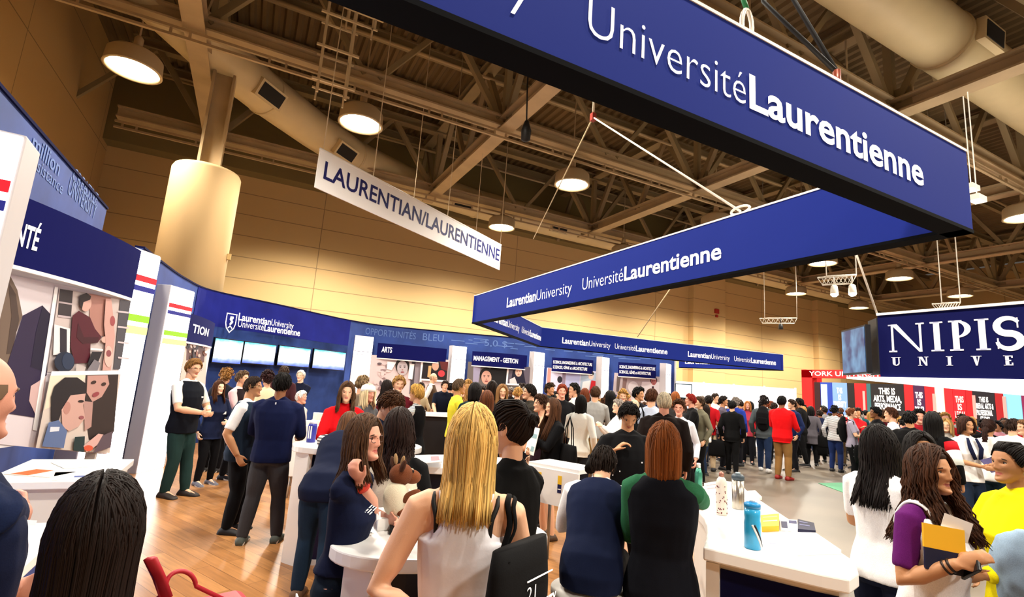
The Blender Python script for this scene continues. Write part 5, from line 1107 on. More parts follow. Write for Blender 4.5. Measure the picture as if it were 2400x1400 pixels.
def figure(H=1.7, sex='f', arms=('down', 'down'), lean=0.0, head=(0, 0), feet=None, sit=None, girth=1.0, targets=None, elbows=None, M=None, twist=0.0):
    """joints of a figure that looks along +Y with its right hand towards +X"""
    F = Fig(); F.H = H; F.sex = sex; F.g = girth; F.sec = MALE if sex == 'm' else FEMALE; F.k = 1.0 if sex == 'm' else 0.9
    hipz = 0.50*H; F.dz = 0.0
    if sit is not None: F.dz = sit+0.055*H-hipz
    la = radians(lean)
    def bend(p):
        p = V(p); w_ = sm(0.47*H, 0.62*H, p.z); a = la*w_; y, z = p.y, p.z-0.49*H; q = V((p.x, y*cos(a)+z*sin(a), 0.49*H+z*cos(a)-y*sin(a)))
        if twist: t_ = radians(twist)*sm(.5*H, .75*H, p.z); q = V((q.x*cos(t_)-q.y*sin(t_), q.x*sin(t_)+q.y*cos(t_), q.z))
        q.z += F.dz; return q
    F.bend = bend
    sx = (.106 if sex == 'm' else .094)*H*(0.6+0.4*girth)
    F.sh = [bend((sx, -0.004*H, .792*H)), bend((-sx, -0.004*H, .792*H))]
    F.el = []; F.wr = []
    for i, s in enumerate((1, -1)):
        a = arms[i]; wt = None; pole = None
        if targets and targets[i] is not None: wt = M.inverted() @ V(targets[i]); pole = V((s*.7, -.4, -.6))
        else:
            w_, p_ = ARMS[a]; wt = V((w_[0]*s*H, w_[1]*H, w_[2]*H)); pole = V((p_[0]*s, p_[1], p_[2]))
            if a not in ('down',): wt = bend(wt) if lean < 30 else wt+V((0, (bend((0, 0, .75*H))-V((0, 0, .75*H))).y, F.dz))
            else: wt = wt+V((0, (bend((0, 0, .8*H))).y, F.dz+(bend((0, 0, .8*H)).z-.8*H-F.dz)))
        if elbows and elbows[i] is not None: e_ = M.inverted() @ V(elbows[i]); pole = e_-F.sh[i].lerp(wt, 0.5)
        e, w_ = ik(F.sh[i], wt, .172*H, .150*H, pole); F.el.append(e); F.wr.append(w_)
    F.hip = []; F.kn = []; F.an = []
    hx = .046*H if sex == 'm' else .049*H
    feet = feet or ((.062, .0), (-.062, .0))
    for i, s in enumerate((1, -1)):
        h_ = V((s*hx, 0, hipz+F.dz))
        if sit is not None: k_ = h_+V((s*.03*H, .235*H, 0.0)); a_ = V((k_.x, k_.y-.02*H, max(.045*H, k_.z-.235*H)))
        else:
            a_ = V((feet[i][0]*H, feet[i][1]*H, (feet[i][2] if len(feet[i]) > 2 else .042)*H)); k_, a_ = ik(h_, a_, .232*H, .230*H, V((0, 1, 0)))
        F.hip.append(h_); F.kn.append(k_); F.an.append(a_)
    nb = bend((0, -.004*H, .845*H)); F.neck = nb
    hc = bend((0, .012*H, .932*H))
    Rl = Matrix.Rotation(-la*0.35, 3, 'X') if lean else Matrix.Identity(3)
    F.hs = 0.13*H/0.233
    F.hM = Matrix.Translation(hc) @ (Matrix.Rotation(radians(twist*.7), 3, 'Z') @ Rl @ Matrix.Rotation(radians(-head[0]), 3, 'Z') @ Matrix.Rotation(radians(-head[1]), 3, 'X')).to_4x4() @ Matrix.Scale(F.hs, 4)
    F.hc = hc
    return F
def torso(mb, F, z0, z1, e, n=20, scale=1.0, steps=None):
    """closed loft of the trunk between heights z0 and z1 (parts of the stature), blown up by e metres"""
    H = F.H; zs = [z0]+[s[0] for s in F.sec if z0+.004 < s[0] < z1-.004]+[z1]; vs_ = []
    for z in zs:
        for a, b in zip(F.sec, F.sec[1:]):
            if z <= b[0]: break
        t = max(0.0, min(1.0, (z-a[0])/(b[0]-a[0]))); q = [a[i]+(b[i]-a[i])*t for i in range(4)]
        for j in range(n):
            c, s = cos(2*pi*j/n), sin(2*pi*j/n); c = math.copysign(abs(c)**0.86, c); s = math.copysign(abs(s)**0.86, s)
            vs_.append(F.bend(((q[1]*H*F.g*scale+e)*c, q[3]*H+(q[2]*H*F.g*scale+e)*s, z*H)))
    k = len(zs); mb.add(vs_, [(i*n+j, i*n+(j+1) % n, (i+1)*n+(j+1) % n, (i+1)*n+j) for i in range(k-1) for j in range(n)]+[tuple(range(n-1, -1, -1)), tuple((k-1)*n+j for j in range(n))], 0, True)
def arm(mb, F, i, e, frac, start=0.0):
    """sleeve or bare arm up to frac of its length (0.5 = elbow)"""
    H, k = F.H, F.k*(0.55+0.45*F.g); R = [.034, .031, .0285, .025, .0255, .021, .0165]
    s, el, w_ = F.sh[i], F.el[i], F.wr[i]; P = [s, s.lerp(el, .35), s.lerp(el, .7), el, el.lerp(w_, .3), el.lerp(w_, .7), w_]; T = [0, .175, .35, .5, .65, .85, 1.0]
    pts = []; rad = []
    for p, t, r_ in zip(P, T, R):
        if t <= frac+1e-6: pts.append(p); rad.append(r_*H*k+e)
    if pts and T[len(pts)-1] < frac-0.01:
        t0, t1 = T[len(pts)-1], T[len(pts)]; f = (frac-t0)/(t1-t0); pts.append(P[len(pts)-1].lerp(P[len(pts)], f)); rad.append((R[len(rad)-1]+(R[len(rad)]-R[len(rad)-1])*f)*H*k+e)
    if len(pts) >= 2:
        nk = F.bend((0, -.004*F.H, .825*F.H)); up = pts[0].lerp(nk, 0.25)+V((0, 0, 0.004*F.H)); u2 = pts[0].lerp(nk, 0.5)
        mb.tube([u2, up]+pts, [rad[0]*.5, rad[0]*.86]+rad, 12)
        limb(mb, [F.bend((0, -.004*F.H, .842*F.H)), pts[0].lerp(nk, .45)+V((0, 0, .004*F.H)), pts[0]], [.026*F.H*F.k+e, .024*F.H*F.k+e, rad[0]*.8], 10)
def legs(mb, F, i, e, frac=1.0, wide=1.0, flare=1.0):
    H, k = F.H, (0.5+0.5*F.g); R = [.052, .052, .045, .035, .034, .029, .022]
    h_, kn, an = F.hip[i], F.kn[i], F.an[i]; P = [h_, h_.lerp(kn, .35), h_.lerp(kn, .7), kn, kn.lerp(an, .3), kn.lerp(an, .7), an]; T = [0, .175, .35, .5, .65, .85, 1.0]
    pts = []; rad = []
    for p, t, r_ in zip(P, T, R):
        if t <= frac+1e-6: pts.append(p); rad.append((r_*k+(flare-1)*.02*t)*H*wide+e)
    P2 = [pts[0]+V((0, 0, 0.03*H))]+pts; mb.tube(P2, [rad[0]*.9]+rad, 14)
def hand(mb, F, i, curl=0.5, fine=True, spread=0.0, palm=None):
    H = F.H; s = 1 if i == 0 else -1; k = H/1.7*(1.0 if F.sex == 'm' else .92); w_ = F.wr[i]; f = (w_-F.el[i]).normalized()
    n = V(palm) if palm is not None else V((-s*1.0, 0.15, -0.1)); n = n-f*n.dot(f); n = n.normalized() if n.length > .05 else f.orthogonal().normalized()
    t = f.cross(n)*(1 if i == 0 else -1)      # towards the thumb
    if t.y < -0.3: t = -t
    c = w_+f*0.05*k
    limb(mb, [w_-f*0.02*k, w_+f*0.02*k, w_+f*0.055*k, w_+f*0.085*k], [0.022*k, 0.030*k, 0.038*k, 0.036*k], 12, flat=0.42, side=t)
    if not fine:
        limb(mb, [w_+f*0.08*k, w_+f*0.12*k+n*0.02*k*curl, w_+f*0.15*k+n*0.05*k*curl], [0.032*k, 0.028*k, 0.02*k], 10, flat=0.5, side=t); return
    for q, (o, L) in enumerate(((0.027, .92), (0.009, 1.0), (-0.010, .95), (-0.027, .76))):
        p = w_+f*0.085*k+t*o*k; a = 0.15+curl*0.5; pts = [p-f*0.01*k, p]; d = f+t*o*spread*8
        d.normalize()
        for sgl in (0.043, 0.027, 0.022): d2 = d*cos(a)+n*sin(a); p = p+d2*sgl*L*k; pts.append(p.copy()); a += 0.25+curl*0.75
        limb(mb, pts, [0.0095*k, 0.0092*k, 0.0085*k, 0.0078*k, 0.0065*k], 8)
    p = w_+f*0.025*k+t*0.028*k; d = (f*0.75+t*0.62+n*0.25).normalized(); d2 = (f*0.9+t*0.15+n*0.45).normalized()
    limb(mb, [p-d*0.012*k, p+d*0.034*k, p+d*0.034*k+d2*0.03*k, p+d*0.034*k+d2*0.052*k], [0.0125*k, 0.011*k, 0.0095*k, 0.0075*k], 8)
def shoe(F, i, sole=0.02):
    mb = MB(); H = F.H; a = F.an[i]; d = V((0.10*(1 if i == 0 else -1), 1, 0)).normalized(); x = V((d.y, -d.x, 0)); z0 = a.z-.042*H
    secs = [(-.045, .020, .030), (-.03, .027, .050), (0, .030, .058), (.04, .031, .045), (.075, .034, .033), (.10, .030, .026), (.118, .016, .016)]; vs_ = []; n = 12
    for (y, hw, h_) in secs:
        for j in range(n):
            c, s = cos(2*pi*j/n), sin(2*pi*j/n); zz = (h_*H)*(0.5+0.5*s) if s > -.5 else 0.0; vs_.append(V((a.x, a.y, z0))+d*y*H+x*hw*H*math.copysign(abs(c)**.7, c)*(1 if s < .2 else 1-.25*s)+V((0, 0, zz+0.002)))
    k = len(secs)
    for i_ in range(k-1):
        for j in range(n):
            f = (i_*n+j, i_*n+(j+1) % n, (i_+1)*n+(j+1) % n, (i_+1)*n+j); zc = sum(vs_[q].z for q in f)/4-z0
            mb.f.append(list(f)); mb.m.append(1 if zc < sole else 0); mb.sm.append(True)
    mb.f.append(list(range(n-1, -1, -1))); mb.m.append(0); mb.sm.append(True); mb.f.append([(k-1)*n+j for j in range(n)]); mb.m.append(0); mb.sm.append(True)
    mb.v = [tuple(p) for p in vs_]; return mb
VOX = {0: (0.0075, 0.010), 1: (0.0125, 0.015), 2: (0.024, 0.026)}
def body_mesh(F, lod, bare_leg=True, curl=(0.5, 0.5), palms=(None, None), trunk=0.86, neckline=.79):
    H = F.H; mb = MB(); torso(mb, F, .46, .835, -0.004, scale=trunk+0.06)
    kn_ = 0.0335 if F.sex == 'm' else 0.0275
    hb = F.hM @ V((0, -0.020, -0.055)); limb(mb, [F.bend((0, -.010*H, .795*H)), F.neck, hb], [kn_*1.25*H, kn_*H, kn_*0.95*H], 14)
    for i in (0, 1):
        arm(mb, F, i, 0.0, 1.0); legs(mb, F, i, 0.0); hand(mb, F, i, curl[i], lod < 2, palm=palms[i])
        a = F.an[i]; limb(mb, [a, a+V((0, .05*H, -.018*H)), a+V((0, .09*H, -.026*H))], [.022*H, .02*H, .014*H], 8)
    vs_, fs = remesh(mb, VOX[lod][0], 3); out = MB(); out.add(vs_, fs, 0, True)
    hm = head_mesh(lod); o = len(out.v); out.v += [tuple(F.hM @ V(p)) for p in hm.v]
    for f, m_, s_ in zip(hm.f, hm.m, hm.sm): out.f.append([q+o for q in f]); out.m.append(m_); out.sm.append(s_)
    return out
def garment_top(F, lod, hem=.46, neck=.838, e=.010, sleeve=.45, fold=.004, seed=0, sl_e=None, flare=0.0):
    mb = MB(); torso(mb, F, hem, neck, e)
    n0 = 20
    for j in range(n0): p = V(mb.v[j]); q = F.bend((0, 0, hem*F.H)); d = p-q; mb.v[j] = tuple(q+d.normalized()*(d.length+.014))
    if flare: 
        n0 = 20
        for j in range(n0): p = V(mb.v[j]); q = F.bend((0, 0, hem*F.H)); d = p-q; mb.v[j] = tuple(q+d*(1+flare))
    for i in (0, 1):
        fr = sleeve[i] if hasattr(sleeve, '__len__') else sleeve
        if fr > 0: arm(mb, F, i, (sl_e if sl_e is not None else e*.8), fr)
    vs_, fs = remesh(mb, VOX[lod][1], 2, fold, seed); out = MB(); out.add(vs_, fs, 0, True); return out
def garment_tank(F, lod, hem, e, seed):
    """camisole: trunk up to the armpits, then a panel that narrows over chest and shoulder blades"""
    mb = MB(); torso(mb, F, hem, .738, e); H = F.H; n = 20; vs_ = []
    R = [(.725, .092, .066, .008), (.745, .086, .062, .004), (.765, .066, .058, .002), (.785, .050, .050, -.003), (.797, .044, .046, -.005)]
    for z, a, b, y in R:
        for j in range(n): vs_.append(F.bend(((a*H+e*.5)*cos(2*pi*j/n), y*H+(b*H+e)*sin(2*pi*j/n), z*H)))
    k = len(R); mb.add(vs_, [(i*n+j, i*n+(j+1) % n, (i+1)*n+(j+1) % n, (i+1)*n+j) for i in range(k-1) for j in range(n)]+[tuple(range(n-1, -1, -1)), tuple((k-1)*n+j for j in range(n))])
    vs_, fs = remesh(mb, VOX[lod][1]*.8, 2, 0.004, seed); out = MB(); out.add(vs_, fs, 0, True); return out
def garment_bottom(F, lod, kind='pants', e=.006, seed=0):
    mb = MB(); H = F.H
    if kind == 'skirt' or kind == 'dress':
        torso(mb, F, .47, .585, 0.002); n = 20; vs_ = []
        for z, k in ((.56, 1.0), (.50, 1.12), (.42, 1.25), (.34, 1.32)):
            for j in range(n): vs_.append(F.bend((.096*H*k*cos(2*pi*j/n), .072*H*k*sin(2*pi*j/n), z*H)))
        vs_ = vs_[::-1]; mb.add(vs_, [(i*n+j, i*n+(j+1) % n, (i+1)*n+(j+1) % n, (i+1)*n+j) for i in range(3) for j in range(n)]+[tuple(range(n-1, -1, -1)), tuple(3*n+j for j in range(n))])
    else:
        torso(mb, F, .455, .585, 0.002)
        for i in (0, 1): legs(mb, F, i, e, {'pants': 1.0, 'slim': 1.0, 'shorts': .42}[kind], 1.0, 1.0 if kind == 'slim' else 1.25)
        if F.dz:
            for i in (0, 1): limb(mb, [F.hip[i]+V((0, -.015*H, .005*H)), F.hip[i]], [.056*H, .056*H], 12)
    vs_, fs = remesh(mb, VOX[lod][1], 2, 0.004 if lod < 2 else 0, seed+5, 11); out = MB(); out.add(vs_, fs, 0, True); return out
SKINS = {'fair': '#e0ad8c', 'pale': '#ecc4a6', 'tan': '#c08a62', 'brown': '#8c5a3a', 'dark': '#56341f', 'pink': '#dc9c84'}
def skin_mats(sk, brow):
    b = SKINS.get(sk, sk); c = lin(b)
    lip = {'fair': '#b8625a', 'pale': '#c06a62', 'tan': '#9c5348', 'brown': '#6e3a30', 'dark': '#472822', 'pink': '#b65c54'}.get(sk, '#a85a50')
    return [mat(b, 0.5, spec=0.35, bump=0.05, bscale=300.0, name='skin'), mat(lip, 0.4), mat('#d9d0c6', 0.35), mat('#24140c', 0.25), mat(brow, 0.8)]
def face_dir(pos, yaw):
    """0 looks at the viewer, 90 to the right of the picture, 180 away"""
    c = V((EYE.x-pos.x, EYE.y-pos.y, 0)).normalized(); rt = V((-c.y, c.x, 0)); f = c*cos(radians(yaw))+rt*sin(radians(yaw)); return f
def place(px, py, d, yaw, H=None, lean=0.0, sit=None, sex='f', T=None):
    """root matrix and stature so that the crown of the head lands on the given spot"""
    T = T or at(px, py, d); f = face_dir(T, yaw); R = Matrix(((f.y, f.x, 0), (-f.x, f.y, 0), (0, 0, 1)))
    F = figure(1.0, sex, lean=lean, sit=None); top = F.hM @ V((0, -0.01, 0.118))
    if sit is not None: H = H or (T.z+0.012-sit)/(top.z-0.445)
    else: H = H or max(1.42, min(1.98, T.z/top.z))
    off = R @ V((top.x*H, top.y*H, 0)); M = Matrix.Translation(V((T.x-off.x, T.y-off.y, 0))) @ R.to_4x4()
    return M, H
def person(label, px, py, d, yaw=0, sex='f', skin='fair', hair=('long', '#3a241a', 0.25), top=('tee', '#ffffff'), vest=None, bottom=('pants', '#16171d'), shoes='#15151a', sole='#e8e6e2', arms=('down', 'down'), lean=0, head=(0, 0), lod=1, sit=None, H=None,
           feet=None, girth=1.0, targets=None, elbows=None, glasses=None, group=None, seed=None, curl=(0.5, 0.5), palms=(None, None), twist=0, wave=0.0, vol=1.0, brow=None, fine=1.0, neck=.838, hem=None, M=None, name='person'):
    seed = seed if seed is not None else int(px*7+py*3) % 9973
    if M is None: M, H = place(px, py, d, yaw, H, lean, sit, sex)
    F = figure(H, sex, arms, lean, head, feet, sit, girth, targets, elbows, M, twist)
    t = thing(name, label, 'person', (0, 0, 0), group, absolute=False); t.matrix_world = M; t.location = M.to_translation()
    t.rotation_mode = 'QUATERNION'; t.rotation_quaternion = M.to_quaternion()
    brow = brow or hair[1]
    body_mesh(F, lod, curl=curl, palms=palms).build('body', skin_mats(skin, brow), t)
    if hair[0] != 'none':
        hb = hair_build(hair[0], lod, hair[2] if len(hair) > 2 else 0.0, seed, wave, vol=vol, fine=fine, part=random.Random(seed).uniform(-0.02, 0.02)); hb.v = [tuple(F.hM @ V(p)) for p in hb.v]; hb.build('hair', hairmat(hair[1]), t)
    kinds = {'tee': (.008, .40, .475), 'polo': (.010, .42, .475), 'shirt': (.010, .98, .475), 'blouse': (.018, .95, .45), 'sweater': (.016, .98, .47), 'jacket': (.022, .98, .44), 'coat': (.026, .98, .36), 'tank': (.006, 0, .47), 'long': (.008, .98, .475), 'crop': (.008, .40, .56)}
    e, sl, hm = kinds[top[0]]; hm = hem or hm
    g = garment_tank(F, lod, hm, e, seed) if top[0] == 'tank' else garment_top(F, lod, hm, neck, e, sl, 0.0045 if lod < 2 else 0, seed); g.build('top', top[1] if not isinstance(top[1], str) else cloth(top[1]), t)
    if vest:
        g = garment_top(F, lod, .455, .835, e+.012, 0.0, .005 if lod < 2 else 0, seed+2); g.build('vest', cloth(vest), t)
    g = garment_bottom(F, lod, bottom[0], seed=seed); g.build('trousers' if bottom[0] in ('pants', 'slim') else bottom[0], cloth(bottom[1]), t)
    if sit is None or lod < 2:
        for i in (0, 1): shoe(F, i).build('shoe', [mat(shoes, 0.6), mat(sole, 0.6)], t)
    if glasses:
        mb = MB()
        for s in (-1, 1):
            ring = [V((s*0.033+0.024*math.copysign(abs(cos(a))**.7, cos(a)), 0.089-0.004*abs(cos(a)), 0.001+0.017*math.copysign(abs(sin(a))**.7, sin(a)))) for a in [2*pi*q/20 for q in range(21)]]; mb.tube(ring, 0.0017, 6, cap=False)
            mb.tube([V((s*0.058, 0.082, 0.008)), V((s*0.079, 0.05, 0.009)), V((s*0.084, 0.0, 0.006)), V((s*0.082, -0.02, -0.004))], 0.0018, 6)
        mb.tube([V((-0.010, 0.091, 0.004)), V((0, 0.094, 0.007)), V((0.010, 0.091, 0.004))], 0.0016, 6)
        mb.v = [tuple(F.hM @ V(p)) for p in mb.v]; mb.build('glasses', mat(glasses, 0.35), t)
    F.M = M; F.t = t; return F
def patch(F, name, c, size, hexc, up=(0, 0, 1), n=(0, 1, 0), th=0.004, parent=None):
    """small flat piece on a figure, in its own frame (parts of the stature)"""
    c = V(c)*F.H; n = V(n).normalized(); x = V(up).cross(n).normalized(); u = n.cross(x); Mx = Matrix((x, u, n)).transposed()
    mb = MB(); mb.box(c, (size[0], size[1], th), M=Mx); return mb.build(name, mat(hexc, 0.6, emit=0.0), parent or F.t)
def tote(label, top, w_, h_, rz, hexc='#0b0b0d', strap=0.3, lines=None, cat='bag', name='tote_bag', group='tote bags', strap_pts=None, dep=0.07):
    """flat cloth bag: top is the middle of its mouth"""
    t = thing(name, label, cat, top, group, absolute=False); t.rotation_euler = (0, 0, rz); m = cloth(hexc)
    mb = MB(); n = 10; vs_ = []
    for i in range(7):
        z = -h_*i/6; bul = sin(pi*min(1, (i+.6)/6.6))
        for j in range(2*n):
            a = 2*pi*j/(2*n); c, s = cos(a), sin(a); vs_.append(V((w_/2*math.copysign(abs(c)**.45, c)*(0.94+0.06*bul), dep*(0.25+0.75*bul)*math.copysign(abs(s)**.8, s), z)))
    k = 2*n; mb.add(vs_, [((i+1)*k+j, (i+1)*k+(j+1) % k, i*k+(j+1) % k, i*k+j) for i in range(6) for j in range(k)]+[tuple(range(k)), tuple(6*k+j for j in range(k-1, -1, -1))], 0, True); mb.build('bag_body', m, t)
    for s in (-1, 1):
        mb = MB(); P = [V((-w_*.25, s*dep*.3, -.03)), V((-w_*.2, s*.01, strap*.6)), V((0, 0, strap)), V((w_*.2, s*.01, strap*.6)), V((w_*.25, s*dep*.3, -.03))] if strap_pts is None else strap_pts[(s+1)//2]
        mb.tube(P, 0.012 if strap_pts is None else 0.010, 6, flat=0.35); mb.build('strap', m, t)
    if lines:
        mb = MB(); f = lambda u, v, w: V((u, -dep*1.03-w, v))
        for (body, u0, v0, wd, cap, off) in lines: letters(mb, body, f, u0, v0, wd, cap, 0.002, off) if body != '-' else mb.prism([(u0, v0), (u0+wd, v0), (u0+wd, v0+cap), (u0, v0+cap)], f, 0, 0.002)
        mb.build('print', LETTER, t)
    return t

from mathutils.bvhtree import BVHTree
def hug(F, pts, off, names=('body',), dense=8):
    """lays a strap given in the figure's frame on the surface of the figure"""
    V_, F_ = [], []
    for ch in F.t.children:
        if ch.name.split('.')[0] in names:
            o = len(V_); V_ += [v.co.copy() for v in ch.data.vertices]; F_ += [[i+o for i in p.vertices] for p in ch.data.polygons]
    bv = BVHTree.FromPolygons(V_, F_); P = []
    for a, b in zip(pts, pts[1:]):
        for k in range(dense): P.append(V(a).lerp(V(b), k/dense))
    P.append(V(pts[-1])); out = []
    for p in P: c, n, i, d = bv.find_nearest(p); out.append(c+n*off)
    for _ in range(6): out = [out[0]]+[(a+b*2+c)/4 for a, b, c in zip(out, out[1:], out[2:])]+[out[-1]]
    return out
# ================================================================== PEOPLE: nearest visitors and staff
# blonde visitor seen from behind, silver-white camisole
F = person('person with long straight blonde hair in a silver-white camisole, seen from behind', 1112, 955, 1.86, 176, 'f', 'fair', ('long', '#c9a25c', 0.245), ('tank', mat('#e6e3ea', 0.32, bump=0.05, bscale=80.0, spec=0.5)), bottom=('pants', '#0b0b10'), arms=('hold', 'hip'), lod=0, seed=11, vol=1.05, fine=0.72,
           targets=(None, at(1015, 1475, 1.70)), elbows=(None, at(935, 1400, 1.80)), head=(0, 4), hem=.47)
H = F.H
for s in (-1, 1):
    mb = MB(); P = [F.bend((s*.042*H, -.062*H, .78*H)), F.bend((s*.050*H, -.056*H, .80*H)), F.bend((s*.052*H, -.012*H, .832*H)), F.bend((s*.05*H, .04*H, .80*H)), F.bend((s*.045*H, .064*H, .76*H))]; mb.tube(hug(F, P, 0.003), 0.007, 6, flat=0.5); mb.build('camisole_strap', mat('#e6e3ea', 0.35), F.t)
    mb = MB(); P = [F.bend((s*.060*H, -.068*H, .725*H)), F.bend((s*.064*H, -.058*H, .79*H)), F.bend((s*.066*H, -.010*H, .83*H)), F.bend((s*.06*H, .05*H, .79*H)), F.bend((s*.055*H, .07*H, .75*H))]; mb.tube(hug(F, P, 0.004), 0.008, 6, flat=0.4); mb.build('bra_strap', BLACK, F.t)
p_tote = at(1222, 1272, 1.66)
rzt = atan2((F.M.to_3x3() @ V((1, 0, 0))).y, (F.M.to_3x3() @ V((1, 0, 0))).x)
rzt += radians(56)
Mi = Matrix.Translation(p_tote) @ Matrix.Rotation(rzt, 4, 'Z'); Ti = Mi.inverted() @ F.M
def sp(pts): return [Ti @ p for p in hug(F, [F.bend(V(q)*H) for q in pts], 0.010, ('body', 'top'))]
tote('black tote bag with white printing on the shoulder of the blonde visitor', p_tote, 0.30, 0.40, rzt, lines=[('-', -0.02, -0.10, 0.15, 0.004, 0), ('21', -0.02, -0.155, 0.05, 0.042, -0.01), ('UNIVERSITY', -0.02, -0.21, 0.18, 0.042, 0.02)],
     strap_pts=[[Mi.inverted() @ Mi @ V((-0.10, -0.02, -0.03)), *sp([(.105, -.075, .72), (.085, -.045, .822), (.085, .02, .822)])], [V((0.08, -0.02, -0.03)), *sp([(.125, -.07, .73), (.098, -.04, .818), (.098, .02, .815)])]], dep=0.04)
# dark pinned-up hair, black sweater
F = person('person with dark pinned-up hair and red-framed glasses in a black sweater', 1202, 943, 2.28, -125, 'f', 'fair', ('bun', '#1d120d'), ('sweater', '#060607'), bottom=('pants', '#08080a'), glasses='#5c1418', lod=0, seed=21, arms=('hold', 'hold'), head=(-8, 4))
# staff leaning with elbow on the front counter
elb = onz(806, 1236, 1.045); wr = at(842, 1128, 2.52)
F = person('staff person in glasses and navy polo leaning an elbow on the front counter', 856, 976, 2.62, 68, 'f', 'pink', ('long', '#4a3322', 0.24), ('polo', '#0e1530'), bottom=('pants', '#121c2a'), glasses='#3a1712', lod=0, seed=31, lean=2, head=(12, -2), girth=0.86, hem=.555, targets=(wr, onz(905, 1215, 1.05)), elbows=(elb, None), curl=(1.0, 0.4), wave=0.006)
mb = MB(); a = F.wr[0]; d = (F.wr[0]-F.el[0]).normalized(); mb.tube([a-d*0.045, a-d*0.022], 0.037, 20); mb.build('wristband', mat('#d83a26', 0.5), F.t)
mb = MB(); q = F.sh[0].lerp(F.el[0], .62); dd_ = (F.el[0]-F.sh[0]).normalized(); nn_ = V((1, -.1, .25)); nn_ = (nn_-dd_*nn_.dot(dd_)).normalized(); u_ = nn_.cross(dd_)
fS = lambda u, v, w: q+u_*(-u)*1.0+dd_*(-v)+nn_*(0.062+w)
for i in range(3):
    u_0 = -0.04
    for ln in ((.018, .012, .022), (.010, .024, .014), (.02, .016, .012))[i]: mb.prism([(u_0, .01-.016*i), (u_0+ln, .01-.016*i), (u_0+ln+.002, .016-.016*i), (u_0+.002, .016-.016*i)], fS, 0.0, 0.002); u_0 += ln+.006
mb.build('sleeve_print', LETTER, F.t)
patch(F, 'chest_print', (-.04, .085, .70), (0.05, 0.03), '#e8e8ee', n=(0, 1, .1))
patch(F, 'hanging_tag', (.09, -.075, .46), (0.09, 0.12), '#f5f5f5', n=(.6, -.8, 0), th=0.006)
# dark wavy hair, cream and black top, back view
F = person('person with long dark wavy hair in a cream and black top, back turned', 938, 962, 3.15, 172, 'f', 'fair', ('curly_long', '#22130e', 0.27), ('tee', '#0c0c0e'), bottom=('pants', '#0d0d10'), lod=0, seed=41, wave=0.014, vol=1.35, arms=('bent', 'table'))
g = garment_top(F, 1, .47, .80, .013, 0, 0.003, 3); g.build('back_panel', cloth('#d9cfba'), F.t)
# bending over the oval counter
F = person('person in navy vest, striped sleeves and jeans bending over the oval counter', 862, 952, 5.0, 118, 'f', 'fair', ('long', '#5a3a22', 0.12), ('long', None), vest='#131a33', bottom=('pants', '#22364c'), shoes='#6b4a30', lod=1, seed=51, lean=52, H=1.70, arms=('table', 'table'), feet=((.06, -.03), (-.06, .05)), head=(0, 10)) if False else None
def stripes(base, line, scale):
    key = ('stripe', base, line, scale)
    if key in _mats: return _mats[key]
    m = bpy.data.materials.new('striped_cloth'); m.use_nodes = True; nt = m.node_tree; b = nt.nodes['Principled BSDF']; tc = nt.nodes.new('ShaderNodeTexCoord'); wv = nt.nodes.new('ShaderNodeTexWave'); wv.bands_direction = 'Z'; wv.inputs['Scale'].default_value = scale
    r = nt.nodes.new('ShaderNodeValToRGB'); r.color_ramp.interpolation = 'CONSTANT'; r.color_ramp.elements[0].color = lin(line); r.color_ramp.elements[1].position = 0.32; r.color_ramp.elements[1].color = lin(base)
    nt.links.new(tc.outputs['Object'], wv.inputs['Vector']); nt.links.new(wv.outputs['Fac'], r.inputs['Fac']); nt.links.new(r.outputs['Color'], b.inputs['Base Color']); b.inputs['Roughness'].default_value = 0.9
    _mats[key] = m; return m
STR = stripes('#efece6', '#23232a', 13)
# the bending helper keeps the feet where the photo shows them
T = at(880, 940, 5.9); hp = onz(705, 1385, 0)
def place_feet(p, toward, H):
    f = V((toward.x-p.x, toward.y-p.y, 0)).normalized(); R = Matrix(((f.y, f.x, 0), (-f.x, f.y, 0), (0, 0, 1))); return Matrix.Translation(V((p.x, p.y, 0))) @ R.to_4x4()
F = person('person in navy vest, striped sleeves and jeans bending over the oval counter', 0, 0, 0, sex='f', hair=('long', '#5a3a22', 0.14), top=('shirt', STR), vest='#131a33', bottom=('pants', '#20344a'), shoes='#6b4a30', sole='#4a3220', lod=1, seed=51, lean=50, H=1.68, M=place_feet(V((0.68, 4.42, 0)), V((1.15, 5.5, 0)), 1.68), arms=('table', 'table'), targets=(V((1.15, 5.36, 1.09)), V((0.86, 5.42, 1.09))), elbows=(V((1.2, 5.1, 1.25)), V((0.65, 5.3, 1.17))), feet=((.07, -.10), (-.07, .03)), head=(0, 10))
# dark-haired head bending down
F = person('person with tousled brown hair in a navy jacket, bending his head down', 920, 921, 4.25, 60, 'm', 'fair', ('short', '#4a2e1a'), ('jacket', '#1c2740'), bottom=('pants', '#14161c'), lod=0, seed=61, lean=18, head=(20, 30), vol=1.3, arms=('bent', 'bent'))
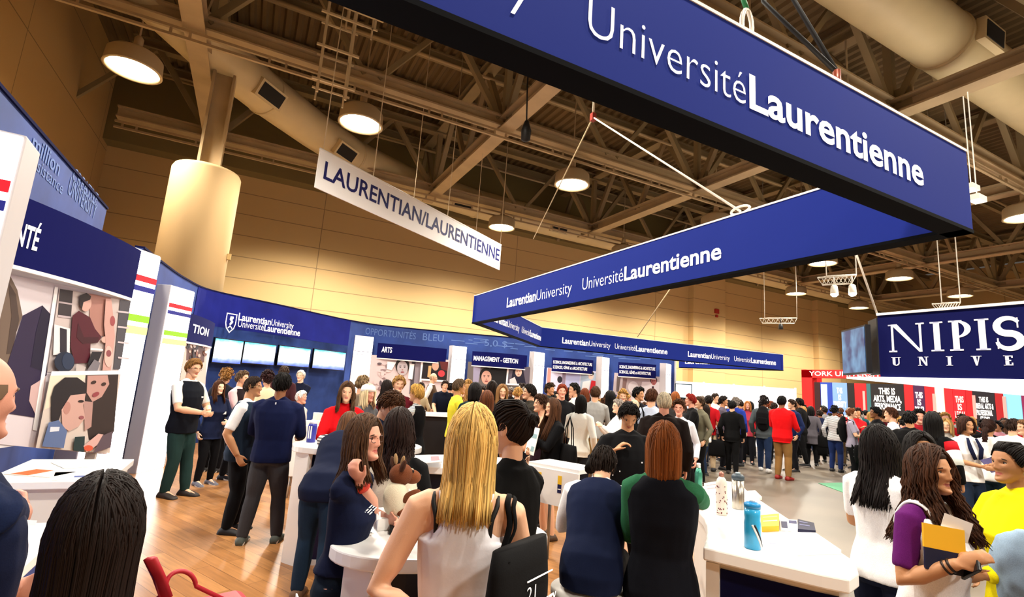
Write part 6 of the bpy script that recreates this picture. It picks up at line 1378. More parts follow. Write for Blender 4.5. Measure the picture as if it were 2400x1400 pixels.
# dark straight hair in the near left corner
F = person('person with dark straight hair seen from behind in the near left corner', 250, 1120, 1.36, 176, 'f', 'fair', ('long', '#150b08', 0.46), ('tee', '#0d0b0c'), bottom=('pants', '#101014'), lod=0, seed=71, vol=0.9, fine=0.6)
H = F.H; q = F.M @ V((.26*H, .02*H, .74*H))
t = thing('handbag', 'red leather handbag beside the dark-haired person in the near left corner', 'bag', q-V((0, 0, 0.25)))
RL = mat('#a31f2c', 0.4)
cb = at(440, 1420, 1.45); mb = MB(); mb.box(cb+V((0, 0, -0.10)), (0.26, 0.1, 0.2), 0.3); mb.build('bag_body', RL, t, bevel=0.02)
mb = MB(); P = [at(424-36*cos(k), 1385-46*sin(k)**.8 if k < 3.14 else 1385, 1.42+.01*k) for k in [0.157*i for i in range(20)]]+[cb+V((.08, 0, 0))]; mb.tube([cb+V((-.08, 0, 0))]+P, 0.005, 8); mb.build('handle', RL, t)
mb = MB(); P = [at(352, 1310, 1.36), at(372, 1352, 1.40), at(390, 1402, 1.42)]; mb.tube(P, 0.013, 6, flat=0.4); mb.build('shoulder_strap', RL, t)
# bald person at the left edge
hand_t = onz(128, 1196, 0.99)
F = person('bald person in a navy vest at the left edge of the photo', -58, 822, 1.85, 118, 'm', 'pink', ('ring', '#6a5644'), ('tee', '#0f1a38'), vest='#0d1530', bottom=('pants', '#66666c'), lod=0, seed=81, girth=1.15, targets=(hand_t, None), arms=('bent', 'bent'))
mb = MB(); q = F.sh[0].lerp(F.el[0], .5); patch(F, 'sleeve_stripe', ((q.x+.072)/F.H, (q.y-.01)/F.H, q.z/F.H), (0.10, 0.012), '#e8eaf2', up=(0, .25, 1), n=(1, -.2, .2))
# seated person in puffer vest
F = person('short-haired person in navy puffer vest and white sleeves sitting on the stool', 1417, 1040, 3.25, 174, 'm', 'fair', ('short', '#1d120c'), ('shirt', '#f3f3f5'), vest='#101a38', bottom=('pants', '#0a0a0d'), shoes='#e8e6e0', sole='#ffffff', lod=0, seed=91, sit=SEAT, lean=38, girth=1.02, arms=('bent', 'hold'), H=1.46, targets=(at(1500, 1212, 3.42), None), elbows=(at(1482, 1205, 3.2), None))
STOOL.location = (F.hip[0].lerp(F.hip[1], .5).x+F.M.to_translation().x, F.M.to_translation().y, 0)
# auburn hair, green sleeves
cw = onz(1655, 1192, 1.075)
F = person('person with auburn bob in green sleeves and black vest, leaning on the curved counter', 1556, 994, 2.86, 178, 'f', 'fair', ('long', '#7a4218', 0.17), ('shirt', '#2f6e4c'), vest='#090b14', bottom=('pants', '#07070b'), shoes='#101010', lod=0, seed=101, targets=(cw, None), elbows=(at(1668, 1165, 2.9), at(1474, 1205, 2.78)), arms=('bent', 'bent'), vol=1.15, girth=1.03)
# young man looking down, black jacket
F = person('young person with black hair in a black jacket with backpack straps, looking down', 1474, 946, 4.7, 12, 'm', 'tan', ('short', '#120d0b'), ('jacket', '#0b0b0e'), bottom=('pants', '#0a0a0d'), lod=0, seed=111, head=(0, 34), arms=('strap', 'hold'), vol=1.1)
for i, (x, z, s) in enumerate(((.07, .70, .016), (.05, .66, .010), (-.06, .71, .012), (-.075, .66, .012), (.085, .64, .010))): patch(F, 'pin_badge', (x, .075, z), (s, s), '#d9d9e0', n=(0, 1, .1))
# curly brown hair in profile, tabard
bk = at(2212, 1285, 3.10)
F = person('person with long curly brown hair in white tabard and purple tee, hugging a book', 2172, 1050, 3.30, 64, 'f', 'tan', ('curly_long', '#3d2416', 0.36), ('tee', '#5a1560'), bottom=('pants', '#16161c'), lod=0, seed=121, wave=0.016, vol=1.5, arms=('fold', 'hold'), head=(8, 0), targets=(at(2244, 1322, 3.06), at(2268, 1318, 3.2)), elbows=(at(2140, 1360, 3.1), None), curl=(0.6, 0.7), girth=1.05)
mb = MB(); torso(mb, F, .40, .80, .022); vs_, fs = remesh(mb, .012, 2, .005, 7); g = MB(); g.add(vs_, fs, 0, True)
for s in (-1, 1): g.tube(hug(F, [F.bend((s*.052*F.H, -.065*F.H, .77*F.H)), F.bend((s*.056*F.H, -.03*F.H, .838*F.H)), F.bend((s*.054*F.H, .03*F.H, .835*F.H)), F.bend((s*.05*F.H, .075*F.H, .77*F.H))], 0.006, ('top',)), 0.034, 8, flat=0.3)
g.build('tabard', cloth('#f4f1f3'), F.t)
mb = MB(); a = F.wr[0]; d = (F.wr[0]-F.el[0]).normalized(); mb.tube([a-d*0.03, a-d*0.02], 0.030, 16); mb.tube([a-d*0.05, a-d*0.042], 0.032, 16); mb.build('bracelet', mat('#2a1a12', 0.4, 0.3), F.t)
bd = face_dir(bk, 20); rzb = atan2(bd.y, bd.x)+pi/2
t = thing('book', 'yellow and navy booklet held by the curly-haired person in the tabard', 'book', bk, absolute=False); t.rotation_euler = (radians(-8), radians(4), rzb)
mb = MB(); mb.box((0, 0, 0.04), (0.15, 0.018, 0.10)); mb.build('yellow_cover', mat('#e6ae22', 0.5), t); mb = MB(); mb.box((0, 0, -0.055), (0.145, 0.018, 0.09)); mb.build('navy_cover', mat('#0e1230', 0.5), t); mb = MB(); mb.box((0, 0.012, 0.01), (0.14, 0.012, 0.16)); mb.build('pages', mat('#f4efe2', 0.7), t)
mb = MB(); mb.box((0.03, 0.024, 0.10), (0.10, 0.004, 0.09), -0.2); tag(mb.build('leaflet', mat('#d9d4d0', 0.5), None, loc=bk), 'pale folded leaflet sticking out of the yellow booklet', 'leaflet').rotation_euler = (0, 0.3, rzb)
q = F.M @ F.wr[1]; mb = MB(); mb.box((0, 0, 0), (0.014, 0.07, 0.14)); o = tag(mb.build('smartphone', mat('#101014', 0.25), None, bevel=0.004, loc=at(2274, 1330, 3.08)), 'dark smartphone in the hand of the curly-haired person in the tabard', 'phone'); o.rotation_euler = (1.0, 0.2, rzb)
# black hair, white tee, back turned
F = person('person with long black hair in a white tee, back turned behind the tabard wearer', 2056, 1003, 3.95, 150, 'f', 'tan', ('long', '#130d0d', 0.34), ('tee', '#f2f0f4'), bottom=('pants', '#141a30'), lod=0, seed=131, vol=1.5, wave=.005, arms=('bent', 'bent'))
F = person('person with black hair peeking over the head of the tabard wearer', 2152, 1016, 4.5, 25, 'f', 'tan', ('long', '#15100f', 0.2), ('tee', '#3a3540'), bottom=('pants', '#16161c'), lod=1, seed=141)
# yellow sweater
F = person('person with tied-back black hair in a bright yellow sweater at the right edge', 2368, 1040, 4.0, -52, 'f', '#b07c56', ('bun', '#15100f'), ('sweater', '#f0e010'), bottom=('pants', '#0a0a0c'), lod=0, seed=151, arms=('hold', 'bent'), head=(-8, 0), girth=1.1)
mb = MB(); c = V((-0.078, -0.01, -0.05)); mb.tube([F.hM @ (c+V((0.0, 0.018*cos(k), 0.018*sin(k)))) for k in [2*pi*i/14 for i in range(15)]], 0.0016, 5, cap=False); c = V((0.078, -0.01, -0.05)); mb.build('hoop_earring', mat('#d8c48a', 0.2, 0.9), F.t)
mb = MB(); a = F.wr[0]; d = (F.wr[0]-F.el[0]).normalized(); mb.tube([a-d*0.02, a-d*0.008], 0.031, 16); mb.build('bracelet', mat('#d8d2c4', 0.3, 0.6), F.t)
q = F.M @ F.wr[1]
pj = at(2392, 1320, 3.68); mb = MB(); torsoP = [(0.0, 0.20), (0.10, 0.19), (0.16, 0.10), (0.17, -0.12), (0.14, -0.28), (0.02, -0.30), (-0.10, -0.26), (-0.14, -0.05), (-0.10, 0.14)]
rgt = V((-face_dir(pj, 0).y, face_dir(pj, 0).x, 0)); fw = face_dir(pj, 0); n = 9; vs_ = []
for k in range(9):
    w_ = -0.06+0.015*k; sc = sqrt(max(0.02, 1-((k-4)/4.4)**2)); vs_ += [pj+rgt*(u*sc*.85)+V((0, 0, v*sc*.8))+fw*w_ for u, v in torsoP]
mb.add(vs_, [((i)*n+j, i*n+(j+1) % n, (i+1)*n+(j+1) % n, (i+1)*n+j) for i in range(8) for j in range(n)]+[tuple(range(n-1, -1, -1)), tuple(8*n+j for j in range(n))]); v2, f2 = remesh(mb, .012, 4, .012, 4, 12); mb = MB(); mb.add(v2, f2, 0, True)
tag(mb.build('denim_jacket', cloth('#8fa6bd')), 'light blue denim jacket draped over the arm of the yellow sweater person', 'jacket')
F = person('person in dark navy cut off by the lower right edge of the photo', 2520, 1050, 3.2, -70, 'f', 'tan', ('short', '#15100f'), ('sweater', '#0f2a5c'), bottom=('pants', '#141a30'), lod=1, seed=161, girth=1.2)
# ---- staff group left of the counters
F = person('fair-haired person in a black vest and dark trousers standing at left', 456, 843, 8.28, 48, 'm', 'fair', ('short', '#8a6236'), ('tee', '#e6e2da'), vest='#0c0f18', bottom=('pants', '#1c3230'), shoes='#2a211c', sole='#1a1512', lod=0, seed=171, arms=('hold', 'hold'), glasses='#3a3030', girth=1.06, head=(10, 8), feet=((.06, .0), (-.06, .06)))
patch(F, 'name_tag', (-.05, .078, .72), (0.07, 0.02), '#eeeeee')
F = person('person with long brown hair and white name tag in a navy jacket', 515, 893, 8.95, 32, 'f', 'pale', ('long', '#4c2c1a', 0.26), ('jacket', '#141c38'), bottom=('slim', '#0a0a0e'), shoes='#6c6c78', sole='#f0f0f0', lod=0, seed=181, arms=('down', 'hold'))
patch(F, 'name_tag', (-.04, .085, .69), (0.09, 0.04), '#f2f0f4')
F = person('person in glasses, slate vest and white short sleeves talking at the counter', 595, 884, 6.45, 72, 'm', 'tan', ('crop', '#2a1c14'), ('polo', '#f3f3f6'), vest='#1c2a3c', bottom=('pants', '#0c0c10'), shoes='#15151a', sole='#101010', lod=0, seed=191, glasses='#b8a070', arms=('down', 'bent'), girth=1.15)
F = person('person in a navy sweater and grey jeans, back turned, at the oval counter', 664, 877, 6.02, 165, 'm', 'brown', ('short', '#0f0b0a'), ('sweater', '#0c1438'), bottom=('pants', '#3a3a3e'), shoes='#4a4f48', sole='#e6e4dc', lod=0, seed=201, arms=('bent', 'bent'), girth=1.12, feet=((.09, .02), (-.09, -.03)))
patch(F, 'collar_mark', (0, -.064, .80), (0.012, 0.09), '#e6e8f2', n=(0, -1, 0))
F = person('person with curly light brown hair behind the long brown hair', 532, 868, 10.0, 150, 'f', 'fair', ('curly', '#8a6030'), ('jacket', '#1a1a22'), bottom=('pants', '#101014'), lod=1, seed=211, vol=1.5)
F = person('bearded person in a pale pink shirt and dark vest below the screens', 570, 871, 9.4, 60, 'm', 'fair', ('short', '#5a4430'), ('shirt', '#e8b8bc'), vest='#20161a', bottom=('pants', '#101014'), lod=1, seed=221, arms=('hold', 'hold'))
F = person('person with short dark curls and patterned pale scarf below the screens', 630, 872, 8.9, 200, 'f', 'fair', ('curly', '#2a1414'), ('blouse', '#d8c4a0'), bottom=('pants', '#101014'), lod=1, seed=231)
F = person('grey-haired person with folded arms in a navy tee under the rightmost screen', 707, 869, 12.2, -25, 'm', 'pale', ('crop', '#d2ccc2'), ('tee', '#0d1226'), bottom=('pants', '#0f1420'), lod=1, seed=241, arms=('fold', 'fold'))
F = person('person with dark hair half hidden behind the navy sweater back', 667, 860, 11.4, 170, 'm', 'fair', ('short', '#3a2a20'), ('jacket', '#3a1a1e'), bottom=('pants', '#14141a'), lod=1, seed=251)
F = person('white-haired person sitting in a white tub chair', 706, 929, 9.9, 60, 'm', 'pink', ('crop', '#ece6de'), ('shirt', '#b8b4b0'), bottom=('pants', '#22222a'), lod=1, seed=261, sit=0.46, H=1.7)
F = person('red-jacketed person with wavy brown hair facing the viewer', 816, 897, 6.1, 6, 'f', 'fair', ('curly_long', '#4a321e', 0.24), ('jacket', '#c80d16'), bottom=('pants', '#1a1a20'), lod=0, seed=271, wave=.008, vol=1.2, arms=('hold', 'down'), head=(6, 2))
g = MB(); g.box((0, .078*F.H, .72*F.H), (0.055, 0.05, 0.24)); v2, f2 = remesh(g, .012, 4); g = MB(); g.add(v2, f2, 0, True); g.build('blouse', cloth('#f0e8e0'), F.t)
F = person('tall grey-brown haired person behind the red jacket, against the glowing column', 851, 882, 8.0, 130, 'm', 'fair', ('short', '#7a6448'), ('shirt', '#6a5a4a'), bottom=('pants', '#22222a'), lod=1, seed=281)
F = person('person with blond fringe and pale cap right of the red jacket', 864, 903, 6.9, 40, 'f', 'pink', ('long', '#d8c49a', 0.2), ('shirt', '#5a5a5e'), bottom=('pants', '#22222a'), lod=1, seed=291)
g = MB(); n = 20; g.lathe([(0.102, 0.03), (0.104, 0.06), (0.09, 0.105), (0.05, 0.128), (0.005, 0.134)], (0, -0.006, 0), 22); g.v = [tuple(F.hM @ V(p)) for p in g.v]; g.build('cap', cloth('#ece8e0'), F.t)
F = person('person with long dark hair below the ARTS panel, head bent', 908, 893, 9.0, -100, 'f', 'fair', ('long', '#1a1210', 0.28), ('tee', '#2a2024'), bottom=('pants', '#14141a'), lod=1, seed=301)
F = person('blond young person in a maroon top below the ARTS panel', 936, 884, 8.0, 15, 'm', 'fair', ('short', '#a07a48'), ('sweater', '#5c1220'), bottom=('pants', '#1a1a22'), lod=1, seed=311, vol=1.2)
F = person('person with short blond hair in a black vest over striped sleeves', 979, 903, 7.0, -118, 'f', 'fair', ('short', '#c79c50'), ('shirt', STR), vest='#0a0a0d', bottom=('pants', '#0a0a0d'), lod=0, seed=321, arms=('bent', 'bent'))
F = person('bald person in white shirt and brown waistcoat standing below the ARTS photo', 1016, 875, 14.4, 80, 'm', 'fair', ('ring', '#b09878'), ('shirt', '#d8d4d0'), vest='#4a3626', bottom=('pants', '#1a1a20'), lod=1, seed=331)
F = person('person in a dark polo leaning both hands on the far white counter', 1044, 894, 13.1, 10, 'm', 'fair', ('short', '#2c1e16'), ('polo', '#0b1020'), bottom=('pants', '#0f1218'), lod=1, seed=341, lean=14, arms=('table', 'table'), girth=1.15)
patch(F, 'name_tag', (.04, .085, .72), (0.06, 0.02), '#e8e8e8')
F = person('person in a yellow tee with pale side panel, standing in profile', 1077, 890, 8.6, 100, 'm', 'tan', ('short', '#5c4a38'), ('tee', '#e6dc3c'), bottom=('pants', '#2a2622'), lod=0, seed=351, arms=('bent', 'hold'), girth=1.1)
patch(F, 'side_panel', (.118, -.005, .58), (0.10, 0.22), '#cfcac8', n=(1, 0, 0), th=0.02)
F = person('person with long wavy light brown hair facing the yellow tee', 1098, 904, 9.5, -70, 'f', 'fair', ('curly_long', '#8a6238', 0.24), ('tee', '#c8a878'), bottom=('pants', '#22222a'), lod=1, seed=361, wave=.008)
F = person('person with black bob in dark teal jacket with white print on the back', 1114, 899, 7.9, 150, 'f', 'fair', ('long', '#100c0c', 0.12), ('jacket', '#12262a'), bottom=('pants', '#101014'), lod=1, seed=371)
patch(F, 'back_print', (.02, -.085, .66), (0.16, 0.10), '#dfe4e6', n=(0, -1, 0))
# ================================================================== PEOPLE: middle of the crowd
MID = [
 ('person with short dark hair and glasses facing left in a dark jacket', 1243, 903, 8.3, -80, 'm', 'fair', ('short', '#17100d'), ('jacket', '#2a2620'), '#14141a', dict(glasses='#201010', lod=0)),
 ('person with brown hair and bare shoulders facing left, beside the white papers holder', 1270, 928, 6.9, -75, 'f', 'fair', ('short', '#3c2416'), ('tank', '#2a1620'), '#14141a', dict(lod=0, vol=1.5)),
 ('person with very long brown hair in a black jacket hugging white papers', 1298, 936, 6.4, -62, 'f', 'fair', ('long', '#4a2e1c', 0.42), ('jacket', '#0b0b0e'), '#0f0f14', dict(lod=0, arms=('hold', 'fold'), bottomkind='shorts', shoes='#4a3422', sole='#2a1c12', vol=1.2)),
 ('person with brown hair and headband between the yellow tee and the pinned-up hair', 1178, 903, 8.4, 10, 'f', 'fair', ('long', '#7a5632', 0.22), ('tee', '#2c2622'), '#14141a', dict(glasses='#b08a4a')),
 ('person with long straight auburn hair, back turned behind the blonde visitor', 1142, 918, 7.0, 165, 'f', 'fair', ('long', '#5a3018', 0.26), ('tee', '#3a3438'), '#14141a', {}),
 ('person with reddish short hair in a black top facing the viewer by the third column', 1318, 903, 9.7, 8, 'm', 'pink', ('short', '#7a2e16'), ('shirt', '#0c0c10'), '#14141a', {}),
 ('person with brown curls and white collar left of the reddish-haired one', 1289, 901, 11.8, 60, 'f', 'tan', ('curly', '#3a2a1c'), ('jacket', '#2e302e'), '#14141a', {}),
 ('person with dark hair and pale sleeves lifting a phone by the salmon-striped photo', 1347, 900, 10.6, -70, 'f', 'fair', ('short', '#140e0c'), ('tee', '#efeae6'), '#14141a', dict(arms=('phone', 'phone'))),
 ('person with long black hair in a loose white blouse, back turned', 1362, 928, 8.2, 165, 'f', 'tan', ('long', '#0e0b0a', 0.16), ('blouse', '#eef0e8'), '#20242c', dict(lod=0, arms=('down', 'bent'))),
 ('person in a grey long-sleeved tee and khaki trousers, back turned', 1396, 908, 10.2, 176, 'm', 'fair', ('short', '#4a3220'), ('long', '#9a9a98'), '#a58a55', dict(lod=0, arms=('bent', 'bent'))),
 ('person with long auburn hair just left of the grey tee', 1371, 912, 11.4, 170, 'f', 'fair', ('long', '#6a3218', 0.2), ('tee', '#e0dcd8'), '#14141a', {}),
 ('person with black hair in a dark coat right of the grey tee', 1431, 918, 10.8, 150, 'f', 'tan', ('long', '#0d0a0a', 0.2), ('jacket', '#101012'), '#101014', {}),
 ('person with blond curls facing the viewer behind the looking-down young man', 1460, 917, 11.2, 5, 'f', 'fair', ('curly', '#b08446'), ('jacket', '#3a2a5a'), '#14141a', dict(vol=1.4)),
 ('grey-haired person with glasses in a white top holding a phone', 1450, 938, 8.8, -70, 'f', 'pale', ('short', '#8a8078'), ('shirt', '#efecea'), '#14141a', dict(arms=('phone', 'phone'), glasses='#403028')),
 ('person with thick black hair looking sideways below the last panel', 1497, 910, 10.6, 60, 'm', 'tan', ('short', '#0d0a0a'), ('jacket', '#14121a'), '#14141a', dict(vol=1.5)),
 ('grey-bobbed person in a striped grey cardigan behind the looking-down young man', 1486, 940, 9.6, 150, 'f', 'pale', ('long', '#b8aa90', 0.08), ('sweater', '#8a8270'), '#14141a', {}),
 ('person in a pale blue shirt with a black shoulder bag, back turned', 1528, 914, 8.9, 160, 'm', 'fair', ('short', '#4a2a18'), ('tee', '#b4bed2'), '#101014', dict(lod=0, arms=('down', 'down'), girth=1.1)),
 ('white-haired person in a dark leather jacket, back turned behind the auburn bob', 1557, 921, 6.6, 176, 'm', 'pink', ('crop', '#d2c6ac'), ('jacket', '#1a1210'), '#14141a', dict(lod=0, girth=1.2)),
 ('person with glasses and brown curls in a white tunic facing the viewer', 1592, 940, 8.3, -8, 'f', 'pink', ('curly', '#4a2c18'), ('blouse', '#dde0ea'), '#08080a', dict(lod=0, glasses='#5a1c18', arms=('hold', 'down'), hem=.40)),
 ('person with long auburn hair between white hair and the monitor', 1583, 920, 12.8, 170, 'f', 'fair', ('long', '#8a4a1c', 0.2), ('tee', '#3a3838'), '#14141a', {}),
 ('person with red hair in a black tee with white chest letters', 1619, 925, 11.4, -75, 'm', 'pink', ('short', '#8a2018'), ('tee', '#08080a'), '#08080a', dict(lod=0, arms=('hold', 'hold'), girth=1.1, shoes='#3a2c20')),
 ('person in an olive jacket with a dark backpack strap facing left', 1640, 932, 11.8, -60, 'f', 'fair', ('short', '#3c2a1c'), ('jacket', '#6a6654'), '#0a0a0c', dict(shoes='#3a2416')),
 ('person in a dark red polo and beige trousers before the white partition', 1661, 929, 14.2, 172, 'm', 'tan', ('short', '#17100d'), ('polo', '#a80f1a'), '#b8a284', {}),
 ('bearded person in a white shirt before the white partition', 1676, 924, 16.8, 60, 'm', 'fair', ('short', '#2c1e16'), ('shirt', '#ecebea'), '#22242c', {}),
 ('person with dark wavy hair in mottled grey top before the white partition', 1695, 930, 14.8, 80, 'm', 'tan', ('short', '#17100d'), ('tee', '#5a5260'), '#14141a', {}),
 ('person in black clothes carrying a black bag, walking away before the white partition', 1716, 941, 14.0, 170, 'm', 'fair', ('short', '#0f0c0b'), ('jacket', '#08080a'), '#08080a', dict(feet=((.06, -.09), (-.06, .06)), shoes='#3a3430', lod=1)),
 ('grey-haired person in a blue jacket behind the black-clothed walker', 1724, 934, 16.0, 160, 'm', 'pale', ('curly', '#8a8078'), ('jacket', '#20348c'), '#14141a', {}),
 ('person with red-blond hair and pink scarf facing the viewer', 1752, 942, 16.8, 0, 'f', 'pink', ('long', '#b4703a', 0.16), ('jacket', '#b0384a'), '#14141a', {}),
 ('person with bushy dark hair and black backpack walking away', 1790, 931, 15.4, 172, 'm', 'brown', ('curly', '#17100e'), ('jacket', '#4a5256'), '#1c2c4a', dict(feet=((.06, -.12), (-.06, .08)), lod=1, vol=1.4, shoes='#d8d8d8')),
 ('person in a bright red jacket, tan trousers and red shoes', 1832, 930, 14.3, 158, 'm', 'brown', ('short', '#0c0a0a'), ('jacket', '#d40c12'), '#8a6438', dict(lod=0, shoes='#8c1a14', sole='#f0f0f0', arms=('bent', 'bent'), girth=1.1)),
 ('person in a dark blue jacket facing left beside the red jacket', 1856, 938, 16.2, -60, 'm', 'fair', ('short', '#2c1c14'), ('jacket', '#16224a'), '#14141a', {}),
 ('person in a black coat stepping forward by the red post', 1874, 934, 18.0, -110, 'm', 'tan', ('short', '#0d0a0a'), ('coat', '#070709'), '#08080a', dict(feet=((.06, .12), (-.06, -.10)))),
 ('person in a grey hooded coat holding a black bag, back turned', 1900, 954, 18.6, 178, 'f', 'tan', ('long', '#0b0909', 0.12), ('coat', '#5a555c'), '#0a0a0c', dict(lod=1, vol=1.4)),
 ('person with curly black hair in a black and white striped top', 1955, 953, 17.6, 160, 'f', 'brown', ('curly', '#0d0a0a'), ('sweater', 'STR2'), '#1c2c5a', dict(lod=1)),
 ('person with auburn bun, grey tee and black backpack in profile', 1996, 958, 15.4, 82, 'f', 'fair', ('bun', '#6a3a1c'), ('tee', '#9a94a8'), '#08080b', dict(lod=0, arms=('hold', 'hold'))),
 ('person with dark hair in black facing left before the bright red panel', 2052, 955, 14.0, -70, 'm', 'brown', ('short', '#0d0a0a'), ('jacket', '#09090c'), '#0c0c10', {}),
 ('person in a white shirt in profile before the wide black panel', 2088, 957, 12.6, -85, 'm', 'fair', ('short', '#4a2a1a'), ('shirt', '#f3f2f4'), '#14141a', dict(lod=0, arms=('phone', 'bent'))),
 ('person with dark hair in a pale tee behind the white shirt', 2066, 962, 15.8, 80, 'm', 'tan', ('short', '#2a1a12'), ('tee', '#c8ccd0'), '#14141a', {}),
 ('person in a black jacket, back turned, behind the long black hair', 2131, 966, 10.6, 176, 'm', 'tan', ('short', '#0c0a0a'), ('jacket', '#09090b'), '#0a0a0c', dict(girth=1.15)),
 ('person with black hair and red face scarf by the narrow red panel', 2152, 962, 12.2, 20, 'm', 'pink', ('short', '#0c0a0a'), ('jacket', '#8c1420'), '#14141a', dict(vol=1.4)),
 ('person with long black hair in a black jacket with red and white sleeve', 2184, 970, 9.1, 165, 'f', 'tan', ('long', '#0c0a0a', 0.2), ('jacket', '#0b0b0d'), '#0a0a0c', dict(lod=1, vol=1.3)),
 ('blond person with glasses facing the viewer above the orange kiosk', 2218, 983, 12.0, -10, 'f', 'fair', ('long', '#a07c4a', 0.18), ('jacket', '#a8a29a'), '#14141a', dict(glasses='#403028')),
 ('smiling person with dark brown bob in white shirt and navy neck scarf', 2262, 979, 10.4, 40, 'f', 'tan', ('long', '#3a2016', 0.10), ('polo', '#f6f4f4'), '#1e2a3e', dict(lod=0, vol=1.5, arms=('hold', 'hold'), shoes='#101010')),
 ('person with dark ponytail in a white tee, back turned, right of the smiling one', 2316, 984, 11.0, 160, 'f', 'tan', ('pony', '#2a1610', 0.25), ('tee', '#f6f6f2'), '#1a2c38', dict(lod=1)),
 ('person in a white shirt with grey backpack straps at the right edge', 2372, 984, 12.4, 150, 'm', 'fair', ('short', '#2a1a12'), ('shirt', '#f4f4f4'), '#14141a', dict(girth=1.1)),
 ('person with cropped hair in a white tee at the very right edge', 2402, 986, 11.6, -60, 'm', 'fair', ('crop', '#6a4a30'), ('tee', '#f2f2f0'), '#14141a', {}),
]
STR2 = stripes('#e6e4e4', '#141418', 11)
FM = {}
for (lab, px, py, d, yaw, sex, skin, hair, top, bot, kw) in MID:
    kw = dict(kw); bk_ = kw.pop('bottomkind', 'pants'); kw.setdefault('lod', 1)
    tp = (top[0], STR2 if top[1] == 'STR2' else top[1])
    FM[px] = person(lab, px, py, d, yaw, sex, skin, hair, tp, bottom=(bk_, bot), **kw)
# what they wear and hold
F = FM[1619]; mb = MB(); f = lambda u, v, w: V((-u, .082*F.H*1.06+w, v+.69*F.H)); letters(mb, 'ICE', f, -0.10, 0.0, 0.2, 0.10, 0.012, 0.02); mb.build('chest_letters', LETTER, F.t)
F = FM[1955]; mb = MB(); F = FM[2184]; q = F.sh[1].lerp(F.el[1], .3)
F = FM[2184]; mb = MB(); e_, s_ = F.el[0], F.sh[0]; mb.tube([s_.lerp(e_, .0), s_.lerp(e_, .4)], [.085, .082], 14); mb.build('red_shoulder', cloth('#c81c26'), F.t); mb = MB(); mb.tube([s_.lerp(e_, .38), s_.lerp(e_, 1.0)], [.083, .07], 14); mb.build('white_sleeve', cloth('#e8eee8'), F.t)
F = FM[2262]
for s in (-1, 1): mb = MB(); mb.tube([F.bend((s*.035*F.H, .055*F.H, .83*F.H)), F.bend((s*.045*F.H, .088*F.H, .75*F.H)), F.bend((s*.02*F.H, .10*F.H, .66*F.H))], [.02, .035, .03], 8, flat=0.4); mb.build('neck_scarf', cloth('#141a38'), F.t)
def held(F, i=0): return F.M @ F.wr[i]
def sheet_held(label, name, cat, F, off, size, hexc, tilt=(0.2, 0, 0), th=0.006, marks=None):
    p = F.M @ V(off); rz = atan2((F.M.to_3x3() @ V((1, 0, 0))).y, (F.M.to_3x3() @ V((1, 0, 0))).x); t = thing(name, label, cat, p, None, absolute=False); t.rotation_euler = (tilt[0], tilt[1], rz+tilt[2])
    mb = MB(); mb.box((0, 0, 0), (size[0], th, size[1])); mb.build('paper', mat(hexc, 0.6), t)
    if marks:
        mb = MB()
        for (u, v, w_, h_) in marks: mb.box((u, th/2+.001, v), (w_, .002, h_)); 
        mb.build('print', mat('#8fb0b8', 0.6), t)
F = FM[1298]; sheet_held('white printed papers hugged by the very long brown-haired person', 'papers', 'papers', F, (0.0, .27, 1.12), (0.24, 0.32), '#f3f4ee', marks=[(-.03, .06, .14, .05), (-.06, -.09, .08, .06)])
F = FM[2088]; sheet_held('white paper held up by the white-shirted person in profile', 'papers', 'papers', F, (-.08, .33, 1.28), (0.2, 0.22), '#fbfbfb')
F = FM[2262]; sheet_held('purple folder held by the smiling person in white shirt', 'folder', 'folder', F, (-.16, .24, 1.12), (0.24, 0.2), '#4a4272', tilt=(0.6, 0.3, 0))
for (px, lab, off, w_, h_, tx) in ((1298, 'black tote bag with white print on the arm of the papers holder', (-.30, -.06, 1.12), .34, .38, True), (1716, 'black tote bag in the hand of the black-clothed walker', (-.36, .0, .78), .40, .40, False), (1900, 'black tote bag held by the grey-coated person', (.27, .02, .74), .3, .42, False),
      (1874, 'wide black tote bag between red jacket and grey coat', (.33, .08, .78), .46, .38, False), (1996, 'black tote bag hanging at the side of the auburn bun', (.14, .10, .92), .42, .42, True), (1640, 'black bag at the hip of the olive jacket', (.24, .02, .95), .34, .44, False), (1955, 'black bag on the arm of the striped-top person', (-.30, .05, .95), .36, .34, False), (1528, 'black shoulder bag on the pale blue shirt', (-.12, -.17, 1.28), .26, .40, False)):
    F = FM[px]; p = F.M @ V(off); a = F.M.to_3x3() @ V((1, 0, 0)); tote(lab, p, w_, h_, atan2(a.y, a.x), strap=0.32, lines=[('-', -.08, -.12, .16, .01, 0), ('UNIVERSITY', -.09, -.2, .18, .045, .02), ('-', -.08, -.27, .16, .008, 0)] if tx else None, dep=.05)
def backpack(label, F, hexc):
    rz = atan2((F.M.to_3x3() @ V((1, 0, 0))).y, (F.M.to_3x3() @ V((1, 0, 0))).x); t = thing('backpack', label, 'backpack', F.M @ V((0, -.19, 1.22*F.H/1.7)), 'backpacks', absolute=False); t.rotation_euler = (0, 0, rz); m = cloth(hexc)
    mb = MB(); limb(mb, [(0, 0, -.2), (0, -.02, -.05), (0, -.02, .12), (0, 0, .2)], [.15, .17, .16, .12], 16, flat=.55, side=(1, 0, 0)); v2, f2 = remesh(mb, .016, 2); mb = MB(); mb.add(v2, f2, 0, True); mb.build('pack_body', m, t)
    mb = MB(); mb.box((0, -.105, -.08), (.2, .04, .16)); mb.build('front_pocket', m, t, bevel=.015)
    for s in (-1, 1): mb = MB(); mb.tube([(s*.08, .04, .18), (s*.10, .12, .23), (s*.11, .24, .18), (s*.11, .27, .02), (s*.12, .15, -.15)], .02, 6, flat=.4); mb.build('strap', m, t)
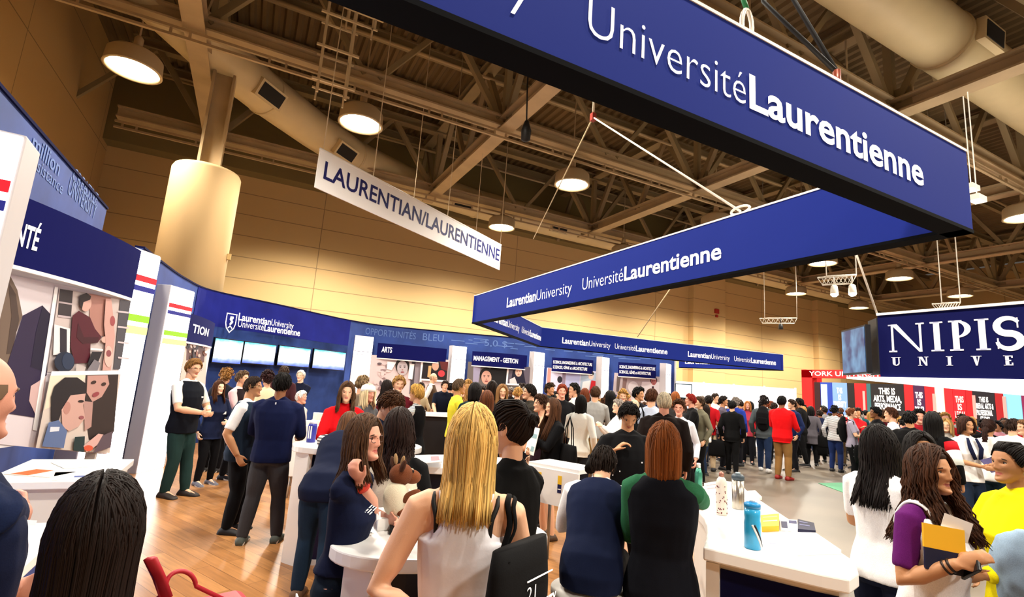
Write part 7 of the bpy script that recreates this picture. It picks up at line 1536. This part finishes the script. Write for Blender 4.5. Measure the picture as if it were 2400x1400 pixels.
backpack('black backpack of the bushy-haired walker', FM[1790], '#0b0b0e'); backpack('black backpack of the person with auburn bun', FM[1996], '#0a0a0c')

# ================================================================== PEOPLE: far crowd
PROT = {}
def proto(sex, armk, topk):
    key = (sex, armk, topk)
    if key not in PROT:
        F = figure(1.7, sex, armk); e, sl = {'tee': (.010, .42), 'long': (.012, .98), 'jacket': (.024, .98)}[topk]; dummy = [mat('#808080')]*1
        sk = skin_mats('fair', '#2a1a12'); B = body_mesh(F, 2).build('body', sk); T_ = garment_top(F, 2, .465, .838, e, sl).build('top', dummy); L_ = garment_bottom(F, 2, 'pants').build('trousers', dummy)
        S_ = [shoe(F, i).build('shoe', [mat('#15151a', 0.6), mat('#c8c6c2', 0.6)]) for i in (0, 1)]
        PROT[key] = (F, B.data, T_.data, L_.data, [s.data for s in S_])
        for o in [B, T_, L_]+S_: bpy.data.objects.remove(o)
    return PROT[key]
HPROT = {}
def hproto(style, L, F, sex):
    key = (style, L, sex)
    if key not in HPROT:
        hb = hair_build(style, 2, L, 5, 0.0, vol=1.15); hb.v = [tuple(F.hM @ V(p)) for p in hb.v]; o = hb.build('hair', hairmat('#222222')); HPROT[key] = o.data; bpy.data.objects.remove(o)
    return HPROT[key]
TOPS = {'black': '#0b0b0e', 'navy': '#141c3a', 'white': '#efeeec', 'grey': '#7c7c80', 'maroon': '#5a1620', 'red': '#b8161e', 'teal': '#1f4a50', 'olive': '#5a5840', 'beige': '#b8a482', 'pink': '#cc8a94', 'purple': '#42285a', 'blue': '#2c4688', 'brown': '#4a3020', 'pale blue': '#a4b4cc'}
HAIRS = {'black': '#0d0a0a', 'dark brown': '#22150e', 'brown': '#4a2e1c', 'auburn': '#6a3018', 'blond': '#a67c42', 'grey': '#857c74'}
PLACED = [(o.matrix_world.to_translation().x, o.matrix_world.to_translation().y) for o in SC.objects if o.name.startswith('person') and o.parent is None]
LAND = [(1062, 'below the ARTS panel'), (1262, 'below the GESTION panel'), (1420, 'below the salmon-striped photo'), (1575, 'below the last stand panel'), (1870, 'before the white partition'), (2005, 'before the blue panels'), (2120, 'before the wide black panel'), (2215, 'before the cream panel'), (2275, 'before the lettered red panel'), (2500, 'before the sky-blue picture')]
used = {}
WPTS = [tuple(WALL.at(WALL.L*i/300)[0]) for i in range(150, 301)]+[(c.x, c.y) for c in colpos]+[tuple(onz(2238, 1138, 0))[:2], (12.4, 12.0)]
fr = random.Random(21)
def far_person(px, d, H):
    T = at(px, 930, d); T.z = H
    if any((T.x-x)**2+(T.y-y)**2 < 0.64**2 for x, y in PLACED): return False
    if any((T.x-x)**2+(T.y-y)**2 < 0.55**2 for x, y in WPTS): return False
    if (T.x-3.95)**2+(T.y-11.6)**2 < 1.0: return False
    lm = next(s for lim, s in LAND if px < lim)
    for _ in range(60):
        hc, tc = fr.choice(['black']*4+['dark brown']*4+['brown']*3+['auburn', 'blond', 'blond', 'grey']), fr.choice(['black']*5+['navy']*3+['white']*3+['grey']*2+['maroon', 'red', 'red', 'teal', 'olive', 'beige', 'pink', 'purple', 'blue', 'brown', 'pale blue'])
        st = fr.choice(['short', 'short', 'long', 'curly']); k = (hc, tc, st, lm)
        if k not in used: used[k] = 1; break
    else: return False
    sex = 'f' if st == 'long' else fr.choice('mmf'); F, B, T_, L_, S_ = proto(sex, fr.choice([('down', 'down'), ('bent', 'hold'), ('phone', 'down')]), fr.choice(['tee', 'long', 'jacket']))
    PLACED.append((T.x, T.y)); yaw = fr.choice([180, 170, 150, -150, 90, -90, 30, -30, 0, 200]); f = face_dir(T, yaw)
    t = thing('person', 'far person with %s %s hair in %s top %s' % (st, hc, tc, lm), 'person', (T.x, T.y, 0), 'far crowd', absolute=False)
    t.rotation_euler = (0, 0, atan2(f.y, f.x)-pi/2); t.scale = (H/1.7,)*3
    sk = skin_mats(fr.choice(['fair', 'fair', 'pink', 'tan', 'tan', 'brown', 'dark']), HAIRS[hc])
    def kid(nm, me, ms):
        o = bpy.data.objects.new(nm, me); COL.objects.link(o); o.parent = t
        for i, m in enumerate(ms): o.material_slots[i].link = 'OBJECT'; o.material_slots[i].material = m
    kid('body', B, sk); kid('top', T_, [cloth(TOPS[tc])]); kid('trousers', L_, [cloth(fr.choice(['#0c0c10', '#141a2c', '#1e2c44', '#2a2a2e', '#5a4a34']))])
    for s in S_: kid('shoe', s, [mat('#15151a', 0.6), mat('#c8c6c2', 0.6)])
    kid('hair', hproto({'short': 'short', 'long': 'long', 'curly': 'curly'}[st], 0.22 if st == 'long' else 0, F, sex), [hairmat(HAIRS[hc])])
    return True
def fill(n, x0, x1, d0, d1, tries=40):
    k = 0
    for _ in range(n*tries):
        if k >= n: break
        if far_person(fr.uniform(x0, x1), fr.uniform(d0, d1), fr.uniform(1.55, 1.84)): k += 1
fill(10, 985, 1070, 12.8, 15.0); fill(20, 1085, 1262, 10.4, 15.2); fill(17, 1262, 1420, 11.6, 15.4); fill(15, 1420, 1572, 12.4, 15.6)
fill(24, 1580, 1868, 17.6, 22.0); fill(8, 1590, 1700, 13.0, 16.5)
fill(14, 1880, 2005, 19.0, 25.5); fill(19, 2005, 2120, 15.0, 24.5); fill(18, 2120, 2215, 13.4, 24.0); fill(15, 2215, 2275, 14.0, 24.0); fill(24, 2275, 2420, 13.6, 24.0)
